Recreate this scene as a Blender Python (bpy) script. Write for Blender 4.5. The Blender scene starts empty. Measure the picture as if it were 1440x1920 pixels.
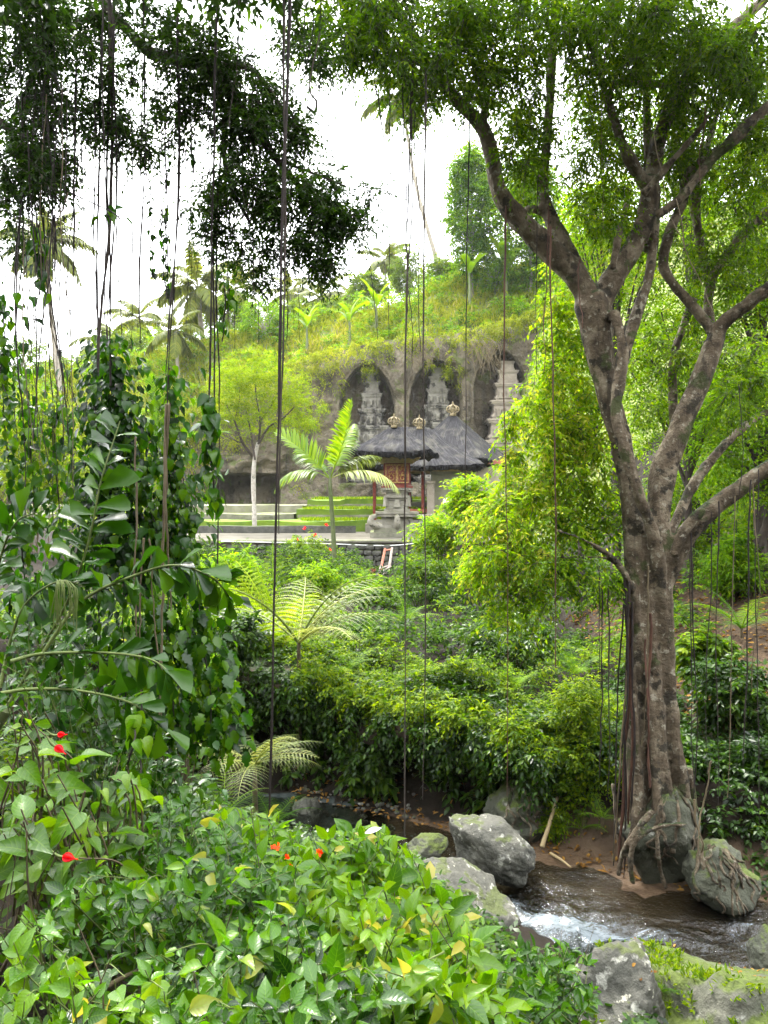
import bpy, math, random
import numpy as np
from mathutils import Vector, Matrix, Quaternion

scene = bpy.context.scene
C = scene.collection
R = math.radians
F, HZ, EYE = 1442.0, 930.0, 5.0          # focal length and horizon row in photo pixels, eye height above the stream
# ------------------------------------------------------------------ camera
cam = bpy.data.cameras.new('camera')
cam.sensor_fit = 'VERTICAL'; cam.sensor_height = 24.0; cam.lens = 24.0 * F / 1920.0
cam.shift_y = -(960 - HZ) / 1920.0
cam.clip_start = 0.05; cam.clip_end = 3000
camo = bpy.data.objects.new('camera', cam); C.objects.link(camo)
camo.location = (0, 0, EYE); camo.rotation_euler = (R(90), 0, 0)
scene.camera = camo
# ------------------------------------------------------------------ world: bright overcast
SUN_EL, SUN_AZ = R(58), R(-25)            # azimuth from +Y (ahead of the camera) towards +X
world = bpy.data.worlds.new('World'); scene.world = world; world.use_nodes = True
nt = world.node_tree; nt.nodes.clear()
sky = nt.nodes.new('ShaderNodeTexSky'); sky.sky_type = 'NISHITA'; sky.sun_disc = False
sky.sun_elevation = SUN_EL; sky.sun_rotation = SUN_AZ; sky.dust_density = 4.0; sky.air_density = 1.0
hs = nt.nodes.new('ShaderNodeHueSaturation'); hs.inputs['Saturation'].default_value = 0.22
tc = nt.nodes.new('ShaderNodeTexCoord')
nz = nt.nodes.new('ShaderNodeTexNoise'); nz.inputs['Scale'].default_value = 2.2; nz.inputs['Detail'].default_value = 5
cr = nt.nodes.new('ShaderNodeValToRGB')
cr.color_ramp.elements[0].color = (9.0, 9.3, 9.9, 1); cr.color_ramp.elements[1].color = (13.0, 13.0, 13.0, 1)
mx = nt.nodes.new('ShaderNodeMix'); mx.data_type = 'RGBA'; mx.inputs[0].default_value = 0.8
bg = nt.nodes.new('ShaderNodeBackground'); bg.inputs['Strength'].default_value = 0.13
wo = nt.nodes.new('ShaderNodeOutputWorld')
L = nt.links.new
L(sky.outputs[0], hs.inputs['Color']); L(tc.outputs['Generated'], nz.inputs['Vector']); L(nz.outputs['Fac'], cr.inputs[0])
# an overcast vault is about three times brighter overhead than at the horizon
sz = nt.nodes.new('ShaderNodeSeparateXYZ'); L(tc.outputs['Generated'], sz.inputs[0])
gm_ = nt.nodes.new('ShaderNodeMapRange'); gm_.inputs['From Min'].default_value = 0.0; gm_.inputs['To Min'].default_value = 0.45; gm_.inputs['To Max'].default_value = 1.35; L(sz.outputs['Z'], gm_.inputs['Value'])
vm = nt.nodes.new('ShaderNodeVectorMath'); vm.operation = 'SCALE'; L(cr.outputs[0], vm.inputs[0]); L(gm_.outputs[0], vm.inputs['Scale'])
L(hs.outputs[0], mx.inputs[6]); L(vm.outputs[0], mx.inputs[7]); L(mx.outputs[2], bg.inputs[0]); L(bg.outputs[0], wo.inputs[0])
# ------------------------------------------------------------------ sun, veiled by cloud
sun = bpy.data.lights.new('sun', 'SUN'); sun.energy = 1.5; sun.angle = R(12); sun.color = (1.0, 0.95, 0.86)
suno = bpy.data.objects.new('sun', sun); C.objects.link(suno)
sdir = Vector((math.sin(SUN_AZ) * math.cos(SUN_EL), math.cos(SUN_AZ) * math.cos(SUN_EL), math.sin(SUN_EL)))
suno.rotation_euler = sdir.to_track_quat('Z', 'Y').to_euler(); suno.location = (0, 20, 60)
scene.view_settings.view_transform = 'Standard'; scene.view_settings.look = 'None'
scene.view_settings.gamma = 1.0; scene.view_settings.exposure = 2.75
scene.render.engine = 'CYCLES'
cy = scene.cycles
cy.max_bounces = 6; cy.diffuse_bounces = 1; cy.glossy_bounces = 3; cy.transmission_bounces = 3; cy.transparent_max_bounces = 8
cy.caustics_reflective = False; cy.caustics_refractive = False; cy.use_denoising = True

# ------------------------------------------------------------------ helpers
rng = np.random.default_rng(11)
A = np.asarray
def P(px, py, Y): return np.array([(px - 720.0) / F * Y, Y, EYE - (py - HZ) / F * Y])
def norm(a):
    a = A(a, float); return a / np.maximum(np.linalg.norm(a, axis=-1, keepdims=True), 1e-9)
def sstep(a, b, x):
    t = np.clip((A(x, float) - a) / (b - a), 0, 1); return t * t * (3 - 2 * t)
def _h(ix, iy, iz):
    n = (ix * 374761393 + iy * 668265263 + iz * 2147483647 + 974634777) & 0xffffffff
    n = ((n ^ (n >> 13)) * 1274126177) & 0xffffffff
    return ((n ^ (n >> 16)) & 0xffff) / 65535.0
def vn(x, y, z=0.0, s=1.0):
    x, y, z = np.broadcast_arrays(A(x, float) * s, A(y, float) * s, A(z, float) * s)
    ix, iy, iz = (np.floor(v).astype(np.int64) for v in (x, y, z))
    fx, fy, fz = x - ix, y - iy, z - iz
    fx, fy, fz = (f * f * (3 - 2 * f) for f in (fx, fy, fz))
    o = 0
    for dx in (0, 1):
        for dy in (0, 1):
            for dz in (0, 1):
                wgt = (fx if dx else 1 - fx) * (fy if dy else 1 - fy) * (fz if dz else 1 - fz)
                o = o + wgt * _h(ix + dx, iy + dy, iz + dz)
    return o * 2 - 1
def fbm(x, y, z=0.0, s=1.0, o=4):
    r, a = 0, 1.0
    for i in range(o):
        r = r + a * vn(A(x) + 17.3 * i, A(y) - 9.1 * i, A(z) + 3.7 * i, s); a *= 0.5; s *= 2.03
    return r
class MB:
    """collects vertices and tri / quad faces, builds one mesh"""
    def __init__(s): s.v = []; s.n = 0; s.q = []; s.t = []; s.a = []; s.u = []
    def add(s, v, q=None, t=None, lv=0.5, uv=None):
        v = A(v, float).reshape(-1, 3); k = len(v)
        s.v.append(v)
        if q is not None and len(q): s.q.append(A(q, np.int64).reshape(-1, 4) + s.n)
        if t is not None and len(t): s.t.append(A(t, np.int64).reshape(-1, 3) + s.n)
        s.a.append(np.broadcast_to(A(lv, float), (k,)).copy())
        s.u.append(np.zeros((k, 3)) if uv is None else A(uv, float).reshape(-1, 3)); s.n += k
        return s
    def mesh(s, name, smooth=True, off=None):
        v = np.concatenate(s.v)
        if off is not None: v = v - A(off)
        q = np.concatenate(s.q) if s.q else np.zeros((0, 4), np.int64)
        t = np.concatenate(s.t) if s.t else np.zeros((0, 3), np.int64)
        m = bpy.data.meshes.new(name)
        m.vertices.add(len(v)); m.vertices.foreach_set('co', v.astype(np.float32).ravel())
        li = np.concatenate([q.ravel(), t.ravel()]).astype(np.int32)
        m.loops.add(len(li)); m.loops.foreach_set('vertex_index', li)
        m.polygons.add(len(q) + len(t))
        ls = np.concatenate([np.arange(len(q)) * 4, len(q) * 4 + np.arange(len(t)) * 3]).astype(np.int32)
        m.polygons.foreach_set('loop_start', ls)
        m.update(calc_edges=True)
        m.polygons.foreach_set('use_smooth', np.full(len(ls), smooth, dtype=bool))
        at = m.attributes.new('lv', 'FLOAT', 'POINT'); at.data.foreach_set('value', np.concatenate(s.a).astype(np.float32))
        at = m.attributes.new('luv', 'FLOAT_VECTOR', 'POINT'); at.data.foreach_set('vector', np.concatenate(s.u).astype(np.float32).ravel())
        return m
def obj(name, mb, mat, parent=None, smooth=True, kind=None, world=True):
    """links a mesh; geometry given in world space is moved into the parent's space"""
    off = None
    if parent is not None and world: off = A(parent['_o'])
    m = mb if isinstance(mb, bpy.types.Mesh) else mb.mesh(name, smooth, off)
    o = bpy.data.objects.new(name, m)
    if len(m.materials) == 0: m.materials.append(mat)
    C.objects.link(o)
    if parent is not None: o.parent = parent
    if kind: o['kind'] = kind
    o['_o'] = tuple(parent['_o']) if parent is not None else (0.0, 0.0, 0.0)
    return o
def tag(o, label, cat, group=None):
    o['label'] = label; o['category'] = cat
    if group: o['group'] = group
    return o
def thing(name, label, cat, loc=(0, 0, 0), group=None):
    o = bpy.data.objects.new(name, None); C.objects.link(o); o.empty_display_size = 0.2
    o.location = [float(c) for c in loc]; o['_o'] = tuple(float(c) for c in loc)
    return tag(o, label, cat, group)
def dup(root, loc, rotz=0.0, sc=1.0, label=None, tilt=0.0):
    r = root.copy(); C.objects.link(r); r.location = [float(c) for c in loc]; r.rotation_euler = (tilt, 0, rotz); r.scale = (sc, sc, sc)
    if label: r['label'] = label
    for ch in list(root.children):
        c = ch.copy(); C.objects.link(c); c.parent = r
        for g in list(ch.children):
            d = g.copy(); C.objects.link(d); d.parent = c
    return r
def box(mb, c, s, rz=0.0, lv=0.5, taper=1.0, bev=0.0):
    """box centred in x, y, with its base at c.z; taper scales the top; bev chamfers the upright edges"""
    x, y, z = s[0] / 2, s[1] / 2, s[2]
    if bev > 0:
        ring = [(-x + bev, -y), (x - bev, -y), (x, -y + bev), (x, y - bev), (x - bev, y), (-x + bev, y), (-x, y - bev), (-x, -y + bev)]
    else: ring = [(-x, -y), (x, -y), (x, y), (-x, y)]
    n = len(ring)
    v = [(a, b, 0) for a, b in ring] + [(a * taper, b * taper, z) for a, b in ring] + [(0, 0, 0), (0, 0, z)]
    v = A(v, float); cr_, sr = math.cos(rz), math.sin(rz)
    v = np.stack([v[:, 0] * cr_ - v[:, 1] * sr, v[:, 0] * sr + v[:, 1] * cr_, v[:, 2]], 1) + A(c, float)
    q = [(i, (i + 1) % n, n + (i + 1) % n, n + i) for i in range(n)]
    t = [(2 * n, (i + 1) % n, i) for i in range(n)] + [(2 * n + 1, n + i, n + (i + 1) % n) for i in range(n)]
    mb.add(v, q, t, lv)
def spline(pts, n):
    """Catmull-Rom through rows of pts (any number of columns)"""
    p = A(pts, float); k = len(p)
    if k == 2: return p[0] + (p[1] - p[0]) * np.linspace(0, 1, n)[:, None]
    q = np.vstack([2 * p[0] - p[1], p, 2 * p[-1] - p[-2]])
    u = np.linspace(0, k - 1 - 1e-6, n); i = u.astype(int); t = (u - i)[:, None]
    a, b, c, d = q[i], q[i + 1], q[i + 2], q[i + 3]
    return 0.5 * (2 * b + (c - a) * t + (2 * a - 5 * b + 4 * c - d) * t ** 2 + (3 * b - a - 3 * c + d) * t ** 3)
def tube(mb, pts, rad, sides=8, rough=0.0, lv=0.5, cap=True, seed=0):
    p = A(pts, float); n = len(p); r = np.broadcast_to(A(rad, float), (n,))
    tg = norm(np.gradient(p, axis=0))
    ref = np.array([0.31, 0.9, 0.12]) if abs(tg[:, 1]).mean() < 0.8 else np.array([1.0, 0.1, 0.2])
    u = norm(np.cross(tg, ref)); w = np.cross(tg, u)
    a = np.arange(sides) * 2 * math.pi / sides
    d = u[:, None, :] * np.cos(a)[None, :, None] + w[:, None, :] * np.sin(a)[None, :, None]
    rr = np.repeat(r[:, None], sides, 1)
    if rough > 0:
        s_ = np.cumsum(np.r_[0, np.linalg.norm(np.diff(p, axis=0), axis=1)])
        rr = rr * (1 + rough * fbm(np.cos(a)[None, :] * 1.3 + seed, np.sin(a)[None, :] * 1.3, s_[:, None] / max(r.max() * 4, 1e-3), 1.0, 3))
    v = (p[:, None, :] + d * rr[..., None]).reshape(-1, 3)
    i = np.arange(n - 1)[:, None] * sides; j = np.arange(sides)[None, :]; j2 = (j + 1) % sides
    q = np.stack([i + j, i + j2, i + sides + j2, i + sides + j], -1).reshape(-1, 4)
    uv = np.stack([np.repeat(np.arange(n) / max(n - 1, 1), sides), np.tile(a / 6.2832, n), np.zeros(n * sides)], 1)
    mb.add(v, q, None, lv, uv)
    if cap:
        e = np.vstack([v[-sides:], p[-1:] + tg[-1] * r[-1] * 0.5])
        mb.add(e, None, [(k, (k + 1) % sides, sides) for k in range(sides)], lv)
        e = np.vstack([v[:sides], p[:1] - tg[0] * r[0] * 0.3]); mb.add(e, None, [((k + 1) % sides, k, sides) for k in range(sides)], lv)
# ------------------------------------------------------------------ leaf shapes: x along the leaf, y across, z off the blade
def leaf_tpl(stations, fold=0.12, curl=0.18, wave=0.0):
    """stations: (x, halfwidth); three vertices per station"""
    v, uv = [], []
    for k, (x, w) in enumerate(stations):
        z = -curl * x * x; wv = wave * math.sin(k * 2.4)
        v += [(x, w, z + fold * w * 2 + wv), (x, 0, z), (x, -w, z + fold * w * 2 - wv)]
        uv += [(x, 1, 0), (x, 0, 0), (x, -1, 0)]
    q = []
    for k in range(len(stations) - 1):
        a = k * 3; q += [(a, a + 1, a + 4, a + 3), (a + 1, a + 2, a + 5, a + 4)]
    return A(v, float), A(q), np.zeros((0, 3), int), A(uv, float)
T2 = (A([(0, 0, 0), (.42, .5, .07), (1, 0, -.1), (.42, -.5, .07)], float), np.zeros((0, 4), int), A([(0, 2, 1), (0, 3, 2)]), A([(0, 0, 0), (.4, 1, 0), (1, 0, 0), (.4, -1, 0)], float))
TB = (A([(0, .12, 0), (.5, .5, -.03), (1, 0, -.2), (.5, -.5, -.03), (0, -.12, 0)], float), np.zeros((0, 4), int), A([(0, 4, 1), (1, 4, 3), (1, 3, 2)]), A([(0, .2, 0), (.5, 1, 0), (1, 0, 0), (.5, -1, 0), (0, -.2, 0)], float))
T6 = (A([(0, 0, 0), (.25, .4, .05), (.65, .4, .0), (1, 0, -.2), (.65, -.4, .0), (.25, -.4, .05), (.5, 0, -.05)], float), np.zeros((0, 4), int),
      A([(0, 6, 1), (1, 6, 2), (2, 6, 3), (3, 6, 4), (4, 6, 5), (5, 6, 0)]), A([(0, 0, 0), (.25, 1, 0), (.65, 1, 0), (1, 0, 0), (.65, -1, 0), (.25, -1, 0), (.5, 0, 0)], float))
OVATE = [(0, .01), (.08, .17), (.22, .40), (.42, .5), (.62, .42), (.8, .23), (.92, .08), (1, .004)]
LANCE = [(0, .01), (.1, .2), (.3, .45), (.5, .5), (.7, .4), (.88, .16), (1, .004)]
HEART = [(-.12, .16), (-.1, .34), (.02, .48), (.2, .52), (.42, .44), (.65, .27), (.86, .09), (1, .004)]
LOBED = [(0, .02), (.1, .3), (.22, .22), (.36, .5), (.48, .32), (.62, .46), (.74, .2), (.88, .22), (1, .01)]
FISH = [(0, .01), (.15, .1), (.35, .2), (.55, .3), (.75, .42), (.88, .5), (1.0, .5)]
def fish_tpl(s):
    v, q, t, uv = leaf_tpl(FISH, 0.1, 0.22, .02)
    v = v.copy(); r = random.Random(s)
    v[-3, 0] = .86 + r.random() * .1; v[-2, 0] = 1.02 + r.random() * .1; v[-1, 0] = 1.12 + r.random() * .2
    return v, q, t, uv
def add_leaves(mb, T, pos, ax, nr, ln, wd, lv):
    tv, tq, tt, tuv = T; pos = A(pos, float); n = len(pos)
    if n == 0: return
    ax = norm(ax); b = norm(np.cross(nr, ax)); c = np.cross(ax, b)
    ln = np.broadcast_to(A(ln, float), (n,)); wd = np.broadcast_to(A(wd, float), (n,)); lv = np.broadcast_to(A(lv, float), (n,))
    k = len(tv)
    v = pos[:, None, :] + tv[None, :, 0:1] * (ln[:, None] * 1)[:, :, None] * ax[:, None, :] + tv[None, :, 1:2] * wd[:, None, None] * b[:, None, :] + tv[None, :, 2:3] * ln[:, None, None] * c[:, None, :]
    o = (np.arange(n) * k)[:, None, None]
    mb.add(v.reshape(-1, 3), (tq[None] + o).reshape(-1, 4) if len(tq) else None, (tt[None] + o).reshape(-1, 3) if len(tt) else None,
           np.repeat(lv, k), np.tile(tuv, (n, 1)))
def rand_dirs(n, up=0.0):
    d = rng.normal(size=(n, 3)); d[:, 2] += up; return norm(d)
def cluster(cen, rad, ntw=14, nlf=9, ln=.08, wd=.5, droop=.25, up=.15, lv=.5, lvs=.16, flat=1.0, twigs=None, twr=.004):
    """twigs spraying out of cluster centres; returns leaf arrays pos, axis, normal, length, width, lv"""
    cen = A(cen, float).reshape(-1, 3); k = len(cen)
    rad = np.broadcast_to(A(rad, float), (k,)); lvk = np.broadcast_to(A(lv, float), (k,))
    d = rand_dirs(k * ntw, up); d[:, 2] *= flat; d = norm(d)
    c = np.repeat(cen, ntw, 0); r = np.repeat(rad, ntw) * rng.uniform(.65, 1.15, k * ntw)
    t = np.tile(np.linspace(.2, 1, nlf), k * ntw) + rng.uniform(-.04, .04, k * ntw * nlf)
    D = np.repeat(d, nlf, 0); Rr = np.repeat(r, nlf); Cc = np.repeat(c, nlf, 0)
    sag = droop * Rr * t * t
    pos = Cc + D * (Rr * t)[:, None]; pos[:, 2] -= sag
    tang = D * 1.0; tang[:, 2] -= 2 * droop * t; tang = norm(tang)
    side = norm(np.cross(tang, rand_dirs(len(tang)) * .35 + A([0, 0, 1.0])))
    sg = np.where(np.arange(len(t)) % 2 == 0, 1.0, -1.0)[:, None]
    ax = norm(tang * .65 + side * sg * .75 + rng.normal(size=pos.shape) * .22 + A([0, 0, -.25]))
    nr = norm(A([0, 0, 1.0]) + rng.normal(size=pos.shape) * .38)
    n = len(pos)
    l = ln * rng.uniform(.7, 1.2, n) * (1 - .25 * np.clip(t, 0, 1) ** 3)
    v = np.clip(np.repeat(np.repeat(lvk, ntw) + rng.normal(0, lvs * .6, k * ntw), nlf) + rng.normal(0, lvs * .7, n), 0.01, .99)
    if twigs is not None:
        s_ = A([.05, .5, 1.0]); e = slice(None, None, 2); N = len(c[e])
        p = c[e][:, None] + d[e][:, None] * r[e][:, None, None] * s_[None, :, None]; p[..., 2] -= droop * r[e][:, None] * s_[None] ** 2
        tri = A([(1, .2, 0), (-.5, .5, .75), (-.5, -.6, -.75)]); w_ = np.linspace(twr, twr * .4, 3)
        vv = p[:, :, None] + tri[None, None] * w_[None, :, None, None]
        f = A([(a * 3 + b, a * 3 + (b + 1) % 3, a * 3 + 3 + (b + 1) % 3, a * 3 + 3 + b) for a in range(2) for b in range(3)])
        twigs.add(vv.reshape(-1, 3), (f[None] + (np.arange(N) * 9)[:, None, None]).reshape(-1, 4))
    return pos, ax, nr, l, l * wd, v
def put(mb, T, L_): add_leaves(mb, T, L_[0], L_[1], L_[2], L_[3], L_[4], L_[5])

def fuse(mb, voxel, amp):
    """welds overlapping tubes into one skin (voxel remesh), smooths it and roughens it; returns verts, quads"""
    m = mb.mesh('fuse'); o = bpy.data.objects.new('fuse', m); C.objects.link(o)
    md = o.modifiers.new('r', 'REMESH'); md.mode = 'VOXEL'; md.voxel_size = voxel
    md = o.modifiers.new('s', 'SMOOTH'); md.iterations = 4; md.factor = .5
    dg = bpy.context.evaluated_depsgraph_get(); e = o.evaluated_get(dg); me = bpy.data.meshes.new_from_object(e)
    n = len(me.vertices); v = np.empty(n * 3, np.float32); me.vertices.foreach_get('co', v); v = v.reshape(-1, 3).astype(float)
    nr = np.empty(n * 3, np.float32); me.vertices.foreach_get('normal', nr); nr = nr.reshape(-1, 3)
    q = np.empty(len(me.polygons) * 4, np.int32); me.loops.foreach_get('vertex_index', q); q = q.reshape(-1, 4)
    bpy.data.objects.remove(o); bpy.data.meshes.remove(me); bpy.data.meshes.remove(m)
    x, y, z = v.T
    d = 1.3 * vn(x, y, z * .12, 9.0) + .8 * vn(x, y, z * .3, 17.0) + .8 * fbm(x, y, z, 5.0, 3)
    return v + nr * (d * amp)[:, None], q
def vnormals(v, q):
    fn = np.cross(v[q[:, 2]] - v[q[:, 0]], v[q[:, 3]] - v[q[:, 1]]); n = np.zeros_like(v)
    for k in range(4): np.add.at(n, q[:, k], fn)
    return norm(n)
def subset(v, q, nr, mask, name, off):
    """part of a welded skin that keeps the normals of the whole"""
    k = q[mask]; u, inv = np.unique(k, return_inverse=True); m = MB(); m.add(v[u], inv.reshape(-1, 4)); me = m.mesh(name, True, off)
    me.normals_split_custom_set_from_vertices(nr[u].tolist()); return me
# ------------------------------------------------------------------ materials
def newmat(name):
    m = bpy.data.materials.new(name); m.use_nodes = True; n = m.node_tree; n.nodes.clear()
    o = n.nodes.new('ShaderNodeOutputMaterial'); return m, n, o
def nd(n, typ, **kw):
    x = n.nodes.new('ShaderNode' + typ)
    for k, v in kw.items():
        if k in x.inputs: x.inputs[k].default_value = v
        else: setattr(x, k, v)
    return x
def ramp(n, src, stops):
    r = nd(n, 'ValToRGB'); e = r.color_ramp.elements
    while len(e) < len(stops): e.new(.5)
    for i, (p, c) in enumerate(stops): e[i].position = p; e[i].color = (*c, 1) if len(c) == 3 else c
    n.links.new(src, r.inputs[0]); return r.outputs[0]
def mixc(n, fac, a, b, blend='MIX'):
    m = nd(n, 'Mix', data_type='RGBA', blend_type=blend)
    for s, i in ((fac, 0), (a, 6), (b, 7)):
        if isinstance(s, (int, float)): m.inputs[i].default_value = s
        elif isinstance(s, tuple): m.inputs[i].default_value = (*s, 1)
        else: n.links.new(s, m.inputs[i])
    return m.outputs[2]
def math_(n, op, a, b=None, c=None):
    m = nd(n, 'Math', operation=op)
    for i, s in enumerate((a, b, c)):
        if s is None: continue
        if isinstance(s, (int, float)): m.inputs[i].default_value = s
        else: n.links.new(s, m.inputs[i])
    return m.outputs[0]
def noise(n, scale, detail=4, rough=.55, vec=None, coord='Object'):
    t = nd(n, 'TexNoise', Scale=scale, Detail=detail, Roughness=rough)
    if vec is None:
        tcn = nd(n, 'TexCoord'); vec = tcn.outputs[coord]
    n.links.new(vec, t.inputs['Vector']); return t.outputs['Fac']
def leaf_mat(name, dark, mid, lite, trans=.4, rough=.42, spec=.45, veins=False, tcol=1.5, objrand=False, yellow=None, ks=1.35, kg=.95):
    def sat(c, k=ks, g=kg):
        l = .3 * c[0] + .59 * c[1] + .11 * c[2]; return tuple(max(.0012, (l + (x - l) * k) * g * w) for x, w in zip(c, (1.10, 1.0, .8)))
    dark, mid, lite = sat(dark, g=.55 * kg), sat(mid), sat(lite)  # dark end lowered further to deepen the shade among leaves
    spec *= .6; rough = min(.8, rough + .06); trans = min(.6, trans + .06)
    m, n, o = newmat(name)
    at = nd(n, 'Attribute', attribute_name='lv'); f = at.outputs['Fac']
    if objrand:
        oi = nd(n, 'ObjectInfo'); f = math_(n, 'MULTIPLY_ADD', math_(n, 'SUBTRACT', oi.outputs['Random'], .5), .62, f)
    st = [(0.0, dark), (.5, mid), (.95, lite)]
    if yellow: st = [(0.0, dark), (.45, mid), (.90, lite), (.985, yellow)]
    col = ramp(n, f, st)
    gl = noise(n, 1.1, 2, coord='Object')
    col = mixc(n, math_(n, 'MULTIPLY', gl, .35), col, dark)
    p = nd(n, 'BsdfPrincipled', Roughness=rough); p.inputs['Specular IOR Level'].default_value = spec
    tr = nd(n, 'BsdfTranslucent')
    if veins:
        uv = nd(n, 'Attribute', attribute_name='luv'); sp = nd(n, 'SeparateXYZ'); n.links.new(uv.outputs['Vector'], sp.inputs[0])
        ay = math_(n, 'ABSOLUTE', sp.outputs[1])
        sv = math_(n, 'SINE', math_(n, 'MULTIPLY', math_(n, 'SUBTRACT', sp.outputs[0], math_(n, 'MULTIPLY', ay, .22)), 46.0))
        vein = math_(n, 'MAXIMUM', math_(n, 'LESS_THAN', ay, .045), math_(n, 'MULTIPLY', math_(n, 'GREATER_THAN', sv, .9), .55))
        col = mixc(n, math_(n, 'MULTIPLY', vein, .2), col, tuple(min(1, c * 1.5 + .02) for c in lite))
        spots = ramp(n, noise(n, 18, 3, coord='Object'), [(.68, (0, 0, 0)), (.74, (1, 1, 1))])
        col = mixc(n, math_(n, 'MULTIPLY', spots, .35), col, (.09, .08, .03))
        bp = nd(n, 'Bump', Strength=.28, Distance=.003); n.links.new(math_(n, 'SUBTRACT', math_(n, 'MULTIPLY', sv, .25), vein), bp.inputs['Height']); n.links.new(bp.outputs[0], p.inputs['Normal'])
    n.links.new(col, p.inputs['Base Color'])
    tc_ = mixc(n, 1.0, col, (tcol, tcol * .95, tcol * .55), 'MULTIPLY'); n.links.new(tc_, tr.inputs['Color'])
    mx_ = nd(n, 'MixShader', Fac=trans); n.links.new(p.outputs[0], mx_.inputs[1]); n.links.new(tr.outputs[0], mx_.inputs[2])
    n.links.new(mx_.outputs[0], o.inputs[0]); return m
def surf(name, stops, scale=3.0, rough=.85, bump=.4, bscale=12.0, moss=None, lichen=None, streak=None, spec=.3, bdist=.03, moss_lo=.35, vor=None, wet=False):
    """noise-coloured solid; moss grows where the surface faces up, lichen and streaks are stains of their own"""
    m, n, o = newmat(name); dk = lambda c, k=.74: tuple(x * k for x in c)
    stops = [(a, dk(c)) for a, c in stops]; moss = dk(moss) if moss else None; lichen = [(dk(c), a, b) for c, a, b in lichen] if lichen else None
    p = nd(n, 'BsdfPrincipled', Roughness=rough); p.inputs['Specular IOR Level'].default_value = spec
    col = ramp(n, noise(n, scale, 6, .62), stops)
    if streak:
        tcn = nd(n, 'TexCoord'); mp = nd(n, 'Mapping'); mp.inputs['Scale'].default_value = (streak[1], streak[1], streak[1] * .08)
        n.links.new(tcn.outputs['Object'], mp.inputs[0])
        s = ramp(n, noise(n, 1.0, 5, .6, mp.outputs[0]), [(streak[2], (0, 0, 0)), (streak[2] + .14, (1, 1, 1))])
        col = mixc(n, math_(n, 'MULTIPLY', s, streak[3]), col, streak[0])
    if lichen:
        for c, sc, th in lichen:
            l = ramp(n, noise(n, sc, 5, .6), [(th, (0, 0, 0)), (th + .05, (1, 1, 1))]); col = mixc(n, math_(n, 'MULTIPLY', l, .85), col, c)
    if moss:
        g = nd(n, 'NewGeometry'); sp = nd(n, 'SeparateXYZ'); n.links.new(g.outputs['Normal'], sp.inputs[0])
        k = math_(n, 'ADD', sp.outputs[2], math_(n, 'MULTIPLY', math_(n, 'SUBTRACT', noise(n, scale * 1.6, 5), .5), 1.8))
        k = ramp(n, k, [(moss_lo, (0, 0, 0)), (min(1, moss_lo + .25), (1, 1, 1))])
        mcol = ramp(n, noise(n, 25, 3), [(.3, tuple(c * .55 for c in moss)), (.7, moss)])
        col = mixc(n, k, col, mcol)
    n.links.new(col, p.inputs['Base Color'])
    h = noise(n, bscale, 7, .65)
    if vor:
        v = nd(n, 'TexVoronoi', Scale=vor, feature='DISTANCE_TO_EDGE'); tcn = nd(n, 'TexCoord'); n.links.new(tcn.outputs['Object'], v.inputs['Vector'])
        h = math_(n, 'ADD', h, math_(n, 'MULTIPLY', math_(n, 'MINIMUM', v.outputs['Distance'], .12), 4.0))
    b = nd(n, 'Bump', Strength=bump, Distance=bdist); n.links.new(h, b.inputs['Height']); n.links.new(b.outputs[0], p.inputs['Normal'])
    n.links.new(p.outputs[0], o.inputs[0]); return m

M = {}
# foliage
M['fig'] = leaf_mat('fig_leaf', (.020, .048, .006), (.075, .14, .012), (.19, .27, .02), .55, .45, .3)
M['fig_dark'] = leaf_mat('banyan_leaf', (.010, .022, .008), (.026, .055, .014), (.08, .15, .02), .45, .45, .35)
M['bright'] = leaf_mat('sun_painted_leaf', (.035, .085, .006), (.105, .20, .014), (.24, .36, .020), .55, .5, .25, yellow=(.34, .36, .03))  # lighter, yellower leaf tone with the sunlight put into its colour
M['shade'] = leaf_mat('understorey_leaf', (.007, .020, .004), (.032, .072, .008), (.11, .18, .016), .36, .3, .4)  # darker leaf tone with shade put into its colour
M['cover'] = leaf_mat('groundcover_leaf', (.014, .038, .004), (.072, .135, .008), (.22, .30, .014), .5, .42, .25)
M['grass'] = leaf_mat('grass_blade', (.08, .13, .015), (.20, .28, .03), (.36, .40, .07), .5, .6, .2, yellow=(.42, .36, .15), ks=1.1, kg=.8)
M['feather'] = leaf_mat('feathery_leaf', (.06, .10, .02), (.13, .20, .028), (.24, .31, .05), .5, .6, .2)
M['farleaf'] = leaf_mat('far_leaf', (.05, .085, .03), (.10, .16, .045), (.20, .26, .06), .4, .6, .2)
M['palm'] = leaf_mat('palm_leaf', (.03, .07, .010), (.09, .17, .015), (.20, .29, .025), .45, .35, .5, objrand=True)
M['palm_pale'] = leaf_mat('coconut_leaf', (.035, .055, .015), (.10, .13, .04), (.21, .23, .07), .4, .5, .3)  # leaf tone lightened to imitate haze on the distant palms
M['fern'] = leaf_mat('fern_leaf', (.02, .05, .010), (.07, .15, .015), (.19, .30, .03), .4, .45, .4, objrand=True)
M['fern_pale'] = leaf_mat('tree_fern_leaf', (.07, .10, .04), (.15, .20, .08), (.30, .34, .16), .3, .35, .6, objrand=True)
M['fern_lit'] = leaf_mat('bracken_leaf', (.10, .17, .02), (.20, .31, .03), (.32, .42, .05), .5, .5, .3, objrand=True)
M['banana'] = leaf_mat('banana_leaf', (.06, .11, .015), (.13, .22, .025), (.26, .34, .05), .5, .4, .45)
M['near'] = leaf_mat('shrub_leaf', (.012, .042, .005), (.062, .150, .013), (.16, .29, .024), .48, .2, .8, veins=True, objrand=True, yellow=(.30, .32, .05))
M['near_blue'] = leaf_mat('hibiscus_leaf', (.022, .060, .012), (.080, .165, .030), (.18, .28, .06), .42, .25, .7, veins=True, objrand=True)
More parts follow.
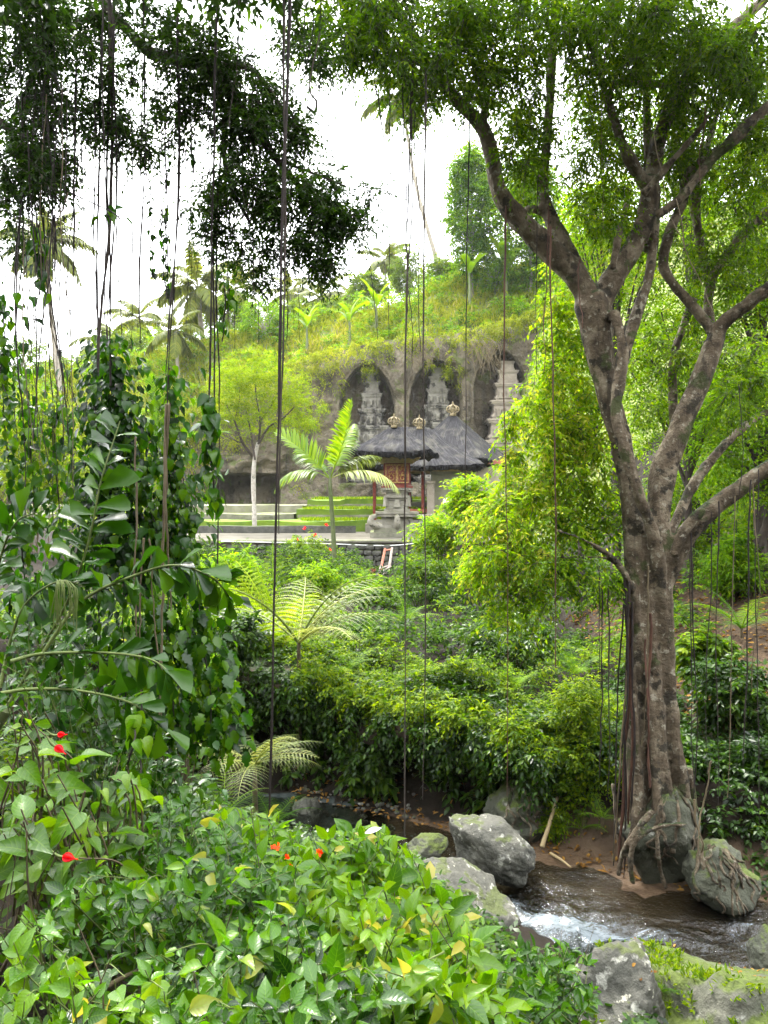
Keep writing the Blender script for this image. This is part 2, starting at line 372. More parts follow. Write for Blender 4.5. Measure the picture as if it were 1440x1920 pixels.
M['near_yel'] = leaf_mat('broad_leaf', (.022, .065, .006), (.085, .185, .013), (.20, .33, .024), .5, .2, .8, veins=True, objrand=True, yellow=(.42, .36, .05))
M['vine'] = leaf_mat('vine_leaf', (.008, .024, .004), (.028, .078, .009), (.10, .19, .016), .38, .2, .5, objrand=True)
M['fishtail'] = leaf_mat('fishtail_leaf', (.010, .030, .008), (.030, .078, .014), (.08, .16, .03), .35, .2, .6, objrand=True)
M['dead'] = leaf_mat('dead_leaf', (.08, .045, .02), (.16, .10, .045), (.30, .21, .10), .2, .7, .2)
M['red'] = leaf_mat('red_petal', (.45, .02, .03), (.62, .03, .06), (.75, .06, .10), .4, .4, .4)
M['orange'] = leaf_mat('orange_petal', (.6, .07, .02), (.75, .12, .04), (.85, .2, .06), .4, .4, .4)
# wood, stone, earth
M['bark'] = surf('fig_bark', [(.25, (.030, .021, .012)), (.48, (.14, .105, .066)), (.7, (.34, .285, .20))], 4.4, .85, .9, 22, moss=(.05, .075, .02), lichen=[((.36, .33, .25), 11.0, .59), ((.020, .017, .010), 4.2, .55), ((.05, .065, .014), 2.6, .58)], streak=((.03, .022, .013), 8.0, .52, .75), moss_lo=.62, bdist=.05)
M['bark_dark'] = surf('banyan_bark', [(.3, (.03, .024, .02)), (.7, (.09, .07, .055))], 5, .9, .5, 22)
M['root'] = surf('aerial_root_bark', [(.3, (.014, .010, .009)), (.7, (.040, .028, .024))], 6, .85, .4, 30)
M['root_red'] = surf('young_root_bark', [(.3, (.05, .022, .014)), (.7, (.13, .06, .036))], 6, .8, .3, 30)
M['root_tan'] = surf('dry_root_bark', [(.3, (.09, .066, .036)), (.7, (.19, .15, .085))], 6, .8, .3, 30)
M['palmbark'] = surf('palm_bark', [(.3, (.22, .19, .15)), (.7, (.38, .34, .28))], 4, .9, .4, 20)
M['palmstem'] = surf('green_palm_stem', [(.3, (.07, .10, .035)), (.7, (.15, .17, .07))], 4, .6, .2, 12)
M['greenstem'] = surf('green_stem', [(.3, (.07, .11, .02)), (.7, (.16, .20, .05))], 8, .6, .2, 20)
M['stem'] = surf('woody_stem', [(.3, (.06, .045, .025)), (.7, (.15, .115, .065))], 9, .8, .3, 30)
M['paletrunk'] = surf('pale_trunk_bark', [(.35, (.30, .27, .22)), (.6, (.48, .45, .40))], 4, .85, .4, 14, lichen=[((.12, .12, .09), 5.0, .6)])
M['boulder'] = surf('boulder_stone', [(.25, (.032, .034, .026)), (.5, (.075, .074, .058)), (.75, (.14, .135, .11))], 2.4, .75, .8, 11, moss=(.075, .095, .02), lichen=[((.38, .38, .33), 4.2, .56), ((.46, .45, .36), 11.0, .64), ((.04, .042, .034), 3.0, .62)], moss_lo=.9, spec=.4, bdist=.06)
M['boulder_moss'] = surf('mossy_stone', [(.25, (.045, .05, .035)), (.5, (.085, .09, .06)), (.75, (.15, .145, .115))], 2.2, .8, .8, 12, moss=(.095, .13, .018), lichen=[((.33, .33, .28), 5.0, .62)], moss_lo=.62, spec=.35, bdist=.06)
M['soil'] = surf('forest_soil', [(.3, (.018, .013, .008)), (.7, (.055, .038, .022))], 3, .95, .8, 14, moss=(.03, .05, .012), moss_lo=.8)
M['hill'] = surf('hill_turf', [(.3, (.11, .14, .03)), (.7, (.22, .25, .07))], .8, .95, .6, 6)
M['turf'] = surf('lawn_turf', [(.3, (.08, .15, .012)), (.7, (.17, .26, .02))], 1.2, .95, .5, 30)
M['cliff'] = surf('cliff_rock', [(.2, (.07, .058, .036)), (.5, (.15, .125, .085)), (.8, (.26, .225, .165))], .55, .95, 1.0, 3.0, moss=(.10, .12, .03), lichen=[((.10, .12, .035), 1.1, .57), ((.035, .03, .022), 1.9, .62)], streak=((.035, .03, .022), .9, .48, .8), moss_lo=.66, bdist=.35)
M['candi'] = surf('carved_rock', [(.25, (.12, .11, .09)), (.5, (.24, .225, .19)), (.8, (.40, .38, .34))], 1.2, .92, .8, 7, lichen=[((.03, .028, .024), .9, .56)], streak=((.03, .027, .023), 1.8, .50, .95), bdist=.1, moss=(.12, .13, .05), moss_lo=.95)
M['candi_pale'] = surf('pale_carved_rock', [(.25, (.22, .185, .14)), (.5, (.34, .295, .235)), (.8, (.45, .40, .33))], 1.2, .92, .5, 7, streak=((.14, .12, .09), 1.4, .62, .6), bdist=.06)
M['shrine'] = surf('shrine_stone', [(.25, (.12, .11, .085)), (.5, (.24, .225, .18)), (.8, (.36, .34, .29))], 2.2, .92, .6, 12, moss=(.13, .14, .035), lichen=[((.05, .05, .035), 2.6, .6)], moss_lo=.8, bdist=.04)
M['plaster'] = surf('pavilion_wall_stone', [(.25, (.14, .135, .09)), (.6, (.24, .235, .165)), (.85, (.34, .33, .26))], 1.6, .9, .4, 9, streak=((.16, .17, .08), 1.6, .56, .6), bdist=.03)
M['wallstone'] = surf('retaining_stone', [(.25, (.035, .035, .03)), (.5, (.075, .075, .062)), (.8, (.15, .145, .125))], 2.5, .9, .7, 12, moss=(.07, .095, .02), moss_lo=.7, bdist=.04)
M['paving'] = surf('terrace_paving', [(.3, (.075, .07, .052)), (.7, (.16, .148, .12))], .9, .95, .4, 6, spec=.1, moss=(.16, .19, .05), moss_lo=1.25)
M['coping'] = surf('mossy_coping', [(.3, (.10, .10, .07)), (.7, (.26, .25, .19))], 2, .95, .5, 12, moss=(.13, .17, .03), moss_lo=.95)
M['gold'] = surf('gilded_wood', [(.35, (.20, .075, .02)), (.5, (.42, .24, .045)), (.65, (.62, .42, .10))], 14, .45, .7, 26, spec=.6, bdist=.03)
M['goldtrim'] = surf('gilded_trim', [(.3, (.24, .16, .05)), (.7, (.48, .35, .13))], 6, .5, .6, 20, spec=.5, bdist=.02)
M['redwood'] = surf('painted_red_wood', [(.3, (.13, .022, .015)), (.7, (.24, .05, .03))], 8, .6, .3, 20)
M['wood'] = surf('weathered_wood', [(.3, (.16, .12, .10)), (.7, (.34, .29, .26))], 7, .8, .4, 25)
M['wood_red'] = surf('reddish_wood', [(.3, (.24, .07, .04)), (.7, (.40, .15, .09))], 7, .75, .3, 25)
M['dark'] = surf('dark_timber', [(.3, (.02, .016, .012)), (.7, (.05, .04, .03))], 5, .9, .3, 15)
M['bamboo'] = surf('dry_bamboo', [(.3, (.28, .21, .10)), (.7, (.46, .36, .19))], 6, .6, .3, 20)
def thatch_mat():
    m, n, o = newmat('palm_fibre_thatch')
    uv = nd(n, 'Attribute', attribute_name='luv'); mp = nd(n, 'Mapping'); mp.inputs['Scale'].default_value = (22, 2.2, 1)
    n.links.new(uv.outputs['Vector'], mp.inputs[0])
    a = noise(n, 1.0, 6, .65, mp.outputs[0]); b = noise(n, 1.3, 4)
    col = ramp(n, a, [(.3, (.008, .008, .009)), (.55, (.025, .0245, .026)), (.75, (.062, .060, .064))])
    col = mixc(n, math_(n, 'MULTIPLY', ramp(n, b, [(.5, (0, 0, 0)), (.7, (1, 1, 1))]), .35), col, (.12, .115, .085))
    p = nd(n, 'BsdfPrincipled', Roughness=.95); p.inputs['Specular IOR Level'].default_value = .08; n.links.new(col, p.inputs['Base Color'])
    bp = nd(n, 'Bump', Strength=.9, Distance=.08); n.links.new(a, bp.inputs['Height']); n.links.new(bp.outputs[0], p.inputs['Normal'])
    n.links.new(p.outputs[0], o.inputs[0]); return m
M['thatch'] = thatch_mat()
def plain(name, c, rough=.5):
    m, n, o = newmat(name); p = nd(n, 'BsdfPrincipled', Roughness=rough)
    n.links.new(ramp(n, noise(n, 6, 3), [(.3, tuple(x * .9 for x in c)), (.7, c)]), p.inputs['Base Color']); n.links.new(p.outputs[0], o.inputs[0]); return m
M['finial'] = surf('weathered_finial', [(.3, (.10, .075, .035)), (.7, (.30, .24, .13))], 6, .7, .5, 20)
M['globe'] = plain('lamp_globe', (.72, .72, .58), .35)
M['white'] = plain('pale_leaf_underside', (.62, .66, .64), .5)
M['pipe'] = plain('grey_pipe', (.42, .42, .40), .6)
def water_mat():
    m, n, o = newmat('stream_water')
    at = nd(n, 'Attribute', attribute_name='lv')
    g = nd(n, 'BsdfGlossy', Roughness=.06); g.inputs['Color'].default_value = (.9, .95, 1, 1)
    t = nd(n, 'BsdfTransparent'); t.inputs['Color'].default_value = (.50, .52, .44, 1)
    fr = nd(n, 'Fresnel', IOR=1.4)
    h = math_(n, 'ADD', noise(n, 5.0, 4, .6), math_(n, 'MULTIPLY', noise(n, 22, 3), .35))
    bp = nd(n, 'Bump', Strength=.9, Distance=.06); n.links.new(h, bp.inputs['Height'])
    n.links.new(bp.outputs[0], g.inputs['Normal']); n.links.new(bp.outputs[0], fr.inputs['Normal'])
    mx_ = nd(n, 'MixShader'); n.links.new(fr.outputs[0], mx_.inputs[0]); n.links.new(t.outputs[0], mx_.inputs[1]); n.links.new(g.outputs[0], mx_.inputs[2])
    tcn = nd(n, 'TexCoord'); mp = nd(n, 'Mapping'); mp.inputs['Scale'].default_value = (5, 15, 5); mp.inputs['Rotation'].default_value = (0, 0, .35); n.links.new(tcn.outputs['Object'], mp.inputs[0])
    fo = noise(n, 1.0, 9, .78, mp.outputs[0])
    k = ramp(n, math_(n, 'ADD', math_(n, 'MULTIPLY', at.outputs['Fac'], .62), math_(n, 'SUBTRACT', fo, .5)), [(.42, (0, 0, 0)), (.60, (1, 1, 1))])
    d = nd(n, 'BsdfPrincipled', Roughness=.3); d.inputs['Base Color'].default_value = (.17, .20, .215, 1)
    m2 = nd(n, 'MixShader'); n.links.new(math_(n, 'MULTIPLY', k, .75), m2.inputs[0]); n.links.new(mx_.outputs[0], m2.inputs[1]); n.links.new(d.outputs[0], m2.inputs[2])
    n.links.new(m2.outputs[0], o.inputs[0]); return m
M['water'] = water_mat()
def mud_mat():
    """ravine floor: soil, with wet brown mud where lv is high and dark gravel where it is low"""
    m, n, o = newmat('ravine_ground')
    at = nd(n, 'Attribute', attribute_name='lv')
    soil = ramp(n, noise(n, 3, 6), [(.3, (.006, .005, .003)), (.7, (.016, .011, .007))])
    mud = ramp(n, noise(n, 2.2, 6), [(.3, (.055, .035, .020)), (.7, (.105, .070, .043))])
    lit = ramp(n, noise(n, 9, 5), [(.35, (.022, .014, .009)), (.6, (.06, .04, .024)), (.75, (.12, .085, .05))])
    grav = ramp(n, noise(n, 5, 6), [(.3, (.02, .028, .028)), (.7, (.06, .07, .065))])
    f = at.outputs['Fac']
    col = mixc(n, ramp(n, f, [(.55, (0, 0, 0)), (.7, (1, 1, 1))]), soil, mud)
    col = mixc(n, ramp(n, f, [(.15, (1, 1, 1)), (.3, (0, 0, 0))]), col, grav)
    uv = nd(n, 'Attribute', attribute_name='luv'); sp = nd(n, 'SeparateXYZ'); n.links.new(uv.outputs['Vector'], sp.inputs[0])
    col = mixc(n, sp.outputs[0], col, lit)
    p = nd(n, 'BsdfPrincipled'); p.inputs['Specular IOR Level'].default_value = .12; n.links.new(col, p.inputs['Base Color'])
    n.links.new(ramp(n, f, [(.5, (.9, .9, .9)), (.75, (.32, .32, .32))]), p.inputs['Roughness'])
    b = nd(n, 'Bump', Strength=.6, Distance=.05); n.links.new(noise(n, 13, 7, .65), b.inputs['Height']); n.links.new(b.outputs[0], p.inputs['Normal'])
    n.links.new(p.outputs[0], o.inputs[0]); return m
M['ravine'] = mud_mat()
# ------------------------------------------------------------------ the land
NX = [-40, -8, -4, -1, .5, 1.3, 2.3, 4, 8, 40]
def near_e(x): return np.interp(x, NX, [14, 12, 11.3, 10.8, 10.2, 9.35, 8.1, 7.2, 6.4, 2])
FX = [-40, -8, -4, -1, 0, 1, 2.3, 3.6, 5, 8, 40]
def far_e(x): return np.interp(x, FX, [16.5, 14, 13.2, 12.7, 12.2, 11.6, 10.8, 10.0, 9.4, 8.8, 5])
def ctop(x): return np.interp(x, [-80, -40, -18, -13, -7, 0, 6, 12, 30, 60], [8, 9, 10.6, 12, 15.3, 17, 17.5, 19, 24, 30])
def crest(x): return np.interp(x, [-120, -38, -20, -13, -6, 2, 7, 14, 22, 60], [14, 16, 19, 21, 22, 23.5, 26, 27.5, 31, 40])
WALL_Y, TER, CLIFF_Y, HSTEP = 36.0, 2.9, 62.0, 67.2
def ravine_h(x, y):
    ne, fe = near_e(x), far_e(x); s, t = ne - y, y - fe
    w = np.clip((y - ne) / np.maximum(fe - ne, .1), 0, 1)
    bed = -.34 * np.sin(np.pi * np.clip(w, 0, 1) ** .75) + .04 * sstep(.75, 1, w)
    shelf = sstep(.45, .62, w + .08 * vn(x, y, 0, 1.3)) * sstep(.2, 1.2, x) * (1 - sstep(3.2, 4.6, x)); bed = bed * (1 - shelf) + (-.035 + .06 * sstep(.6, 1, w) + .03 * fbm(x, y, 0, 1.8, 3)) * shelf
    Lf = 1 - sstep(-3.6, .6, x)
    hn = .05 + s * .25 + (.25 + 1.1 * Lf) * sstep(0, 3.2, s) + .10 * fbm(x, y, 0, .8, 3) * sstep(0, 1, s)
    hn = hn + .55 * np.maximum(0, -3.5 - y)                                        # unseen rise behind the viewer, added to block light from there
    B = np.interp(x, [-10, -3, 0, 2, 3.4, 4.5, 7, 12], [2.3, 1.75, 1.45, 1.4, 1.0, .9, 1.3, 1.8])
    hf = .05 + B * sstep(.15, 1.15, t) + .006 * np.maximum(t, 0) + .16 * fbm(x, y, 0, .55, 4) * sstep(.3, 1.5, t)
    hf = hf + np.maximum(0, x - 4.6) * .42 * sstep(1.0, 9, t) + np.maximum(0, x - 9) * .35 * sstep(3, 12, t) + np.maximum(0, -x - 9) * .15 * sstep(3, 10, t)
    return np.where(s > 0, hn, np.where(t > 0, hf, bed))
def hill_h(x, y):
    c, k = ctop(x), crest(x)
    h = c + (k - c) * sstep(CLIFF_Y + 1, 77, y) - .10 * np.maximum(0, y - 78)
    return h + .55 * fbm(x, y, 0, .22, 4)
def ground_h(x, y):
    x, y = A(x, float), A(y, float)
    r = ravine_h(x, np.minimum(y, 40)); hl = hill_h(x, y)
    right = sstep(9, 13, x)
    mid = np.where(y < WALL_Y + .3, r, TER - .25 + 1.7 * sstep(44, 58, y))
    mid = mid * (1 - right) + np.maximum(r, r + (hl - r) * sstep(30, 66, y)) * right
    return np.where(y < HSTEP, mid, hl)
def grid(xs, ys, h):
    X, Y = np.meshgrid(xs, ys); Z = h(X, Y); nx, ny = len(xs), len(ys)
    i = np.arange(ny - 1)[:, None] * nx; j = np.arange(nx - 1)[None]
    q = np.stack([i + j, i + j + 1, i + nx + j + 1, i + nx + j], -1).reshape(-1, 4)
    return np.stack([X, Y, Z], -1).reshape(-1, 3), q
xs = np.unique(np.r_[np.linspace(-60, -12, 40), np.linspace(-12, 12, 150), np.linspace(12, 60, 40)])
ys = np.unique(np.r_[np.linspace(-40, -12, 15), np.linspace(-12, 3, 24), np.linspace(3, 18, 90), np.linspace(18, 36.3, 40)])
v, q = grid(xs, ys, ground_h)
ne, fe = near_e(v[:, 0]), far_e(v[:, 0]); w_ = (v[:, 1] - ne) / (fe - ne)
muddy = sstep(.33, .5, w_ + .13 * fbm(v[:, 0], v[:, 1], 0, 1.2, 3)) * (1 - sstep(1.0, 1.18, w_ + np.where(v[:, 0] > 1.6, -.12, .08))) * sstep(-.8, .6, v[:, 0])
lv = .45 + .5 * muddy - .4 * ((w_ > .0) & (w_ < 1.0)) * (1 - muddy)
litter = sstep(5.0, 6.2, v[:, 0]) * sstep(11.5, 14, v[:, 1]) * (1 - sstep(20, 24, v[:, 1]))
mb = MB(); mb.add(v, q, None, np.clip(lv, 0, 1), np.stack([litter, litter * 0, litter * 0], 1))
o = obj('ground', mb, M['ravine']); o['kind'] = 'structure'
xs = np.unique(np.r_[np.linspace(-900, -90, 20), np.linspace(-90, 70, 160), np.linspace(70, 900, 20)])
ys = np.unique(np.r_[np.linspace(36.2, 62, 30), np.linspace(67.1, 67.3, 3), np.linspace(67.5, 110, 70), np.linspace(110, 1500, 20)])
v, q = grid(xs, ys, lambda x, y: np.where(y > 160, np.maximum(ground_h(x, np.minimum(y, 160)), 6) * 0 + ground_h(x, np.full_like(y, 160.)), ground_h(x, y)))
mb = MB(); mb.add(v, q); o = obj('hill', mb, M['hill']); o['kind'] = 'structure'
# undercut far bank: a lip of earth and roots hanging over the dark hollow
xs_ = np.linspace(-5.2, 1.95, 120); fe_ = far_e(xs_); top_ = ground_h(xs_, fe_ + 1.7) + .03
prof = [(2.2, -.05), (1.4, .02), (.7, .0), (.18, -.08), (.0, -.24), (.12, -.44), (.6, -.52), (1.3, -.62), (2.0, -.75)]
rows = []
endf = sstep(0, .12, (xs_ - xs_[0]) / 7.15) * sstep(0, .12, (xs_[-1] - xs_) / 7.15)
for k_, (a, b) in enumerate(prof):
    jit = .22 * fbm(xs_ * 1.6, xs_ * 0 + k_ * .35, 0, 1, 4)
    rows.append(np.stack([xs_, fe_ + 1.5 + (a - 1.5 + jit) * endf, top_ + b + .08 * fbm(xs_ * 2.3, xs_ * 0 + k_ * .6, 3, 1, 3)], 1))
n_ = len(xs_); i = np.arange(len(prof) - 1)[:, None] * n_; j = np.arange(n_ - 1)[None]
mb = MB(); mb.add(np.concatenate(rows), np.stack([i + j, i + n_ + j, i + n_ + j + 1, i + j + 1], -1).reshape(-1, 4)); o = obj('bank_lip', mb, M['soil']); o['kind'] = 'structure'
# stream: one sheet with real ripples; lv marks broken water
xs = np.linspace(-10, 14, 260); ts = np.linspace(-.12, 1.12, 60)
X, Tt = np.meshgrid(xs, ts); Yw = near_e(X) + (far_e(X) - near_e(X)) * Tt
def bump2(x, y, cx, cy, rx, ry): return np.exp(-((x - cx) / rx) ** 2 - ((y - cy) / ry) ** 2)
foam = bump2(X, Yw, 1.9, 9.0, .75, .30) * .62 + bump2(X, Yw, 2.7, 8.7, .7, .22) * .5 + bump2(X, Yw, 4.25, 8.9, .5, .14) * .7 + bump2(X, Yw, 1.4, 9.4, .35, .25) * .5 + .36 * sstep(1, 2, X) * (1 - sstep(.5, .7, Tt))
foam = np.clip(foam, 0, 1)
Zw = .015 * fbm(X, Yw, 0, 2.2, 3) + foam * .10 * fbm(X * 1.0, Yw * 2.2, 0, 3.2, 4) + .02 * foam
nx = len(xs); i = np.arange(len(ts) - 1)[:, None] * nx; j = np.arange(nx - 1)[None]
q = np.stack([i + j, i + j + 1, i + nx + j + 1, i + nx + j], -1).reshape(-1, 4)
mb = MB(); mb.add(np.stack([X, Yw, Zw], -1).reshape(-1, 3), q, None, foam.ravel()); o = obj('stream', mb, M['water']); o['kind'] = 'structure'
# ------------------------------------------------------------------ cliff with three arched niches, a carved recess and a cave
NICHES = [(688, 683, 106, 62), (818, 674, 100, 62), (941, 655, 104, 62)]      # centre px, crown px, width px, depth
def arch_in(px, py, cx, top, w):
    """1 inside a tall pointed-round arch"""
    u = (px - cx) / (w / 2); vv = np.clip((py - top) / 95.0, 0, 1)
    half = np.sqrt(np.clip(1 - (1 - vv) ** 2.1, 0, 1)); return np.abs(u) < half, (py > top)
xs = np.unique(np.r_[np.linspace(-60, -30, 50), np.linspace(-30, -6, 110), np.linspace(-6, 14, 250), np.linspace(14, 34, 40)])
zz = np.linspace(0, 1, 150)
X, Tv = np.meshgrid(xs, zz); Z = 1.5 + (ctop(X) + .9 - 1.5) * Tv
bulge = .9 * fbm(X, Z, 0, .18, 4) + .22 * fbm(X, Z, 5, 1.1, 4)
Yc = CLIFF_Y + bulge + 1.0 * (Tv - .6) + 1.2 * sstep(.86, 1, Tv) + np.where(X < -6, np.minimum(0, (X + 6)) * -.10, 0)
pxg = 720 + X / CLIFF_Y * F; pyg = HZ - (Z - EYE) / CLIFF_Y * F
for cx, top, w, _ in NICHES:
    ins, _b = arch_in(pxg, pyg, cx, top, w); ins &= (pyg > top) & (pyg < 905)
    Yc = np.where(ins, CLIFF_Y + 2.6 + .25 * fbm(X, Z, 9, .6, 3), Yc)
    lip, _b = arch_in(pxg, pyg, cx, top - 5, w + 14); Yc = np.where(lip & ~ins & (pyg > top - 5) & (pyg < 905), Yc + .1, Yc)
rec = (np.abs(pxg - 462) < 62) & (pyg > 888) & (pyg < 962)                       # carved recess under an overhang on the left
Yc = np.where(rec, Yc + 2.4, Yc)
over = (np.abs(pxg - 462) < 75) & (pyg > 852) & (pyg <= 888); Yc = np.where(over, Yc - .8 + .5 * fbm(X, Z, 2, 1.4, 3), Yc)
cave = ((pxg - 97) / 40) ** 2 + ((pyg - 968) / 34) ** 2 < 1; Yc = np.where(cave, Yc + 3.5, Yc)
for e in (1, 2, 3, 4, 5, 6):                                                    # the turf shelf behind the rim, up to the hill
    yr = Yc[149] + (68.2 - Yc[149]) * e / 6
    X = np.vstack([X, xs[None]]); Yc = np.vstack([Yc, yr[None]]); Z = np.vstack([Z, np.maximum(hill_h(xs, yr), Z[149] - .2)[None] + .02])
nx = len(xs); i = np.arange(len(X) - 1)[:, None] * nx; j = np.arange(nx - 1)[None]
q = np.stack([i + j, i + j + 1, i + nx + j + 1, i + nx + j], -1).reshape(-1, 4)
mb = MB(); mb.add(np.stack([X, Yc, Z], -1).reshape(-1, 3), q); o = obj('cliff', mb, M['cliff']); o['kind'] = 'structure'

# ------------------------------------------------------------------ rock-cut towers standing in the niches
def tower(name, label, cx, ytop, wpx, mat, Yd, zbase, scale=1.0):
    """tower of receding tiers: podium, body with mouldings, three roof tiers with antefixes, crowning block"""
    X0 = (cx - 720) / F * Yd; zt = EYE - (ytop - HZ) / F * Yd; W = wpx / F * Yd
    root = thing(name, label, 'rock-cut tower', (X0, Yd, zbase), 'rock-cut towers in the cliff niches')
    Ht = zt - zbase
    lv = [(.00, .13, 1.10), (.13, .40, .92), (.40, .56, .80), (.56, .70, .66), (.70, .83, .52), (.83, .93, .40), (.93, 1.0, .27)]
    names = ['podium', 'tower_body', 'roof_tier', 'roof_tier', 'roof_tier', 'roof_tier', 'crowning_block']
    for (a, b, w), nm in zip(lv, names):
        mb = MB(); z0, z1 = zbase + a * Ht, zbase + b * Ht; h = z1 - z0; ww = W * w
        for f0, f1, s in ((0, .10, 1.0), (.103, .2, 1.06), (.203, .30, .97), (.303, .72, .90), (.723, .80, .96), (.803, .90, 1.05), (.903, .995, 1.11)):
            box(mb, (X0, Yd, z0 + f0 * h), (ww * s, ww * s * .62, (f1 - f0) * h), bev=.03 * ww)
        t = obj(nm, mb, mat, root, smooth=False)
        if nm == 'tower_body' or (nm == 'roof_tier' and a < .8):
            for k in (-1, 0, 1):                                     # bowl-shaped antefixes in front of each tier
                if nm == 'tower_body' and k: continue
                a_ = MB(); c = (X0 + k * ww * .31, Yd - ww * .33, z0 + .12 * h)
                aw = ww * (.15 if nm == 'roof_tier' else .30)
                box(a_, c, (aw * .8, ww * .1, h * .08)); box(a_, (c[0], c[1], c[2] + h * .083), (aw * .9, ww * .12, h * .26), taper=1.35, bev=aw * .2); box(a_, (c[0], c[1], c[2] + h * .346), (aw * 1.3, ww * .13, h * .08), bev=aw * .1)
                obj('antefix', a_, mat, t, smooth=False)
    return root
tower('rock_tower', 'dark-streaked rock-cut tower in the left cliff niche, moss on its upper tiers', 697, 700, 72, M['candi'], CLIFF_Y + 1.75, 5.2)
tower('rock_tower', 'black-stained rock-cut tower in the middle cliff niche, behind the thatched roof finials', 820, 690, 78, M['candi'], CLIFF_Y + 1.75, 5.2)
tower('rock_tower', 'pale sandy rock-cut tower in the right cliff niche, half hidden by bright leaves', 951, 678, 92, M['candi_pale'], CLIFF_Y + 1.8, 5.2)

# ------------------------------------------------------------------ terrace, lawns, low walls
def slab(name, x0, x1, y0, y1, z0, z1, mat, nx=40, amp=.02, kind=None, label=None, cat=None, group=None):
    mb = MB(); xs = np.linspace(x0, x1, nx); ys = np.linspace(y0, y1, 6)
    v, q = grid(xs, ys, lambda x, y: z1 + amp * fbm(x, y, 0, .9, 3)); mb.add(v, q)
    X, Z = np.meshgrid(xs, np.linspace(z0, z1, 5)); n = len(xs)
    Yf = y0 + 1.5 * amp * fbm(X, Z, 3, 1.3, 3); Z = Z.copy(); Z[-1] = v[:n, 2]; Yf[-1] = y0
    i = np.arange(4)[:, None] * n; j = np.arange(n - 1)[None]
    mb.add(np.stack([X, Yf, Z], -1).reshape(-1, 3), np.stack([i + j, i + j + 1, i + n + j + 1, i + n + j], -1).reshape(-1, 4))
    o = obj(name, mb, mat)
    if kind: o['kind'] = kind
    if label: tag(o, label, cat, group)
    return o
slab('terrace', -45, 11, WALL_Y + .28, 47, 2.2, TER, M['paving'], 80, .015, 'structure')
slab('low_wall', -45, -1.6, 43.6, 44.2, TER - .02, 3.30, M['wallstone'], 60, .03, None, 'low dark mossy stone wall across the paved terrace, left of the shrine', 'wall')
slab('lawn_bank', -45, 10, 45.5, 47.6, TER - .02, 3.52, M['turf'], 90, .07, 'structure')
slab('lawn_bank', -5.5, 10, 48.3, 51, 3.3, 4.15, M['turf'], 50, .08, 'structure')
slab('lawn_bank', -5.2, 10, 52.2, 60, 3.6, 4.75, M['turf'], 50, .08, 'structure')
slab('stone_edging', -5.4, 9.8, 48.05, 48.3, 3.4, 3.80, M['plaster'], 90, .05, None, 'pale crumbling stone edging below the upper lawn, behind the small palm', 'edging')
slab('stone_edging', -5.1, 9.8, 51.9, 52.2, 3.9, 4.42, M['plaster'], 90, .05, None, 'mossy stone edging of the highest lawn step, nearest the cliff', 'edging')
slab('lower_terrace', -45, -5.6, 47.8, 60, 3.3, 3.85, M['coping'], 60, .05, 'structure')
slab('stone_step', -45, -5.6, 53, 60, 3.6, 4.35, M['plaster'], 60, .04, None, 'wide worn stone step below the carved recess on the left', 'step')
# retaining wall of rough stones, coping on top
wr = thing('retaining_wall', 'dark mossy rubble retaining wall with coping, below the shrine terrace', 'wall', (-1, WALL_Y, 1.0))
mb = MB(); box(mb, (-4.0, WALL_Y + .18, 1.0), (30, .22, 1.83)); obj('wall_core', mb, M['soil'], wr)
def stone_mesh(seed, w, d, h, bump=.12):
    """rounded rough block"""
    n = 5; s = np.linspace(-1, 1, n); vs, fs = [], []
    mb = MB()
    for ax in range(3):
        for sg in (-1, 1):
            a, b = np.meshgrid(s, s); c = np.full_like(a, sg); p = [None] * 3
            p[ax] = c; p[(ax + 1) % 3] = a; p[(ax + 2) % 3] = b * sg
            p = np.stack(p, -1).reshape(-1, 3)
            i = np.arange(n - 1)[:, None] * n; j = np.arange(n - 1)[None]
            f = np.stack([i + j, i + j + 1, i + n + j + 1, i + n + j], -1).reshape(-1, 4)
            p = p * (1 - .22 * (np.abs(p[:, [1, 2, 0]]) ** 2 * .5 + np.abs(p[:, [2, 0, 1]]) ** 2 * .5))
            p = p * (1 + bump * fbm(p[:, 0] * .9 + seed * 3.1, p[:, 1] * .9, p[:, 2] * .9, 1, 3))[:, None]
            mb.add(p * A([w / 2, d / 2, h / 2]), f)
    return mb.mesh('stone')
SM = [stone_mesh(s, .42, .3, .26) for s in range(6)]
for m_ in SM: m_.materials.append(M['wallstone'])
cnt = 0
for row in range(6):
    x = -7.6 + rng.uniform(0, .3)
    while x < 2.6:
        wv = rng.uniform(.75, 1.3); o = bpy.data.objects.new('stone', SM[rng.integers(6)]); C.objects.link(o); o.parent = wr
        o.location = (x + .21 * wv + 1, rng.uniform(-.04, .05), .30 + row * .265 + rng.uniform(-.02, .02)); o.scale = (wv, 1, rng.uniform(.92, 1.1)); o.rotation_euler = (0, rng.uniform(-.07, .07), 0)
        x += .43 * wv
for k in range(24):
    mb = MB(); box(mb, (-18.0 + k * 1.22, WALL_Y + .16, 2.835), (1.2, .55, .085 + .012 * rng.uniform()), rz=rng.normal(0, .006)); obj('coping_stone', mb, M['coping'], wr, smooth=False)
mb = MB(); tube(mb, spline([(-7.6, WALL_Y - .14, 2.88), (-3, WALL_Y - .13, 2.78), (0, WALL_Y - .13, 2.68), (1.6, WALL_Y - .13, 2.80)], 30), .03, 6)
tag(obj('water_pipe', mb, M['pipe']), 'thin grey pipe sagging along the top of the mossy retaining wall', 'pipe')
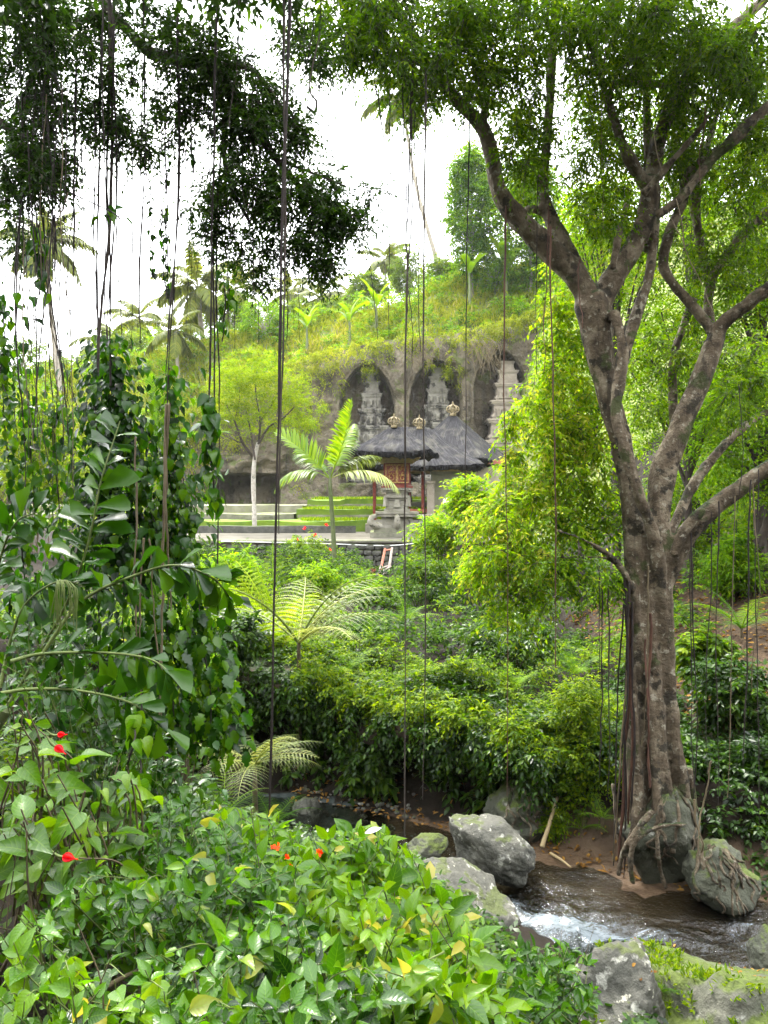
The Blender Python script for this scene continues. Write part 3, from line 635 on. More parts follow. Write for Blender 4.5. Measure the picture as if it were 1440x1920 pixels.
# the lower stretch of wall to the left
mb = MB(); box(mb, (-26, WALL_Y - .35, 1.0), (36.6, .5, 1.45)); box(mb, (-26, WALL_Y - .38, 2.452), (36.8, .62, .1))
tag(obj('garden_wall', mb, M['wallstone'], smooth=False), 'low dark garden wall with a flat top, seen behind the vine column', 'wall')
slab('path', -45, -7.7, WALL_Y - .1, WALL_Y + .26, 2.2, 2.62, M['paving'], 40, .01, 'structure')
# ------------------------------------------------------------------ thatched shrine and pavilions
def hip_roof(root, c, hw, hd, ze, za, ridge, thick=.34, sag=.10, seed=0, rz=0.0):
    """thick thatch on four slopes: outer skin, ragged eave face and dark soffit"""
    mb = MB(); n, m = 36, 14
    cr_, sr = math.cos(rz), math.sin(rz)
    def tr(p): return np.stack([p[:, 0] * cr_ - p[:, 1] * sr + c[0], p[:, 0] * sr + p[:, 1] * cr_ + c[1], p[:, 2]], 1)
    sides = [((-hw, -hd), (hw, -hd), (-ridge, 0), (ridge, 0)), ((hw, -hd), (hw, hd), (ridge, 0), (ridge, 0)), ((hw, hd), (-hw, hd), (ridge, 0), (-ridge, 0)), ((-hw, hd), (-hw, -hd), (-ridge, 0), (-ridge, 0))]
    i = np.arange(m - 1)[:, None] * n; j = np.arange(n - 1)[None]; q = np.stack([i + j, i + j + 1, i + n + j + 1, i + n + j], -1).reshape(-1, 4)
    for si, (a, b, ta, tb) in enumerate(sides):
        u = np.linspace(0, 1, n)[None]; t = np.linspace(0, 1, m)[:, None]
        a, b, ta, tb = (A(k, float) for k in (a, b, ta, tb))
        bot = a + (b - a) * u[..., None]; top = ta + (tb - ta) * u[..., None]
        p = bot * (1 - t[..., None]) + top * t[..., None]
        z = ze + (za - ze) * (t ** 1.0 - sag * 4 * t * (1 - t) * .5) + 0 * u
        edge = .06 * 4 * (u - .5) ** 2                                              # hips stand a little proud, corners sweep up
        z = z + edge * (1 - t) * 2 + .035 * fbm(p[..., 0] * 1 + seed, p[..., 1], 0, 3.0, 3)
        z = z - (.05 + .09 * np.abs(fbm(p[..., 0] + seed, p[..., 1], 3, 5.0, 2))) * (t < .01)
        pv = np.concatenate([p, z[..., None]], -1).reshape(-1, 3)
        ln_ = np.linalg.norm(b - a); uv = np.stack([(u * ln_ + 0 * t) * .25 + si * 7, t * 2 + 0 * u, 0 * t + 0 * u], -1).reshape(-1, 3)
        mb.add(tr(pv), q, None, .5, uv)
        # eave face: two rows stepping in under the skin
        r0 = pv.reshape(m, n, 3)[0]; inw = A([0 - (a + b)[0] / 2, 0 - (a + b)[1] / 2]); inw = inw / max(np.linalg.norm(inw), 1e-6)
        r1 = r0.copy(); r1[:, 2] -= thick * (.8 + .25 * fbm(r0[:, 0] * 1 + seed, r0[:, 1], 8, 4, 2)); r1[:, :2] += inw * .38
        r2 = r1.copy(); r2[:, :2] = r1[:, :2] * .55; r2[:, 2] = ze + .12
        st = np.concatenate([r2, r1, r0]); k = np.arange(n - 1)
        mb.add(tr(st), np.concatenate([np.stack([k, k + 1, n + k + 1, n + k], 1), np.stack([n + k, n + k + 1, 2 * n + k + 1, 2 * n + k], 1)]), None, .5, np.tile(A([[.3, .1, 0]]), (3 * n, 1)) + np.concatenate([np.stack([k0 * 0 + np.linspace(0, ln_ * .25, n), k0 * 0 + kk, k0 * 0], 1) for kk, k0 in ((0, np.zeros(n)), (.2, np.zeros(n)), (.4, np.zeros(n)))]))
    r = obj('roof', mb, M['thatch'], root)
    # loose fibres hanging at the eaves
    fm = MB(); N = 900; per = rng.uniform(0, 4, N); s_ = per.astype(int); u = per - s_
    a = A([s[0] for s in sides])[s_]; b = A([s[1] for s in sides])[s_]
    pp = a + (b - a) * u[:, None]; pos = np.concatenate([pp, np.full((N, 1), ze - .02) + (.06 * 8 * (u - .5) ** 2)[:, None]], 1)
    ax = np.stack([rng.normal(0, .15, N), rng.normal(0, .15, N), -np.ones(N)], 1); out = np.concatenate([norm(pp), np.zeros((N, 1))], 1)
    add_leaves(fm, T2, tr(pos), ax + out * .35, out + rng.normal(0, .2, (N, 3)), rng.uniform(.15, .38, N), .035, rng.uniform(0, 1, N))
    f = obj('thatch_fringe', fm, M['thatch'], r); f['kind'] = 'stuff'
    return r
def finial(root, c, s):
    """openwork crown on the ridge: collar, six curved arms, ring and spike"""
    mb = MB(); c = A(c, float)
    box(mb, c - A([0, 0, .1 * s]), (.55 * s, .55 * s, .22 * s), taper=.7, bev=.1 * s)
    for k in range(6):
        a = k * math.pi / 3; d = A([math.cos(a), math.sin(a), 0])
        tube(mb, spline([c + d * .12 * s + A([0, 0, .1 * s]), c + d * .46 * s + A([0, 0, .32 * s]), c + d * .42 * s + A([0, 0, .62 * s]), c + d * .10 * s + A([0, 0, .78 * s])], 9), .055 * s, 5)
    a = np.linspace(0, 2 * math.pi, 13); tube(mb, np.stack([c[0] + .42 * s * np.cos(a), c[1] + .42 * s * np.sin(a), np.full(13, c[2] + .42 * s)], 1), .04 * s, 5)
    tube(mb, [c + A([0, 0, .1 * s]), c + A([0, 0, .5 * s]), c + A([0, 0, .8 * s]), c + A([0, 0, 1.12 * s])], [.1 * s, .07 * s, .1 * s, .02 * s], 6)
    return obj('finial', mb, M['finial'], root)
# 1. the small offering shrine at the terrace edge
Ys = 40.0; sx = (744 - 720) / F * Ys
sh = thing('offering_shrine', 'carved stone shrine with gilded cabinet and grey thatched roof at the terrace edge', 'shrine', (sx, Ys, TER))
mb = MB(); box(mb, (sx, Ys, TER), (2.75, 2.6, .26)); box(mb, (sx, Ys, TER + .263), (2.35, 2.2, .2)); obj('plinth', mb, M['coping'], sh, smooth=False)
mb = MB(); zb = TER + .466
box(mb, (sx, Ys, zb), (1.95, 1.8, .16)); box(mb, (sx, Ys, zb + .163), (1.6, 1.5, .42)); box(mb, (sx, Ys, zb + .586), (2.05, 1.9, .14)); box(mb, (sx, Ys, zb + .729), (2.2, 2.0, .1))
ped = obj('pedestal', mb, M['shrine'], sh, smooth=False)
for kx, ky in ((-1, -1), (1, -1), (0, -1)):                                          # scroll-shaped corner carvings on the pedestal
    m2 = MB(); c0 = A([sx + kx * .86, Ys + ky * .86, zb + .06])
    o1 = A([kx * .55 if kx else 0, -.35, 0])
    tube(m2, spline([c0, c0 + o1 * .35 + A([0, 0, .02]), c0 + o1 * .8 + A([0, 0, .22]), c0 + o1 * .75 + A([0, 0, .48]), c0 + o1 * .4 + A([0, 0, .55])], 10), np.linspace(.24, .12, 10), 7, .15, seed=kx)
    obj('corner_carving', m2, M['shrine'], ped)
mb = MB(); z2 = zb + .832
for f0, hh, w in ((0, .14, 1.35), (.143, .12, 1.15), (.266, .34, .98), (.609, .1, 1.12), (.712, .12, 1.3), (.835, .16, 1.12), (.998, .10, 1.3), (1.101, .12, 1.5)): box(mb, (sx, Ys, z2 + f0), (w, w * .92, hh), bev=.04)
col_ = obj('shaft', mb, M['shrine'], sh, smooth=False)
m2 = MB()
for s_ in (-1, 1):
    box(m2, (sx + s_ * .58, Ys - .5, z2 + .27), (.2, .2, .5), taper=.75, rz=.78); box(m2, (sx + s_ * .7, Ys - .55, z2 + 1.0), (.22, .2, .34), taper=1.3)
box(m2, (sx, Ys - .5, z2 + .23), (.34, .22, .4), rz=.0, taper=.6); obj('shaft_carving', m2, M['shrine'], col_, smooth=False)
zc = z2 + 1.225
mb = MB(); box(mb, (sx, Ys, zc), (1.62, 1.4, .09)); box(mb, (sx, Ys, zc + .093), (1.5, 1.3, .07)); obj('cabinet_sill', mb, M['redwood'], sh, smooth=False)
mb = MB(); zc2 = zc + .166; box(mb, (sx, Ys, zc2), (1.36, 1.16, 1.10)); cab = obj('cabinet', mb, M['redwood'], sh, smooth=False)
for k in (-1, 1):
    mb = MB(); box(mb, (sx + k * .30, Ys - .6, zc2 + .12), (.48, .05, .86)); pn = obj('gilded_panel', mb, M['redwood'], cab, smooth=False)
    m2 = MB(); cx = sx + k * .30; yy = Ys - .637                                        # scrolling vine relief
    for (dx, dz, r0, tw_) in ((0, .22, .17, 6.5), (.02, .50, .14, -6.0), (-.02, .74, .10, 6.0), (-.13, .38, .08, -5.0), (.13, .64, .08, 5.0), (.14, .32, .07, 5.0), (-.14, .66, .07, -5.0)):   # scrolling tendrils
        a = np.linspace(0, tw_ * k, 14); rr = np.linspace(r0, .02, 14); tube(m2, np.stack([cx + k * dx + rr * np.cos(a + 1), np.full(14, yy), zc2 + .1 + dz + rr * np.sin(a + 1)], 1), np.linspace(.03, .02, 14), 4)
    obj('relief', m2, M['gold'], pn)
    m3 = MB()
    for dx in (-.265, .265): box(m3, (cx + dx, Ys - .61, zc2 + .08), (.05, .08, .94))
    for dz in (.08, .975): box(m3, (cx, Ys - .612, zc2 + dz), (.48, .076, .05))
    obj('panel_frame', m3, M['gold'], pn, smooth=False)
mb = MB(); zt = zc2 + 1.103
for f0, hh, w in ((0, .09, 1.7), (.093, .09, 1.95), (.186, .12, 2.25), (.309, .10, 2.5)): box(mb, (sx, Ys, zt + f0), (w, w * .95, hh))
obj('cornice', mb, M['goldtrim'], sh, smooth=False)
ze = zt + .42
hip_roof(sh, (sx, Ys), 1.95, 1.85, ze + .14, ze + 1.50, .4, .34, seed=1, rz=-.17)
finial(sh, (sx - .15, Ys, ze + 1.50), .62)
# 2. pavilion just behind the shrine
Yp = 46.5; qx = (783 - 720) / F * Yp
pv = thing('open_pavilion', 'thatched pavilion with pale stone end wall directly behind the shrine', 'pavilion', (qx, Yp, TER))
mb = MB(); box(mb, (qx, Yp, TER), (6.2, 5.4, .5)); box(mb, (qx, Yp, TER + .503), (6.0, 5.2, .22)); obj('platform', mb, M['shrine'], pv, smooth=False)
zf = TER + .726; hE = EYE - (880 - HZ) / F * Yp
mb = MB(); wx = qx + 1.75
box(mb, (wx + .1, Yp - 1.9, zf), (2.5, .9, .38)); box(mb, (wx + .1, Yp - 1.9, zf + .383), (2.25, .7, hE - zf - .75)); box(mb, (wx + .1, Yp - 1.9, hE - .36), (2.4, .8, .16))
box(mb, (wx + 1.0, Yp + .2, zf), (.5, 3.2, hE - zf - .4)); obj('end_wall', mb, M['plaster'], pv, smooth=False)
mb = MB(); box(mb, (wx - 1.1, Yp - 2.2, zf), (.42, .42, hE - zf - .9)); box(mb, (wx - 1.1, Yp - 2.2, hE - .89), (.52, .52, .14)); obj('pier', mb, M['candi_pale'], pv, smooth=False)
for dx, dy in ((-2.6, -2.1), (-1.0, -2.1), (.2, -2.1), (-2.6, 2.1), (-.4, 2.1)):
    mb = MB(); box(mb, (qx + dx, Yp + dy, zf), (.26, .26, .3)); box(mb, (qx + dx, Yp + dy, zf + .303), (.15, .15, hE - zf - .5)); obj('post', mb, M['redwood'], pv, smooth=False)
mb = MB(); box(mb, (qx - .4, Yp - 1.6, zf + .5), (3.0, 1.2, .12)); box(mb, (qx - .4, Yp - 2.22, zf + .42), (3.1, .1, .16)); obj('sitting_deck', mb, M['wood_red'], pv, smooth=False)
mb = MB()
for dy in (-2.2, 2.2): box(mb, (qx, Yp + dy, hE - .2), (6.1, .22, .24))
for dx in (-2.9, 2.9): box(mb, (qx + dx, Yp, hE - .197), (.22, 4.3, .24))
box(mb, (qx, Yp - 2.5, hE + .05), (6.6, .12, .16)); obj('beam', mb, M['goldtrim'], pv, smooth=False)
hip_roof(pv, (qx, Yp), 3.5, 3.3, hE + .16, EYE - (801 - HZ) / F * Yp, .7, .40, seed=5, rz=.04)
finial(pv, (qx + .1, Yp, EYE - (803 - HZ) / F * Yp), .75)
# 3. larger pavilion at the back
Yq = 52.5; rx = (849 - 720) / F * Yq; hQ = EYE - (868 - HZ) / F * Yq
pq = thing('great_pavilion', 'largest thatched pavilion at the back, its tall grey roof rising behind the others', 'pavilion', (rx, Yq, 3.4))
mb = MB(); box(mb, (rx, Yq, 3.4), (7.2, 6.0, 1.2)); obj('platform', mb, M['shrine'], pq, smooth=False)
mb = MB(); box(mb, (rx + 2.45, Yq - 2.4, 4.603), (2.2, .5, hQ - 5.0)); box(mb, (rx + 1.45, Yq - 2.45, 4.603), (.55, .66, hQ - 4.9)); box(mb, (rx + 1.45, Yq - 2.45, hQ - .29), (.75, .8, .14)); obj('end_wall', mb, M['candi_pale'], pq, smooth=False)
for dx, dy in ((-3, -2.4), (-1, -2.4), (.7, -2.4), (-3, 2.4), (0, 2.4), (3, 2.4)):
    mb = MB(); box(mb, (rx + dx, Yq + dy, 4.6), (.3, .3, .3)); box(mb, (rx + dx, Yq + dy, 4.903), (.18, .18, hQ - 5.1)); obj('post', mb, M['dark'], pq, smooth=False)
mb = MB()
for dy in (-2.7, 2.7): box(mb, (rx, Yq + dy, hQ - .2), (7.4, .24, .26))
for dx in (-3.4, 3.4): box(mb, (rx + dx, Yq, hQ - .197), (.24, 5.2, .26))
obj('beam', mb, M['wood_red'], pq, smooth=False)
hip_roof(pq, (rx, Yq), 3.3, 3.2, hQ + .1, EYE - (777 - HZ) / F * Yq, .2, .5, seed=9, rz=-.47)
finial(pq, (rx, Yq, EYE - (778 - HZ) / F * Yq), .85)
# globe lamp, stepladder, small stone lantern bench
Yl = 37.5; lx = (838 - 720) / F * Yl; lz = EYE - (942 - HZ) / F * Yl
gl = thing('globe_lamp', 'round cream globe lamp on a thin post right of the pavilion wall', 'lamp', (lx, Yl, TER))
mb = MB(); tube(mb, [(lx, Yl, TER), (lx, Yl, TER + .1), (lx, Yl, lz - .2)], [.08, .035, .035], 8); obj('post', mb, M['dark'], gl)
mb = MB(); a = np.linspace(0, math.pi, 13); tube(mb, np.stack([0 * a + lx, 0 * a + Yl, lz - .22 * np.cos(a)], 1), np.maximum(.22 * np.sin(a), .012), 18); obj('globe', mb, M['globe'], gl)
Yt = 33.0
st = thing('wooden_stepladder', 'small old wooden stepladder standing against the mossy retaining wall', 'stepladder', P(715, 1085, Yt))
a0, a1 = P(711, 1082, Yt), P(722, 1029, Yt + 1.9); b0, b1 = P(728, 1076, Yt + .1), P(735, 1027, Yt + 1.9)
for s_, (u_, w_, m_) in enumerate(((a0, a1, 'wood_red'), (b0, b1, 'wood'))):
    mb = MB(); tube(mb, np.linspace(u_, w_, 6), .055, 4); obj('rail', mb, M[m_], st, smooth=False)
for t, m_ in ((.93, 'wood_red'), (.30, 'wood'), (.05, 'wood')):
    mb = MB(); tube(mb, np.linspace(a0 + (a1 - a0) * t, b0 + (b1 - b0) * t, 4), .05, 4); obj('rung', mb, M[m_], st, smooth=False)
for (p0, p1) in ((P(707, 1094, Yt - .9), P(714, 1060, Yt + .4)), (P(704, 1079, Yt - .6), P(733, 1062, Yt + .6)), (P(701, 1079, Yt - .6), P(712, 1082, Yt - .1))):
    mb = MB(); tube(mb, np.linspace(p0, p1, 4), .045, 4); obj('brace', mb, M['wood'], st, smooth=False)
# stone offering table between shrine and pavilion
Yo = 42.0; ox = (785 - 720) / F * Yo
ot = thing('stone_table', 'low stone offering table between the shrine and the pavilion', 'table', (ox, Yo, TER))
mb = MB(); box(mb, (ox, Yo, TER + .98), (1.5, .8, .12)); obj('table_top', mb, M['candi_pale'], ot, smooth=False)
for k in (-1, 1):
    mb = MB(); box(mb, (ox + k * .5, Yo, TER), (.3, .55, .977), taper=.8); obj('leg', mb, M['shrine'], ot, smooth=False)
PI_ = math.pi
# ------------------------------------------------------------------ boulders
def boulder(name, label, c, rad, seed, mat, rz=0.0, tilt=0.0, facets=7, group=None, n=26, sink=.35):
    s = np.linspace(-1, 1, n); r_ = np.random.default_rng(seed); mb = MB()
    pl = norm(r_.normal(size=(facets, 3))); pd = r_.uniform(.62, .9, facets)
    for ax in range(3):
        for sg in (-1, 1):
            a, b = np.meshgrid(s, s); a = np.tan(a * .785); b = np.tan(b * .785); p = [None] * 3
            p[ax] = np.full_like(a, sg); p[(ax + 1) % 3] = a; p[(ax + 2) % 3] = b * sg
            d = norm(np.stack(p, -1).reshape(-1, 3))
            k = np.ones(len(d))
            for nn, dd in zip(pl, pd):                                    # soft planar faces
                t = d @ nn; k = np.where(t > .05, np.minimum(k, dd / np.maximum(t, .05) * .5 + k * .5 if False else np.minimum(k, dd / np.maximum(t, .05))), k)
            k = k * (1 + .15 * fbm(d[:, 0] * 1.4 + seed, d[:, 1] * 1.4, d[:, 2] * 1.4, 1, 4) + .05 * np.abs(fbm(d[:, 0] * 2 + seed, d[:, 1] * 2, d[:, 2] * 2, 2.6, 4)) + .02 * fbm(d[:, 0] * 2 + seed, d[:, 1] * 2, d[:, 2] * 2, 7, 3))
            v = d * k[:, None] * A(rad)
            ct, sn = math.cos(tilt), math.sin(tilt); v = np.stack([v[:, 0] * ct + v[:, 2] * sn, v[:, 1], -v[:, 0] * sn + v[:, 2] * ct], 1)
            ct, sn = math.cos(rz), math.sin(rz); v = np.stack([v[:, 0] * ct - v[:, 1] * sn, v[:, 0] * sn + v[:, 1] * ct, v[:, 2]], 1)
            i = np.arange(n - 1)[:, None] * n; j = np.arange(n - 1)[None]
            mb.add(v, np.stack([i + j, i + j + 1, i + n + j + 1, i + n + j], -1).reshape(-1, 4))
    m = mb.mesh(name); o = obj(name, m, mat); o.location = [float(x) for x in c]
    return tag(o, label, 'boulder', group)
BG = 'boulders along the stream'
boulder('boulder', 'pale lichen-spotted angular boulder, upper of the pair in mid-stream', P(920, 1594, 10.0), (.66, .46, .37), 3, M['boulder'], -.15, .40, group=BG)
boulder('boulder', 'low broad grey boulder in front of the pale angular one', P(862, 1690, 9.1), (.80, .6, .40), 8, M['boulder'], -.25, .22, 6, group=BG)
boulder('boulder', 'grey-green boulder wrapped in roots below the far bank, behind the leaning stick', P(985, 1522, 11.4), (.60, .5, .46), 13, M['boulder_moss'], .3, -.25, 6, group=BG)
boulder('boulder', 'large mossy boulder under the fig trunk, gripped by its roots', P(1240, 1565, 10.0), (.48, .44, .62), 23, M['boulder_moss'], .1, .1, 9, group=BG)
boulder('boulder', 'rounded boulder with tangled roots at the right water edge', P(1345, 1640, 9.55), (.50, .42, .42), 28, M['boulder_moss'], .4, .2, 10, group=BG)
boulder('boulder', 'brown boulder cut off by the right edge of the picture, in the water', P(1450, 1790, 7.6), (.26, .35, .28), 31, M['boulder_moss'], .2, 0, 5, group=BG)
boulder('boulder', 'dark rounded boulder at the foot of the tree fern', P(575, 1530, 12.3), (.26, .25, .30), 37, M['boulder'], .3, 0, 5, group=BG)
boulder('boulder', 'small wet stone at the waterline between bush and pale boulder', P(800, 1592, 10.6), (.30, .25, .18), 41, M['boulder_moss'], .3, 0, 5, group=BG)
boulder('boulder', 'huge mossy foreground rock filling the bottom right corner', P(1345, 2010, 6.15), (1.30, 1.15, .98), 47, M['boulder_moss'], .35, .10, 9, group=BG, n=40)
boulder('boulder', 'white-patched lichen rock at the bottom, left of the huge mossy one', P(1160, 1925, 6.0), (.50, .55, .62), 55, M['boulder'], -.2, .28, 7, group=BG, n=30)
boulder('boulder', 'flat grey rock shelf by the water, beyond the foreground rocks', P(1200, 1850, 6.7), (.72, .45, .30), 61, M['boulder'], .1, .1, 7, group=BG, n=26)
def stick(name, label, pts, r, mat, cat='stick', sides=7):
    mb = MB(); tube(mb, spline(pts, 14), np.linspace(r, r * .6, 14), sides, .12); return tag(obj(name, mb, mat), label, cat)
stick('bamboo_stick', 'broken bamboo stick leaning against the far bank', [P(1016, 1588, 10.7), P(1030, 1545, 10.85), P(1045, 1495, 11.1)], .035, M['bamboo'])
stick('fallen_stick', 'short pale stick lying on the wet mud', [P(1032, 1600, 10.65), P(1052, 1612, 10.4), P(1070, 1626, 10.25)], .022, M['bamboo'])
stick('fallen_branch', 'long dry cane lying through the foreground bush', [P(90, 1930, 2.6), P(200, 1850, 2.75), P(300, 1800, 2.9)], .011, M['root_tan'], 'branch')

# ------------------------------------------------------------------ fig tree on the right
def limb(mb, pts, Y, n=None, sides=12, rough=.16, seed=0):
    """pts: (px, py, radius px[, depth offset])"""
    q = []
    for p in pts:
        dY = p[3] if len(p) > 3 else 0.0; w = P(p[0], p[1], Y + dY); q.append((*w, p[2] / F * (Y + dY)))
    k = n or max(8, len(pts) * 6); s = spline(q, k); tube(mb, s[:, :3], np.maximum(s[:, 3], .004), sides, rough, seed=seed); return s
FY = 10.1
fig = thing('fig_tree', 'big multi-stemmed fig tree with pale mottled trunk on the right bank', 'tree', P(1218, 1500, FY))
mb = MB()
LIMBS = []
trunk = [
 [(1196, 1590, 14, -.2), (1194, 1500, 22, -.05), (1194, 1420, 22), (1196, 1300, 19), (1196, 1200, 18), (1194, 1100, 19), (1187, 960, 21), (1168, 850, 19), (1136, 720, 21), (1122, 640, 28), (1113, 580, 36), (1112, 555, 32)],
 [(1272, 1580, 16, -.1), (1260, 1490, 26, .02), (1250, 1400, 24), (1246, 1300, 21), (1243, 1180, 20), (1241, 1100, 20), (1240, 1050, 22), (1240, 1000, 20)],
 [(1228, 1560, 26, .1), (1224, 1460, 30, .1), (1220, 1300, 26, .08), (1218, 1150, 25, .06), (1216, 1040, 26, .05), (1206, 960, 18, .03)],
 [(1236, 1570, 7, -.42), (1231, 1500, 9, -.3), (1226, 1400, 9, -.22), (1215, 1290, 8, -.18), (1207, 1230, 6, -.14), (1205, 1160, 4, -.06)],
 [(1262, 1600, 7, -.45), (1256, 1530, 9, -.32), (1250, 1470, 11, -.24), (1240, 1400, 11, -.2), (1236, 1320, 9, -.18), (1228, 1230, 6, -.13), (1224, 1150, 4, -.06)],
 [(1180, 1610, 7, -.35), (1190, 1540, 9, -.28), (1198, 1470, 10, -.22), (1192, 1400, 9, -.19), (1188, 1320, 8, -.16), (1184, 1240, 5, -.08)],
 [(1300, 1590, 8, -.3), (1290, 1520, 11, -.2), (1276, 1450, 13, -.17), (1266, 1390, 12, -.15), (1262, 1310, 9, -.12), (1256, 1220, 7, -.08), (1250, 1120, 5, -.03)],
]
for k, t in enumerate(trunk): limb(mb, t, FY, len(t) * 9, 18 if t[2][2] > 15 else 10, .12 if t[2][2] > 15 else .10, seed=k * 3.3)
limbs = [
 [(1112, 580, 34), (1086, 528, 32, -.05), (1032, 470, 34, -.1), (972, 410, 29, -.2), (936, 360, 25, -.3), (921, 290, 20, -.4), (905, 240, 19, -.45), (868, 200, 17, -.5), (820, 145, 16, -.6), (780, 82, 14, -.7), (745, 20, 13, -.8), (700, -60, 12, -.9), (640, -170, 9, -1)],
 [(905, 245, 10, -.45), (909, 205, 9, -.4), (914, 172, 7, -.4)],
 [(1098, 545, 26, .1), (1070, 480, 24, .2), (1040, 425, 20, .25), (1018, 360, 16, .3), (1022, 290, 14, .3), (1030, 200, 13, .3), (1036, 100, 13, .3), (1045, 0, 13, .3), (1050, -140, 11, .3)],
 [(1020, 400, 9, .3), (1000, 392, 9, .3), (985, 396, 7, .35)],
 [(1122, 570, 36), (1150, 520, 30), (1178, 480, 27), (1205, 425, 25), (1218, 370, 25), (1220, 335, 20)],
 [(1214, 352, 20), (1190, 315, 17, -.1), (1165, 265, 15, -.2), (1140, 190, 11, -.3), (1112, 95, 9, -.4), (1085, 15, 8, -.5), (1070, -90, 6, -.6)],
 [(1140, 190, 9, -.3), (1150, 160, 9, -.2), (1175, 152, 10), (1240, 158, 9, .3), (1300, 170, 7, .5)],
 [(1220, 345, 20), (1236, 260, 20, .2), (1268, 182, 19, .3), (1312, 110, 16, .4), (1382, 45, 15, .5), (1445, -12, 13, .6), (1520, -90, 10, .7)],
 [(1215, 345, 12, .3), (1214, 260, 10, .4), (1212, 160, 9, .5), (1206, 60, 9, .6), (1212, -60, 7, .7)],
 [(1205, 365, 10, -.2), (1240, 325, 9, -.3), (1275, 285, 8, -.4), (1310, 245, 6, -.5), (1330, 215, 4, -.6)],
 [(1232, 405, 12, -.2), (1278, 370, 14, -.3), (1330, 305, 15, -.4), (1385, 252, 15, -.5), (1450, 190, 13, -.6), (1540, 120, 10, -.7)],
 [(1148, 505, 9, -.3), (1158, 450, 9, -.3), (1166, 410, 8, -.2), (1180, 372, 6, -.2)],
 [(1216, 470, 18, .2), (1224, 400, 17, .2), (1228, 330, 14, .3), (1226, 250, 10, .4)],
 # pale sinuous stem and the stems behind it
 [(1240, 1180, 6, -.06), (1238, 1090, 18, -.12), (1224, 1000, 17, -.22), (1196, 920, 16, -.36), (1166, 825, 17, -.38), (1155, 760, 16, -.36), (1164, 690, 18, -.3), (1166, 640, 14, -.3), (1150, 585, 15, -.24)],
 [(1164, 695, 14, -.1), (1190, 600, 16), (1212, 535, 14, .05), (1226, 450, 12, .1), (1230, 350, 11, .1)],
 [(1238, 1150, 12, .05), (1240, 1070, 32), (1236, 960, 30, .05), (1246, 880, 36, .08), (1276, 800, 30, .1), (1310, 722, 28, .1), (1336, 650, 26, .1), (1352, 612, 20, .05), (1388, 580, 19, -.1), (1442, 540, 18, -.3), (1520, 490, 15, -.5)],
 [(1338, 625, 16, .1), (1300, 575, 14, .15), (1258, 528, 13, .2), (1244, 490, 12, .2), (1258, 430, 12, .2), (1282, 370, 12, .25), (1290, 328, 15, .3), (1340, 288, 14, .4), (1402, 248, 14, .5), (1480, 190, 11, .6)],
 [(1330, 610, 14, .3), (1328, 560, 14, .35), (1345, 505, 13, .4), (1398, 435, 14, .4), (1460, 380, 12, .4), (1540, 330, 9, .4)],
 [(1330, 540, 13, .5), (1312, 450, 13, .6), (1304, 380, 12, .7), (1312, 310, 10, .8), (1340, 230, 8, .9), (1365, 130, 8, 1.0), (1385, 40, 6, 1)],
 [(1262, 820, 10, .4), (1262, 740, 11, .5), (1265, 660, 10, .6), (1300, 560, 9, .8)],
 [(1240, 1150, 10, .0), (1247, 1085, 27, .0), (1288, 1002, 27, -.1), (1350, 942, 25, -.2), (1402, 905, 22, -.3), (1455, 868, 20, -.4), (1540, 820, 16, -.5)],
 [(1262, 1040, 13, -.3), (1290, 985, 12, -.35), (1320, 955, 10, -.4)],
 [(1252, 1010, 13, .2), (1276, 960, 13, .3), (1300, 910, 12, .4), (1340, 855, 11, .5), (1395, 800, 9, .6), (1460, 760, 7, .7)],
 # low dark branches to the left
 [(1192, 1120, 9, -.1), (1168, 1070, 8, -.2), (1140, 1040, 7, -.3), (1090, 1010, 5, -.5), (1045, 995, 4, -.7)],
 [(1150, 1048, 5, -.2), (1100, 1043, 4, -.2), (1040, 1046, 3.5, -.2), (1000, 1030, 2.5, -.2), (900, 1020, 2, -.2), (850, 1030, 1.5, -.2)],
 [(1062, 1046, 3, -.2), (1030, 1020, 2.5, -.3), (990, 1010, 2, -.4)],
]
limbs = [[(p[0], p[1], p[2] * (.70 if p[2] > 12 else .82), *p[3:]) for p in t] for t in limbs]
for k, t in enumerate(limbs): limb(mb, t, FY, len(t) * 7, 14 if t[1][2] > 12 else 8, .09, seed=k * 1.7 + 9)
# root flare around the boulder
for t in ([(1262, 1560, 16, -.1), (1290, 1600, 12, -.3), (1330, 1615, 9, -.4), (1370, 1660, 7, -.5)], [(1225, 1520, 9, -.5), (1190, 1560, 9, -.55), (1168, 1600, 8, -.3), (1160, 1640, 6, -.2)],
          [(1290, 1545, 7, -.5), (1235, 1550, 9, -.62), (1190, 1580, 8, -.56), (1182, 1620, 8, -.45), (1186, 1655, 7, -.4)], [(1232, 1560, 7, -.6), (1234, 1600, 8, -.58), (1240, 1640, 8, -.4), (1250, 1665, 6, -.4)],
          [(1310, 1570, 8, -.5), (1318, 1620, 8, -.72), (1330, 1665, 9, -.72), (1310, 1690, 7, -.6)], [(1330, 1605, 7, -.9), (1348, 1640, 6, -.98), (1352, 1690, 6, -.8)], [(1350, 1600, 6, -.8), (1385, 1640, 6, -.85), (1396, 1690, 6, -.7)],
          [(1150, 1470, 8, .1), (1155, 1530, 9, 0), (1165, 1600, 9, -.1)], [(1292, 1440, 12, 0), (1300, 1500, 10, 0), (1302, 1580, 9, -.1)]):
    limb(mb, [(p[0], p[1], p[2] * .62, *p[3:]) for p in t], FY, 16, 8, .2, seed=t[0][0])
fv, fq = fuse(mb, .025, .010); fz_ = fv[fq].mean(1); zr, zt_ = P(0, 1500, FY)[2], P(0, 1040, FY)[2]
fn_ = vnormals(fv, fq); fo_ = A(fig['_o'])
obj('trunk', subset(fv, fq, fn_, (fz_[:, 2] >= zr) & (fz_[:, 2] < zt_), 'trunk', fo_), M['bark'], fig)
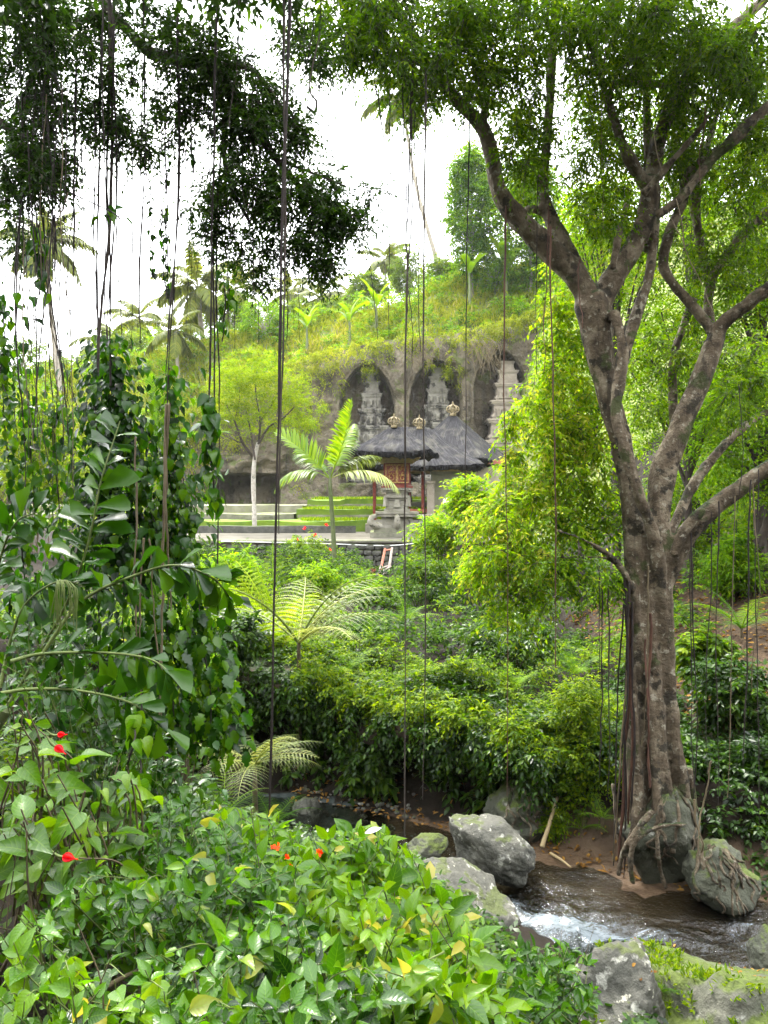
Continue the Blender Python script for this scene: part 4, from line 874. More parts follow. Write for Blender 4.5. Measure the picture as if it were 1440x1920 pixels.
obj('limbs', subset(fv, fq, fn_, fz_[:, 2] >= zt_, 'limbs', fo_), M['bark'], fig); obj('roots', subset(fv, fq, fn_, fz_[:, 2] < zr, 'roots', fo_), M['bark'], fig)
# thin roots draped over the three boulders the tree grips
from mathutils.bvhtree import BVHTree
for bo in [o for o in bpy.data.objects if o.name.startswith('boulder') and 'root' in o['label']]:
    tr_ = BVHTree.FromPolygons([v_.co for v_ in bo.data.vertices], [tuple(p_.vertices) for p_ in bo.data.polygons]); bc = A(bo.location)
    for k in range(9):
        a0 = rng.uniform(-PI_, 0.0); pts = []
        for t in np.linspace(1.35, -.75, 12):
            a0 += rng.normal(0, .16); d = Vector((math.cos(a0) * math.cos(t), math.sin(a0) * math.cos(t), math.sin(t))); h = tr_.ray_cast(d * 4, -d)
            if h[0] is not None: pts.append(bc + A(h[0]) + A(d) * .008)
        if len(pts) > 5: m_ = MB(); tube(m_, spline(pts, 24), np.linspace(rng.uniform(.02, .035), .010, 24), 7, .25, seed=k); obj('gripping_root', m_, M['bark'], fig)
# crown: leaf sprays where the photograph shows them, thinned out for the gaps of sky
def ellipse_pts(cx, cy, rx, ry, Y, dY, n):
    a = rng.uniform(0, 2 * math.pi, n); r = np.sqrt(rng.uniform(0, 1, n)); Yv = Y + rng.uniform(-dY, dY, n)
    px, py = cx + rx * r * np.cos(a), cy + ry * r * np.sin(a)
    return np.stack([(px - 720) / F * Yv, Yv, EYE - (py - HZ) / F * Yv], 1)
crown_spec = [  # cx, cy, rx, ry, count, Y, dY, lv
 (640, 60, 75, 55, 26, 8.6, .7, .30), (720, 90, 70, 55, 24, 8.8, .7, .32), (690, 10, 120, 40, 30, 8.6, .8, .3), (790, 130, 60, 60, 16, 9.2, .7, .36), (830, 50, 90, 55, 34, 9.2, .9, .36),
 (880, 130, 60, 60, 24, 9.6, .9, .42), (770, 200, 35, 35, 7, 9.2, .5, .4), (960, 60, 80, 60, 34, 9.8, 1, .38), (960, 170, 55, 70, 30, 9.9, 1, .42), (985, 260, 45, 50, 20, 10, 1, .44),
 (990, 340, 35, 40, 12, 10.2, .8, .45), (1120, 60, 70, 60, 30, 9.8, 1, .42), (1110, 250, 50, 110, 34, 10.4, 1, .46), (1130, 380, 60, 50, 20, 10.4, 1, .5), (1200, 60, 80, 60, 32, 9.8, 1, .38),
 (1250, 120, 70, 50, 18, 10.2, 1, .4), (1170, 160, 40, 50, 12, 10, 1, .42), (1330, 60, 90, 60, 34, 10, 1.2, .36), (1400, 90, 60, 80, 26, 9.6, 1, .36), (1330, 180, 80, 50, 16, 10.4, 1, .4), (1290, 250, 60, 50, 18, 10.6, .8, .45), (1420, 340, 50, 80, 26, 10.4, 1, .46),
 (1170, 440, 60, 40, 14, 10.6, .8, .5), (1280, 480, 60, 60, 18, 10.8, .7, .5), (1400, 480, 60, 60, 22, 10.6, .9, .5), (1300, 660, 40, 60, 10, 10.8, .5, .5), (1400, 700, 60, 90, 30, 10.8, .8, .5),
 (1220, 700, 40, 80, 14, 10.9, .5, .5), (1240, 230, 60, 60, 14, 10.8, .6, .42), (1360, 130, 90, 60, 26, 10.6, 1, .4), (1420, 230, 50, 60, 22, 10.4, .8, .42), (1180, 250, 50, 70, 14, 10.8, .6, .44), (1300, 330, 80, 50, 22, 11, .6, .46), (1100, 140, 50, 60, 14, 10.2, .8, .42), (1260, 20, 90, 40, 24, 9.4, .8, .34), (1080, 10, 70, 40, 22, 9.4, .8, .36), (900, 10, 80, 40, 26, 9.2, .8, .34),
 # the overhead crown that shades the clearing, above the frame
 (700, -150, 260, 110, 26, 8.5, 1.6, .35), (1000, -150, 260, 120, 30, 9.2, 1.8, .35), (1300, -160, 260, 130, 34, 9.6, 1.8, .35), (1150, -360, 420, 130, 34, 9.6, 2.4, .35), (1600, 100, 140, 300, 60, 10, 1.6, .4)]
LT = {'s': [], 'l': []}
cm = MB(); tw = MB()
for cx, cy, rx, ry, n, Y, dY, lv_ in crown_spec:
    c = ellipse_pts(cx, cy, rx, ry, Y, dY, n); off = cy < -60
    put(cm, T2, cluster(c, rng.uniform(.26, .5, n) * (1.5 if off else 1), 13 if not off else 9, 9, .078 if not off else .14, .40, .45, -.05, lv_, .2, twigs=None if off else (tw if n > 0 else None), twr=.0045))
obj('crown', cm, M['fig'], fig, kind='stuff'); obj('twigs', tw, M['bark_dark'], fig)
# low bright sprays hanging left of the trunk
cm = MB(); tw = MB()
for cx, cy, rx, ry, n, Y, dY, lv_ in [(1060, 640, 45, 60, 20, 10.8, .5, .55), (1060, 740, 60, 60, 34, 10.8, .6, .6), (1010, 800, 70, 60, 40, 10.8, .7, .62), (1080, 850, 60, 70, 40, 10.6, .7, .58), (995, 890, 60, 50, 30, 10.9, .7, .66), (1000, 960, 90, 50, 44, 10.6, .8, .6),
                                  (930, 975, 60, 45, 26, 11, .7, .66), (1110, 960, 50, 70, 28, 10.5, .5, .45), (880, 1045, 60, 35, 16, 10.8, .7, .6), (960, 1060, 90, 50, 36, 10.4, .7, .55), (1080, 1090, 70, 50, 26, 10.4, .6, .42), (980, 1140, 80, 40, 18, 10.6, .6, .5), (1050, 560, 35, 50, 10, 10.8, .4, .55), (1025, 690, 30, 40, 8, 10.9, .4, .6)]:
    n = int(n * .8); c = ellipse_pts(cx, cy, rx, ry, Y, dY, n)
    put(cm, T2, cluster(c, rng.uniform(.22, .5, n), 10, 8, .095, .44, .55, 0, lv_ + .12, .26, twigs=tw, twr=.004))
obj('low_foliage', cm, M['bright'], fig, kind='stuff'); obj('low_twigs', tw, M['bark_dark'], fig)

# ------------------------------------------------------------------ banyan overhead on the left, its trunk out of frame
ban = thing('banyan_tree', 'dark overhanging banyan bough at upper left trailing long aerial roots', 'tree', (-8.5, 7.5, float(ground_h(-8.5, 7.5))))
bmb = MB()
z0 = float(ground_h(-8.5, 7.5)) - .3
s = spline([(-8.5, 7.5, z0, .8), (-8.4, 7.5, 3.5, .6), (-8.0, 7.4, 7, .5), (-7.0, 7.3, 10, .36), (-5.2, 7.2, 10.9, .22), *[(*P(x, y, Y), r / F * Y) for x, y, r, Y in ((60, -160, 18, 7.2), (150, -70, 12, 7.1), (205, 18, 10, 7.0), (245, 62, 9, 7), (278, 96, 10, 7), (335, 112, 12, 7), (395, 122, 11, 7), (430, 172, 10, 7), (470, 232, 9, 7), (530, 312, 6, 7), (600, 390, 4, 7), (640, 430, 2.5, 7))]], 110)
tube(bmb, s[:, :3], s[:, 3], 12, .1)
for t in ([(435, 180, 6), (420, 260, 5), (430, 340, 4), (470, 420, 3)], [(395, 120, 6), (470, 130, 5), (520, 190, 4), (560, 250, 3)], [(205, 18, 6), (120, 60, 6), (60, 140, 5), (40, 260, 3)], [(-60, 20, 12), (20, 40, 9), (80, 90, 6), (110, 170, 4)], [(575, 200, 2.5), (590, 210, 3), (593, 190, 2), (580, 160, 1.5), (600, 60, 1.5)], [(-80, 240, 10), (0, 230, 8), (60, 300, 5), (90, 360, 3)], [(520, 300, 3), (600, 330, 2.5), (650, 350, 1.5)]):
    limb(bmb, t, 7.0, 16, 7, .1, seed=t[0][0])
obj('bough', bmb, M['bark_dark'], ban)
cm = MB(); tw = MB()
for cx, cy, rx, ry, n, Y, dY, lv_ in [(50, 60, 110, 60, 40, 7, 1, .3), (50, 180, 80, 90, 50, 7, .8, .3), (70, 310, 60, 70, 34, 7, .6, .35), (40, 330, 60, 60, 20, 6.6, .5, .28), (185, 200, 55, 60, 22, 7, .5, .35), (150, 60, 60, 50, 16, 7, .5, .35), (215, 120, 35, 40, 7, 7, .5, .4),
   (300, 80, 55, 40, 18, 7, .5, .4), (380, 95, 60, 45, 20, 7, .5, .42), (340, 170, 60, 40, 18, 7, .4, .34), (430, 150, 60, 50, 24, 7, .5, .34), (500, 200, 55, 50, 22, 7, .5, .34), (440, 240, 60, 40, 18, 7, .4, .34), (545, 260, 40, 50, 18, 7, .4, .38), (250, 245, 45, 40, 10, 7, .4, .36), (265, 285, 25, 20, 3, 7, .3, .36),
   (470, 320, 75, 40, 26, 7, .5, .36), (395, 370, 45, 40, 12, 7, .4, .4), (530, 370, 70, 40, 24, 7, .5, .36), (610, 350, 50, 40, 16, 7, .4, .34), (640, 410, 45, 40, 16, 7, .4, .32), (430, 440, 50, 50, 14, 7, .4, .4), (520, 450, 60, 40, 16, 7, .4, .32), (600, 430, 50, 40, 14, 7, .4, .32), (610, 490, 45, 25, 10, 7, .3, .4), (690, 362, 16, 10, 2, 7, .2, .3), (480, 510, 35, 20, 5, 7, .3, .4), (340, 240, 40, 30, 7, 7, .3, .36),
   (560, 60, 40, 40, 8, 7.4, .4, .32), (590, 110, 30, 50, 6, 7.4, .3, .3), (230, 20, 70, 30, 12, 7, .5, .36), (20, 440, 40, 40, 6, 7, .4, .35),
   (120, -110, 240, 90, 26, 7, 1.4, .34), (430, -120, 220, 80, 30, 7.2, 1.4, .34)]:
    c = ellipse_pts(cx, cy, rx, ry, Y, dY, n); off = cy < -60
    put(cm, T2, cluster(c, rng.uniform(.17, .32, n) * (1.7 if off else 1), 12, 9, .058 if not off else .12, .42, .35, 0, lv_, .22, twigs=None if off else tw, twr=.003))
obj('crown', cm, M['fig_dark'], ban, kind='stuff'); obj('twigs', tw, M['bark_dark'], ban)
# aerial roots: (x, y) px of both ends, radius px, depth
def hang(x0, y0, x1, y1, r, Y, mat='root', wob=3.5, parent=None, name='aerial_root'):
    t = np.linspace(0, 1, 26); px = x0 + (x1 - x0) * t + wob * fbm(t * 3 + x0 * .37, t * 0 + y1 * .1, 0, 1, 3) + .25 * wob * vn(t * 23 + x0, t * 0, 6); py = y0 + (y1 - y0) * t
    dz = .12 * fbm(t * 2 + x0, t * 0, 4, 1, 2)
    p = np.stack([(px - 720) / F * Y, Y + dz, EYE - (py - HZ) / F * Y], 1)
    m_ = MB(); rr = r / F * Y * (1.15 - .5 * t + .3 * fbm(t * 9 + x0, t * 0, 2, 1, 2)); tube(m_, p, rr, 5); return obj(name, m_, M[mat], parent or ban)
HR = [(209, -40, 190, 700, 3.4, 6.6), (201, -40, 202, 720, 2.6, 6.7), (214, -40, 208, 640, 2.0, 6.5), (196, -40, 184, 690, 2.2, 6.8), (206, -40, 196, 600, 1.6, 6.4), (541, -40, 507, 1575, 3.0, 6.2), (537, -40, 524, 1000, 2.2, 6.4), (340, -40, 318, 700, 2.4, 6.6), (338, 60, 322, 760, 1.6, 6.9),
      (412, 20, 392, 760, 2.2, 6.5), (408, 200, 398, 960, 1.8, 6.8), (412, 420, 404, 1100, 1.6, 7), (453, -40, 430, 240, 1.6, 6.5), (272, -40, 258, 640, 1.7, 6.7), (268, 60, 250, 620, 1.2, 7), (138, 100, 146, 640, 1.8, 6.6), (30, 60, 34, 620, 2.0, 6.4), (150, 300, 120, 660, 1.2, 7), (60, 0, 66, 500, 1.2, 6.6), (45, 40, 52, 420, 1, 6.8), (90, 40, 100, 520, 1, 6.7), (110, 0, 108, 480, 1.2, 6.5), (75, 60, 80, 560, 1, 7),
      (185, 200, 184, 640, 1.4, 6.7), (222, 280, 232, 640, 1, 6.9), (250, 290, 246, 660, .9, 7), (315, 240, 322, 600, .8, 7), (330, 230, 318, 640, .8, 7), (352, 230, 330, 560, .9, 7), (300, 60, 306, 560, .7, 7), (420, 330, 416, 620, 1, 7), (362, 120, 345, 620, .8, 7.2), (546, 300, 540, 640, 1, 7.1), (478, 200, 470, 560, .8, 7.1),
      (660, 140, 706, 640, .8, 8.6), (700, 160, 764, 480, 1.3, 8.6), (764, 470, 757, 1575, 1.6, 8.2), (728, 130, 728, 640, .9, 8.8), (752, 100, 764, 560, 1.4, 8.6), (768, 150, 762, 600, 1.5, 8.6), (775, 90, 770, 480, 1.6, 8.7), (780, 200, 788, 660, .9, 8.9), (797, 130, 794, 1500, 1.5, 8.4), (765, 480, 775, 700, .9, 8.5),
      (588, 20, 577, 150, 1.2, 7.3), (600, 10, 604, 200, .9, 7.4), (572, 30, 580, 190, .8, 7.4)]
for k, (x0, y0, x1, y1, r, Y) in enumerate(HR): hang(x0, y0, x1, y1, r, Y, 'root' if k % 6 else 'bark_dark')
# left bundle over the vines
for k in range(20): hang(rng.uniform(20, 130), rng.uniform(120, 500), rng.uniform(30, 150), rng.uniform(760, 1000), rng.uniform(.6, 1.4), rng.uniform(6.0, 7.2), ('root', 'root', 'root_tan')[k % 3], 6)
for k in range(26): hang(rng.uniform(0, 130), rng.uniform(-20, 120), rng.uniform(0, 140), rng.uniform(260, 620), rng.uniform(.5, 1.1), rng.uniform(6.2, 7.2), 'root', 4)
for k in range(44): x = rng.uniform(130, 560); hang(x, rng.uniform(60, 240), x - rng.uniform(-6, 14), rng.uniform(420, 660), rng.uniform(.35, .8), rng.uniform(6.6, 7.6), 'root', 5)
for x0, y0, x1, y1, r, m_ in ((252, 820, 262, 1400, 2.0, 'root_tan'), (318, 760, 290, 1400, 3, 'root_tan'), (322, 760, 305, 1150, 2, 'root_tan'), (268, 1010, 250, 1340, 1.5, 'root_tan'), (278, 1010, 312, 1340, 1.3, 'root_tan')): hang(x0, y0, x1, y1, r, 6.0, m_, 6)
# roots hanging from the fig
for k, (x0, y0, x1, y1, r, Y, m_) in enumerate([(880, 230, 868, 920, 1.0, 9.4, 'root'), (952, 380, 952, 1500, 1.5, 9.5, 'root_red'), (1008, 250, 1006, 700, .9, 9.7, 'root'), (1030, 420, 1042, 1250, 1.6, 9.4, 'root_red'), (1034, 380, 1018, 700, 1.2, 9.6, 'root_red'), (1090, 480, 1088, 620, 1.2, 9.6, 'root_red'),
      (1128, 60, 1130, 440, 1, 9.5, 'root_tan'), (1230, 250, 1275, 470, 1, 9.3, 'root_tan'), (1270, 370, 1335, 600, 1, 9.3, 'root_tan'), (1316, 210, 1316, 350, .8, 9.3, 'root_red'), (1218, 1150, 1220, 1478, 3, 9.68, 'root_red'), (1212, 1200, 1214, 1440, 1.8, 9.68, 'root_red'), (1208, 1060, 1210, 1400, 1.2, 9.7, 'root_tan'),
      (1184, 1120, 1164, 1640, 3.6, 9.9, 'root_red'), (1180, 1090, 1172, 1650, 2.6, 9.85, 'root'), (1186, 1140, 1180, 1640, 2.6, 9.85, 'root_red'), (1176, 1080, 1158, 1630, 2.2, 9.9, 'root'), (1182, 1160, 1152, 1620, 1.8, 9.85, 'root_tan'), (1170, 1070, 1150, 1600, 1.4, 9.9, 'root'), (1186, 1130, 1188, 1640, 2, 9.82, 'root'), (1132, 1100, 1128, 1460, 1.4, 9.8, 'root'), (1142, 1100, 1140, 1500, 1.3, 9.8, 'root'), (1120, 1060, 1122, 1300, 1, 9.8, 'root'),
      (1300, 1000, 1304, 1560, 1.4, 9.7, 'root'), (1290, 1040, 1296, 1480, 1.0, 9.7, 'root'), (1330, 960, 1326, 1450, .9, 9.6, 'root'), (1345, 940, 1350, 1520, 1.2, 9.5, 'root'), (1378, 930, 1372, 1500, 1.0, 9.5, 'root_tan'), (1400, 900, 1392, 1440, 1.4, 9.4, 'root'), (1425, 880, 1420, 1560, 1.1, 9.4, 'root'), (1412, 900, 1416, 1300, .9, 9.4, 'root_tan'), (1385, 720, 1388, 1000, .8, 9.5, 'root'), (1300, 1500, 1318, 1620, 2, 9.4, 'root_tan'), (1340, 1430, 1300, 1600, 1.6, 9.2, 'root_tan')]):
    hang(x0, y0, x1, y1, r, Y, m_, 4, fig)
# ------------------------------------------------------------------ fronds
def frond_mesh(name, length, elev, droop, npair, ll, lw, mat, rach=.02, vee=.35, sweep=.55, lsag=.35, seed=0, bare=.12, prof=None, twist=0.0, matr=None):
    """pinnate leaf growing along +X: arching rachis and strap leaflets in two rows"""
    r_ = np.random.default_rng(seed); n = 24; t = np.linspace(0, 1, n)
    ang = elev - droop * t ** 1.4; ds = length / (n - 1)
    x = np.r_[0, np.cumsum(np.cos(ang[:-1]) * ds)]; z = np.r_[0, np.cumsum(np.sin(ang[:-1]) * ds)]; y = twist * t * t * length
    rp = np.stack([x, y, z], 1)
    mb = MB(); tt = np.repeat(np.linspace(bare, .995, npair), 2) + r_.normal(0, .004, npair * 2)
    sg = np.tile([1.0, -1.0], npair); N = len(tt)
    pos = np.stack([np.interp(tt, t, rp[:, k]) for k in range(3)], 1); a_ = np.interp(tt, t, ang)
    fw = np.stack([np.cos(a_), 0 * a_, np.sin(a_)], 1); upv = np.stack([-np.sin(a_), 0 * a_, np.cos(a_)], 1); sd = np.stack([0 * a_, sg, 0 * a_], 1)
    sw = sweep + .5 * tt ** 3
    ax = norm(fw * sw[:, None] + sd * .9 + upv * vee + r_.normal(0, .06, (N, 3)))
    pr = np.sin(np.pi * np.clip(.12 + .85 * tt, 0, 1)) ** .7 if prof is None else np.interp(tt, [p[0] for p in prof], [p[1] for p in prof])
    ll_ = ll * pr * r_.uniform(.9, 1.08, N)
    # leaflet: four stations, sagging
    st = A([0, .3, .65, 1.0]); wv = A([.5, 1.0, .75, .04])
    nrm = norm(upv - sd * .25 * sg[:, None] * 0 + r_.normal(0, .12, (N, 3))); b = norm(np.cross(nrm, ax))
    ctr = pos[:, None] + ax[:, None] * (ll_[:, None] * st)[..., None]; ctr[..., 2] -= lsag * ll_[:, None] * st[None] ** 2
    off = b[:, None] * (lw * wv)[None, :, None] * np.sqrt(np.maximum(pr, .05))[:, None, None]
    v = np.stack([ctr - off, ctr + off], 2).reshape(N, 8, 3); q = A([(0, 1, 3, 2), (2, 3, 5, 4), (4, 5, 7, 6)])
    lv_ = np.clip(.5 + r_.normal(0, .13, N), 0, 1)
    mb.add(v.reshape(-1, 3), (q[None] + (np.arange(N) * 8)[:, None, None]).reshape(-1, 4), None, np.repeat(lv_, 8))
    tube(mb, rp, np.linspace(rach, rach * .2, n), 5, lv=.7)
    m = mb.mesh(name); m.materials.append(mat); return m
def fern_mesh(name, length, elev, droop, npin, pl, mat, seed=0, npn=13, pnw=.32, rach=.012, bare=.12, lsag=.3):
    """twice-divided frond along +X: each pinna carries two rows of small pinnules"""
    r_ = np.random.default_rng(seed); n = 20; t = np.linspace(0, 1, n); ang = elev - droop * t ** 1.3; ds = length / (n - 1)
    rp = np.stack([np.r_[0, np.cumsum(np.cos(ang[:-1]) * ds)], 0 * t, np.r_[0, np.cumsum(np.sin(ang[:-1]) * ds)]], 1)
    mb = MB(); tt = np.repeat(np.linspace(bare, .99, npin), 2); sg = np.tile([1., -1.], npin); N = len(tt)
    pos = np.stack([np.interp(tt, t, rp[:, k]) for k in range(3)], 1); a_ = np.interp(tt, t, ang)
    fw = np.stack([np.cos(a_), 0 * a_, np.sin(a_)], 1); upv = np.stack([-np.sin(a_), 0 * a_, np.cos(a_)], 1); sd = np.stack([0 * a_, sg, 0 * a_], 1)
    ax = norm(fw * (.35 + .3 * tt)[:, None] + sd + upv * .1 + r_.normal(0, .04, (N, 3)))
    L_ = pl * np.interp(tt, [0, .1, .35, .7, 1], [.35, .7, 1, .7, .05]) * r_.uniform(.93, 1.05, N)
    s_ = np.linspace(.06, 1, npn); ps = np.repeat(s_, 2); pg = np.tile([1., -1.], npn); K = len(ps)
    pp = pos[:, None] + ax[:, None] * (L_[:, None] * ps)[..., None]; pp[..., 2] -= lsag * L_[:, None] * ps[None] ** 2
    b = norm(np.cross(upv, ax))
    pax = norm(b[:, None] * pg[None, :, None] + ax[:, None] * .35 + A([0, 0, -.15]))
    pln = pnw * pl * .5 * (np.interp(ps, [0, .2, 1], [.75, 1, .18]))[None] * np.interp(tt, [0, .3, 1], [.7, 1, .35])[:, None]
    nr = np.repeat(upv[:, None], K, 1) + r_.normal(0, .1, (N, K, 3))
    wd = (L_ / npn * .9)[:, None] * np.ones((1, K))
    lvv = np.clip(np.repeat((.5 + r_.normal(0, .1, N))[:, None], K, 1) + r_.normal(0, .06, (N, K)), 0, 1)
    add_leaves(mb, T2, pp.reshape(-1, 3), pax.reshape(-1, 3), nr.reshape(-1, 3), pln.ravel(), wd.ravel(), lvv.ravel())
    tube(mb, rp, np.linspace(rach, rach * .2, n), 5, lv=.75)
    m = mb.mesh(name); m.materials.append(mat); return m
def place(name, mesh, parent, loc, rz, pitch=0.0, sc=1.0, roll=0.0):
    o = bpy.data.objects.new(name, mesh); C.objects.link(o); o.parent = parent; o.location = [float(c) for c in loc]
    o.rotation_euler = (roll, pitch, rz); o.scale = (sc, sc, sc); return o
# ------------------------------------------------------------------ coconut palms on the ridge
coc = [frond_mesh('frond', 4.6, e, d, 46, 1.0, .10, M['palm_pale'], .06, .1, .5, .75, seed=k, bare=.16) for k, (e, d) in enumerate(((1.15, 1.3), (.75, 1.5), (.35, 1.4), (-.1, 1.1), (-.6, .7)))]
def coconut(label, px, py, Y, sc, base=None, n=16, lean=0.0):
    top = P(px, py, Y); bx, by = base if base is not None else (top[0] + lean, Y)
    bz = float(ground_h(bx, by)) - .3
    if bz > top[2] - 1.5: bz = top[2] - 4
    root = thing('coconut_palm', label, 'palm', (bx, by, bz), 'coconut palms on the ridge')
    mid = (A([bx, by, bz]) + top) / 2 + A([(top[0] - bx) * .18, 0, (top[2] - bz) * .05])
    s = spline([(bx, by, bz), mid, top], 22); m_ = MB(); tube(m_, s, np.linspace(.24, .13, 22) * sc, 8, .06); obj('trunk', m_, M['palmbark'], root)
    loc = top - A([bx, by, bz])
    for k in range(n):
        a = k * 2.39996 + rng.uniform(-.2, .2); t = k / n
        place('frond', coc[min(4, int(t * 5 + rng.uniform(0, .6)))], root, loc, a, 0, sc * rng.uniform(.85, 1.1), rng.uniform(-.25, .25))
    m_ = MB()
    for k in range(6):
        a = k * 1.05; c = top + A([math.cos(a) * .28, math.sin(a) * .28, -.32]) * sc; tt = np.linspace(0, math.pi, 7)
        tube(m_, np.stack([c[0] + 0 * tt, c[1] + 0 * tt, c[2] - .16 * sc * np.cos(tt)], 1), np.maximum(.14 * sc * np.sin(tt), .01), 8)
    obj('coconuts', m_, M['palmstem'], root)
    return root
coconut('tall coconut palm standing alone at far left above the vines', 86, 455, 70, 1.05, lean=1.5)
coconut('tall leaning coconut palm high in the centre of the sky, curved trunk', 752, 172, 84, 1.15, base=(7.4, 84), n=15)
coconut('coconut palm left of centre on the ridge, brightest crown beside the long root', 372, 540, 78, 1.25, lean=.6)
coconut('pale coconut palm low on the ridge, left of the brightest crown', 258, 598, 92, 1.0, lean=.4, n=13)
coconut('hazy coconut palm between the banyan bough and the banana plants', 598, 560, 95, 1.1, lean=1.2, n=14)
coconut('hazy upright coconut palm beside the round tree on the ridge', 722, 488, 105, 1.05, lean=.3, n=14)
coconut('far coconut palm half behind the tip of the banyan bough', 660, 560, 115, 1.0, lean=-1, n=13)
coconut('far coconut palm behind the long thick root', 545, 548, 110, 1.0, lean=.8, n=13)
coconut('faint coconut palm low behind the vine column', 130, 700, 90, 1.1, lean=.4, n=13)
coconut('small coconut palm at the foot of the ridge grass, left of the feathery tree', 330, 620, 70, .8, lean=.3, n=12)
# ------------------------------------------------------------------ generic trees and shrubs
def auto_tree(name, label, base, crown_c, rad, ncl, mat, bark, trunk_r, ln, wd=.42, clr=.6, ntw=10, nlf=7, lv_=.5, lvs=.2, group=None, droop=.3, T=T2, stems=1, cat='tree', up=.1, shell=.45, lnum=None, twigs=False):
    base, cc, rad = A(base, float), A(crown_c, float), A(rad, float)
    root = thing(name, label, cat, base, group)
    d = rand_dirs(ncl, .15); r = rng.uniform(shell, 1, ncl) ** .6; cen = cc + d * rad * r[:, None] * (1 + .22 * fbm(d[:, 0] * 2 + base[0], d[:, 1] * 2, d[:, 2] * 2, 1, 2))[:, None]
    mbk = MB(); fork = base + (cc - base) * (.45 if stems == 1 else .05)
    if stems == 1:
        s = spline([base - A([0, 0, .3]), base + (fork - base) * .5 + rng.normal(0, trunk_r * .6, 3) * A([1, 1, 0]), fork, cc + A([0, 0, rad[2] * .3])], 18)
        tube(mbk, s, np.linspace(trunk_r, trunk_r * .25, 18), 9, .08)
    for i in rng.choice(ncl, min(ncl, lnum or 22), replace=False):
        f0 = fork + (cc - fork) * rng.uniform(0, .5) if stems == 1 else base + A([rng.normal(0, rad[0] * .2), rng.normal(0, rad[1] * .2), -.1])
        m_ = (f0 + cen[i]) / 2 + A([0, 0, .12 * np.linalg.norm(cen[i] - f0)]) * (1 if stems == 1 else .5)
        s = spline([f0, m_, cen[i]], 8); tube(mbk, s, np.linspace(trunk_r * (.35 if stems == 1 else 1), trunk_r * .1, 8), 5, cap=False)
    tw_ = mbk if twigs else None
    obj('trunk' if stems == 1 else 'stems', mbk, bark, root)
    cm = MB(); lvk = lv_ + .10 * (cen[:, 2] - cc[2]) / rad[2] * 0 + rng.normal(0, .05, ncl)
    put(cm, T, cluster(cen, clr * rng.uniform(.75, 1.25, ncl), ntw, nlf, ln, wd, droop, up, lvk, lvs, twigs=tw_, twr=trunk_r * .08))
    obj('crown' if stems == 1 else 'foliage', cm, mat, root, kind='stuff'); return root
def on(px, Y): x = (px - 720) / F * Y; return A([x, Y, float(ground_h(x, Y))])
# ridge and hillside trees
def rt(label, px, cy, Y, rxp, ryp, ncl, mat='farleaf', ln=.28, clr=1.1, lv_=.5, gy=None, **k):
    b = on(px, Y); c = P(px, cy, Y); rx_, rz_ = rxp / F * Y, ryp / F * Y; b[2] = min(b[2], c[2] - rz_ * .8)
    return auto_tree('leafy_tree', label, b, c, (rx_, rx_ * .8, rz_), ncl, M[mat], M['palmbark'], .22, ln, clr=clr, lv_=lv_, group='trees on the ridge and slopes', **k)
rt('round pale tree on the ridge, beside the hazy upright palm', 765, 510, 98, 32, 48, 60, ln=.42, clr=1.3, lv_=.4)
rt('bright green round tree on the ridge in front of the palms', 497, 610, 74, 45, 52, 70, 'bright', ln=.26, clr=1.0, lv_=.45)
rt('tall leafy tree left of the fig limbs, its left edge against white sky', 885, 390, 72, 48, 125, 230, 'bright', ln=.42, clr=1.3, lv_=.36)
rt('broad tree on the upper slope behind the forked fig limb', 995, 420, 70, 70, 120, 230, 'bright', ln=.42, clr=1.3, lv_=.36)
rt('hazy tree mass low on the ridge left of the bright palm', 300, 650, 88, 60, 34, 50, ln=.4, clr=1.5, lv_=.5)
rt('pale distant tree at the far left edge under the tall palm', 40, 690, 86, 70, 60, 60, ln=.4, clr=1.6, lv_=.4)
rt('rounded tree crown on the hill crest above the right niche', 930, 520, 72, 40, 40, 50, 'bright', ln=.25, clr=.9, lv_=.5)
for k, (px, cy, Y, rx, ry, lab) in enumerate(((430, 600, 86, 55, 50, 'grey-green tree behind the feathery tree on the ridge'), (545, 600, 84, 50, 36, 'low tree on the ridge under the far palm'), (620, 600, 88, 45, 34, 'low tree between banana plants on the ridge'), (225, 665, 82, 60, 40, 'low tree mass on the ridge right of the vine column top'), (130, 720, 80, 70, 50, 'hazy tree mass behind the root bundle at left'), (690, 545, 92, 36, 32, 'small pale tree left of the upright ridge palm'), (830, 520, 80, 36, 34, 'small tree beside the foot of the leaning palm'))):
    rt(lab, px, cy, Y, rx, ry, 70, 'farleaf', ln=.45, clr=1.4, lv_=.5)
coconut('tall pale palm over the ridge trees between the two left palms', 440, 545, 92, 1.1, lean=.5, n=14)
coconut('palm low on the skyline right of the vine column', 205, 640, 84, 1.0, lean=.4, n=13)
# trees on the right-hand slope behind the fig
def st_(label, px, cy, Y, rxp, ryp, ncl, lv_=.5, ln=.13, clr=.62, mat='bright', **k):
    b = on(px, Y); c = P(px, cy, Y)
    return auto_tree('slope_tree', label, b, c, (rxp / F * Y, rxp / F * Y * .7, ryp / F * Y), ncl, M[mat], M['bark_dark'], .16, ln, clr=clr, lv_=lv_, group='trees on the right-hand slope', **k)
st_('bright yellow-green tree seen between the fig stems at middle right', 1290, 700, 19, 130, 170, 210, .62)
st_('dense leafy tree at the right edge behind the upper fig limbs', 1430, 420, 18, 130, 200, 250, .55)
st_('leafy tree behind the main fork of the fig', 1150, 470, 21, 130, 150, 200, .6)
st_('tree behind the lowest right fig limb, at the right edge', 1440, 800, 17, 130, 150, 190, .52)
st_('tree filling the gap right of the fig trunk above the leaf litter', 1330, 960, 20, 130, 90, 150, .55)
st_('sunlit tree left of the fig trunk above the bright bush', 1090, 760, 23, 100, 170, 200, .66)
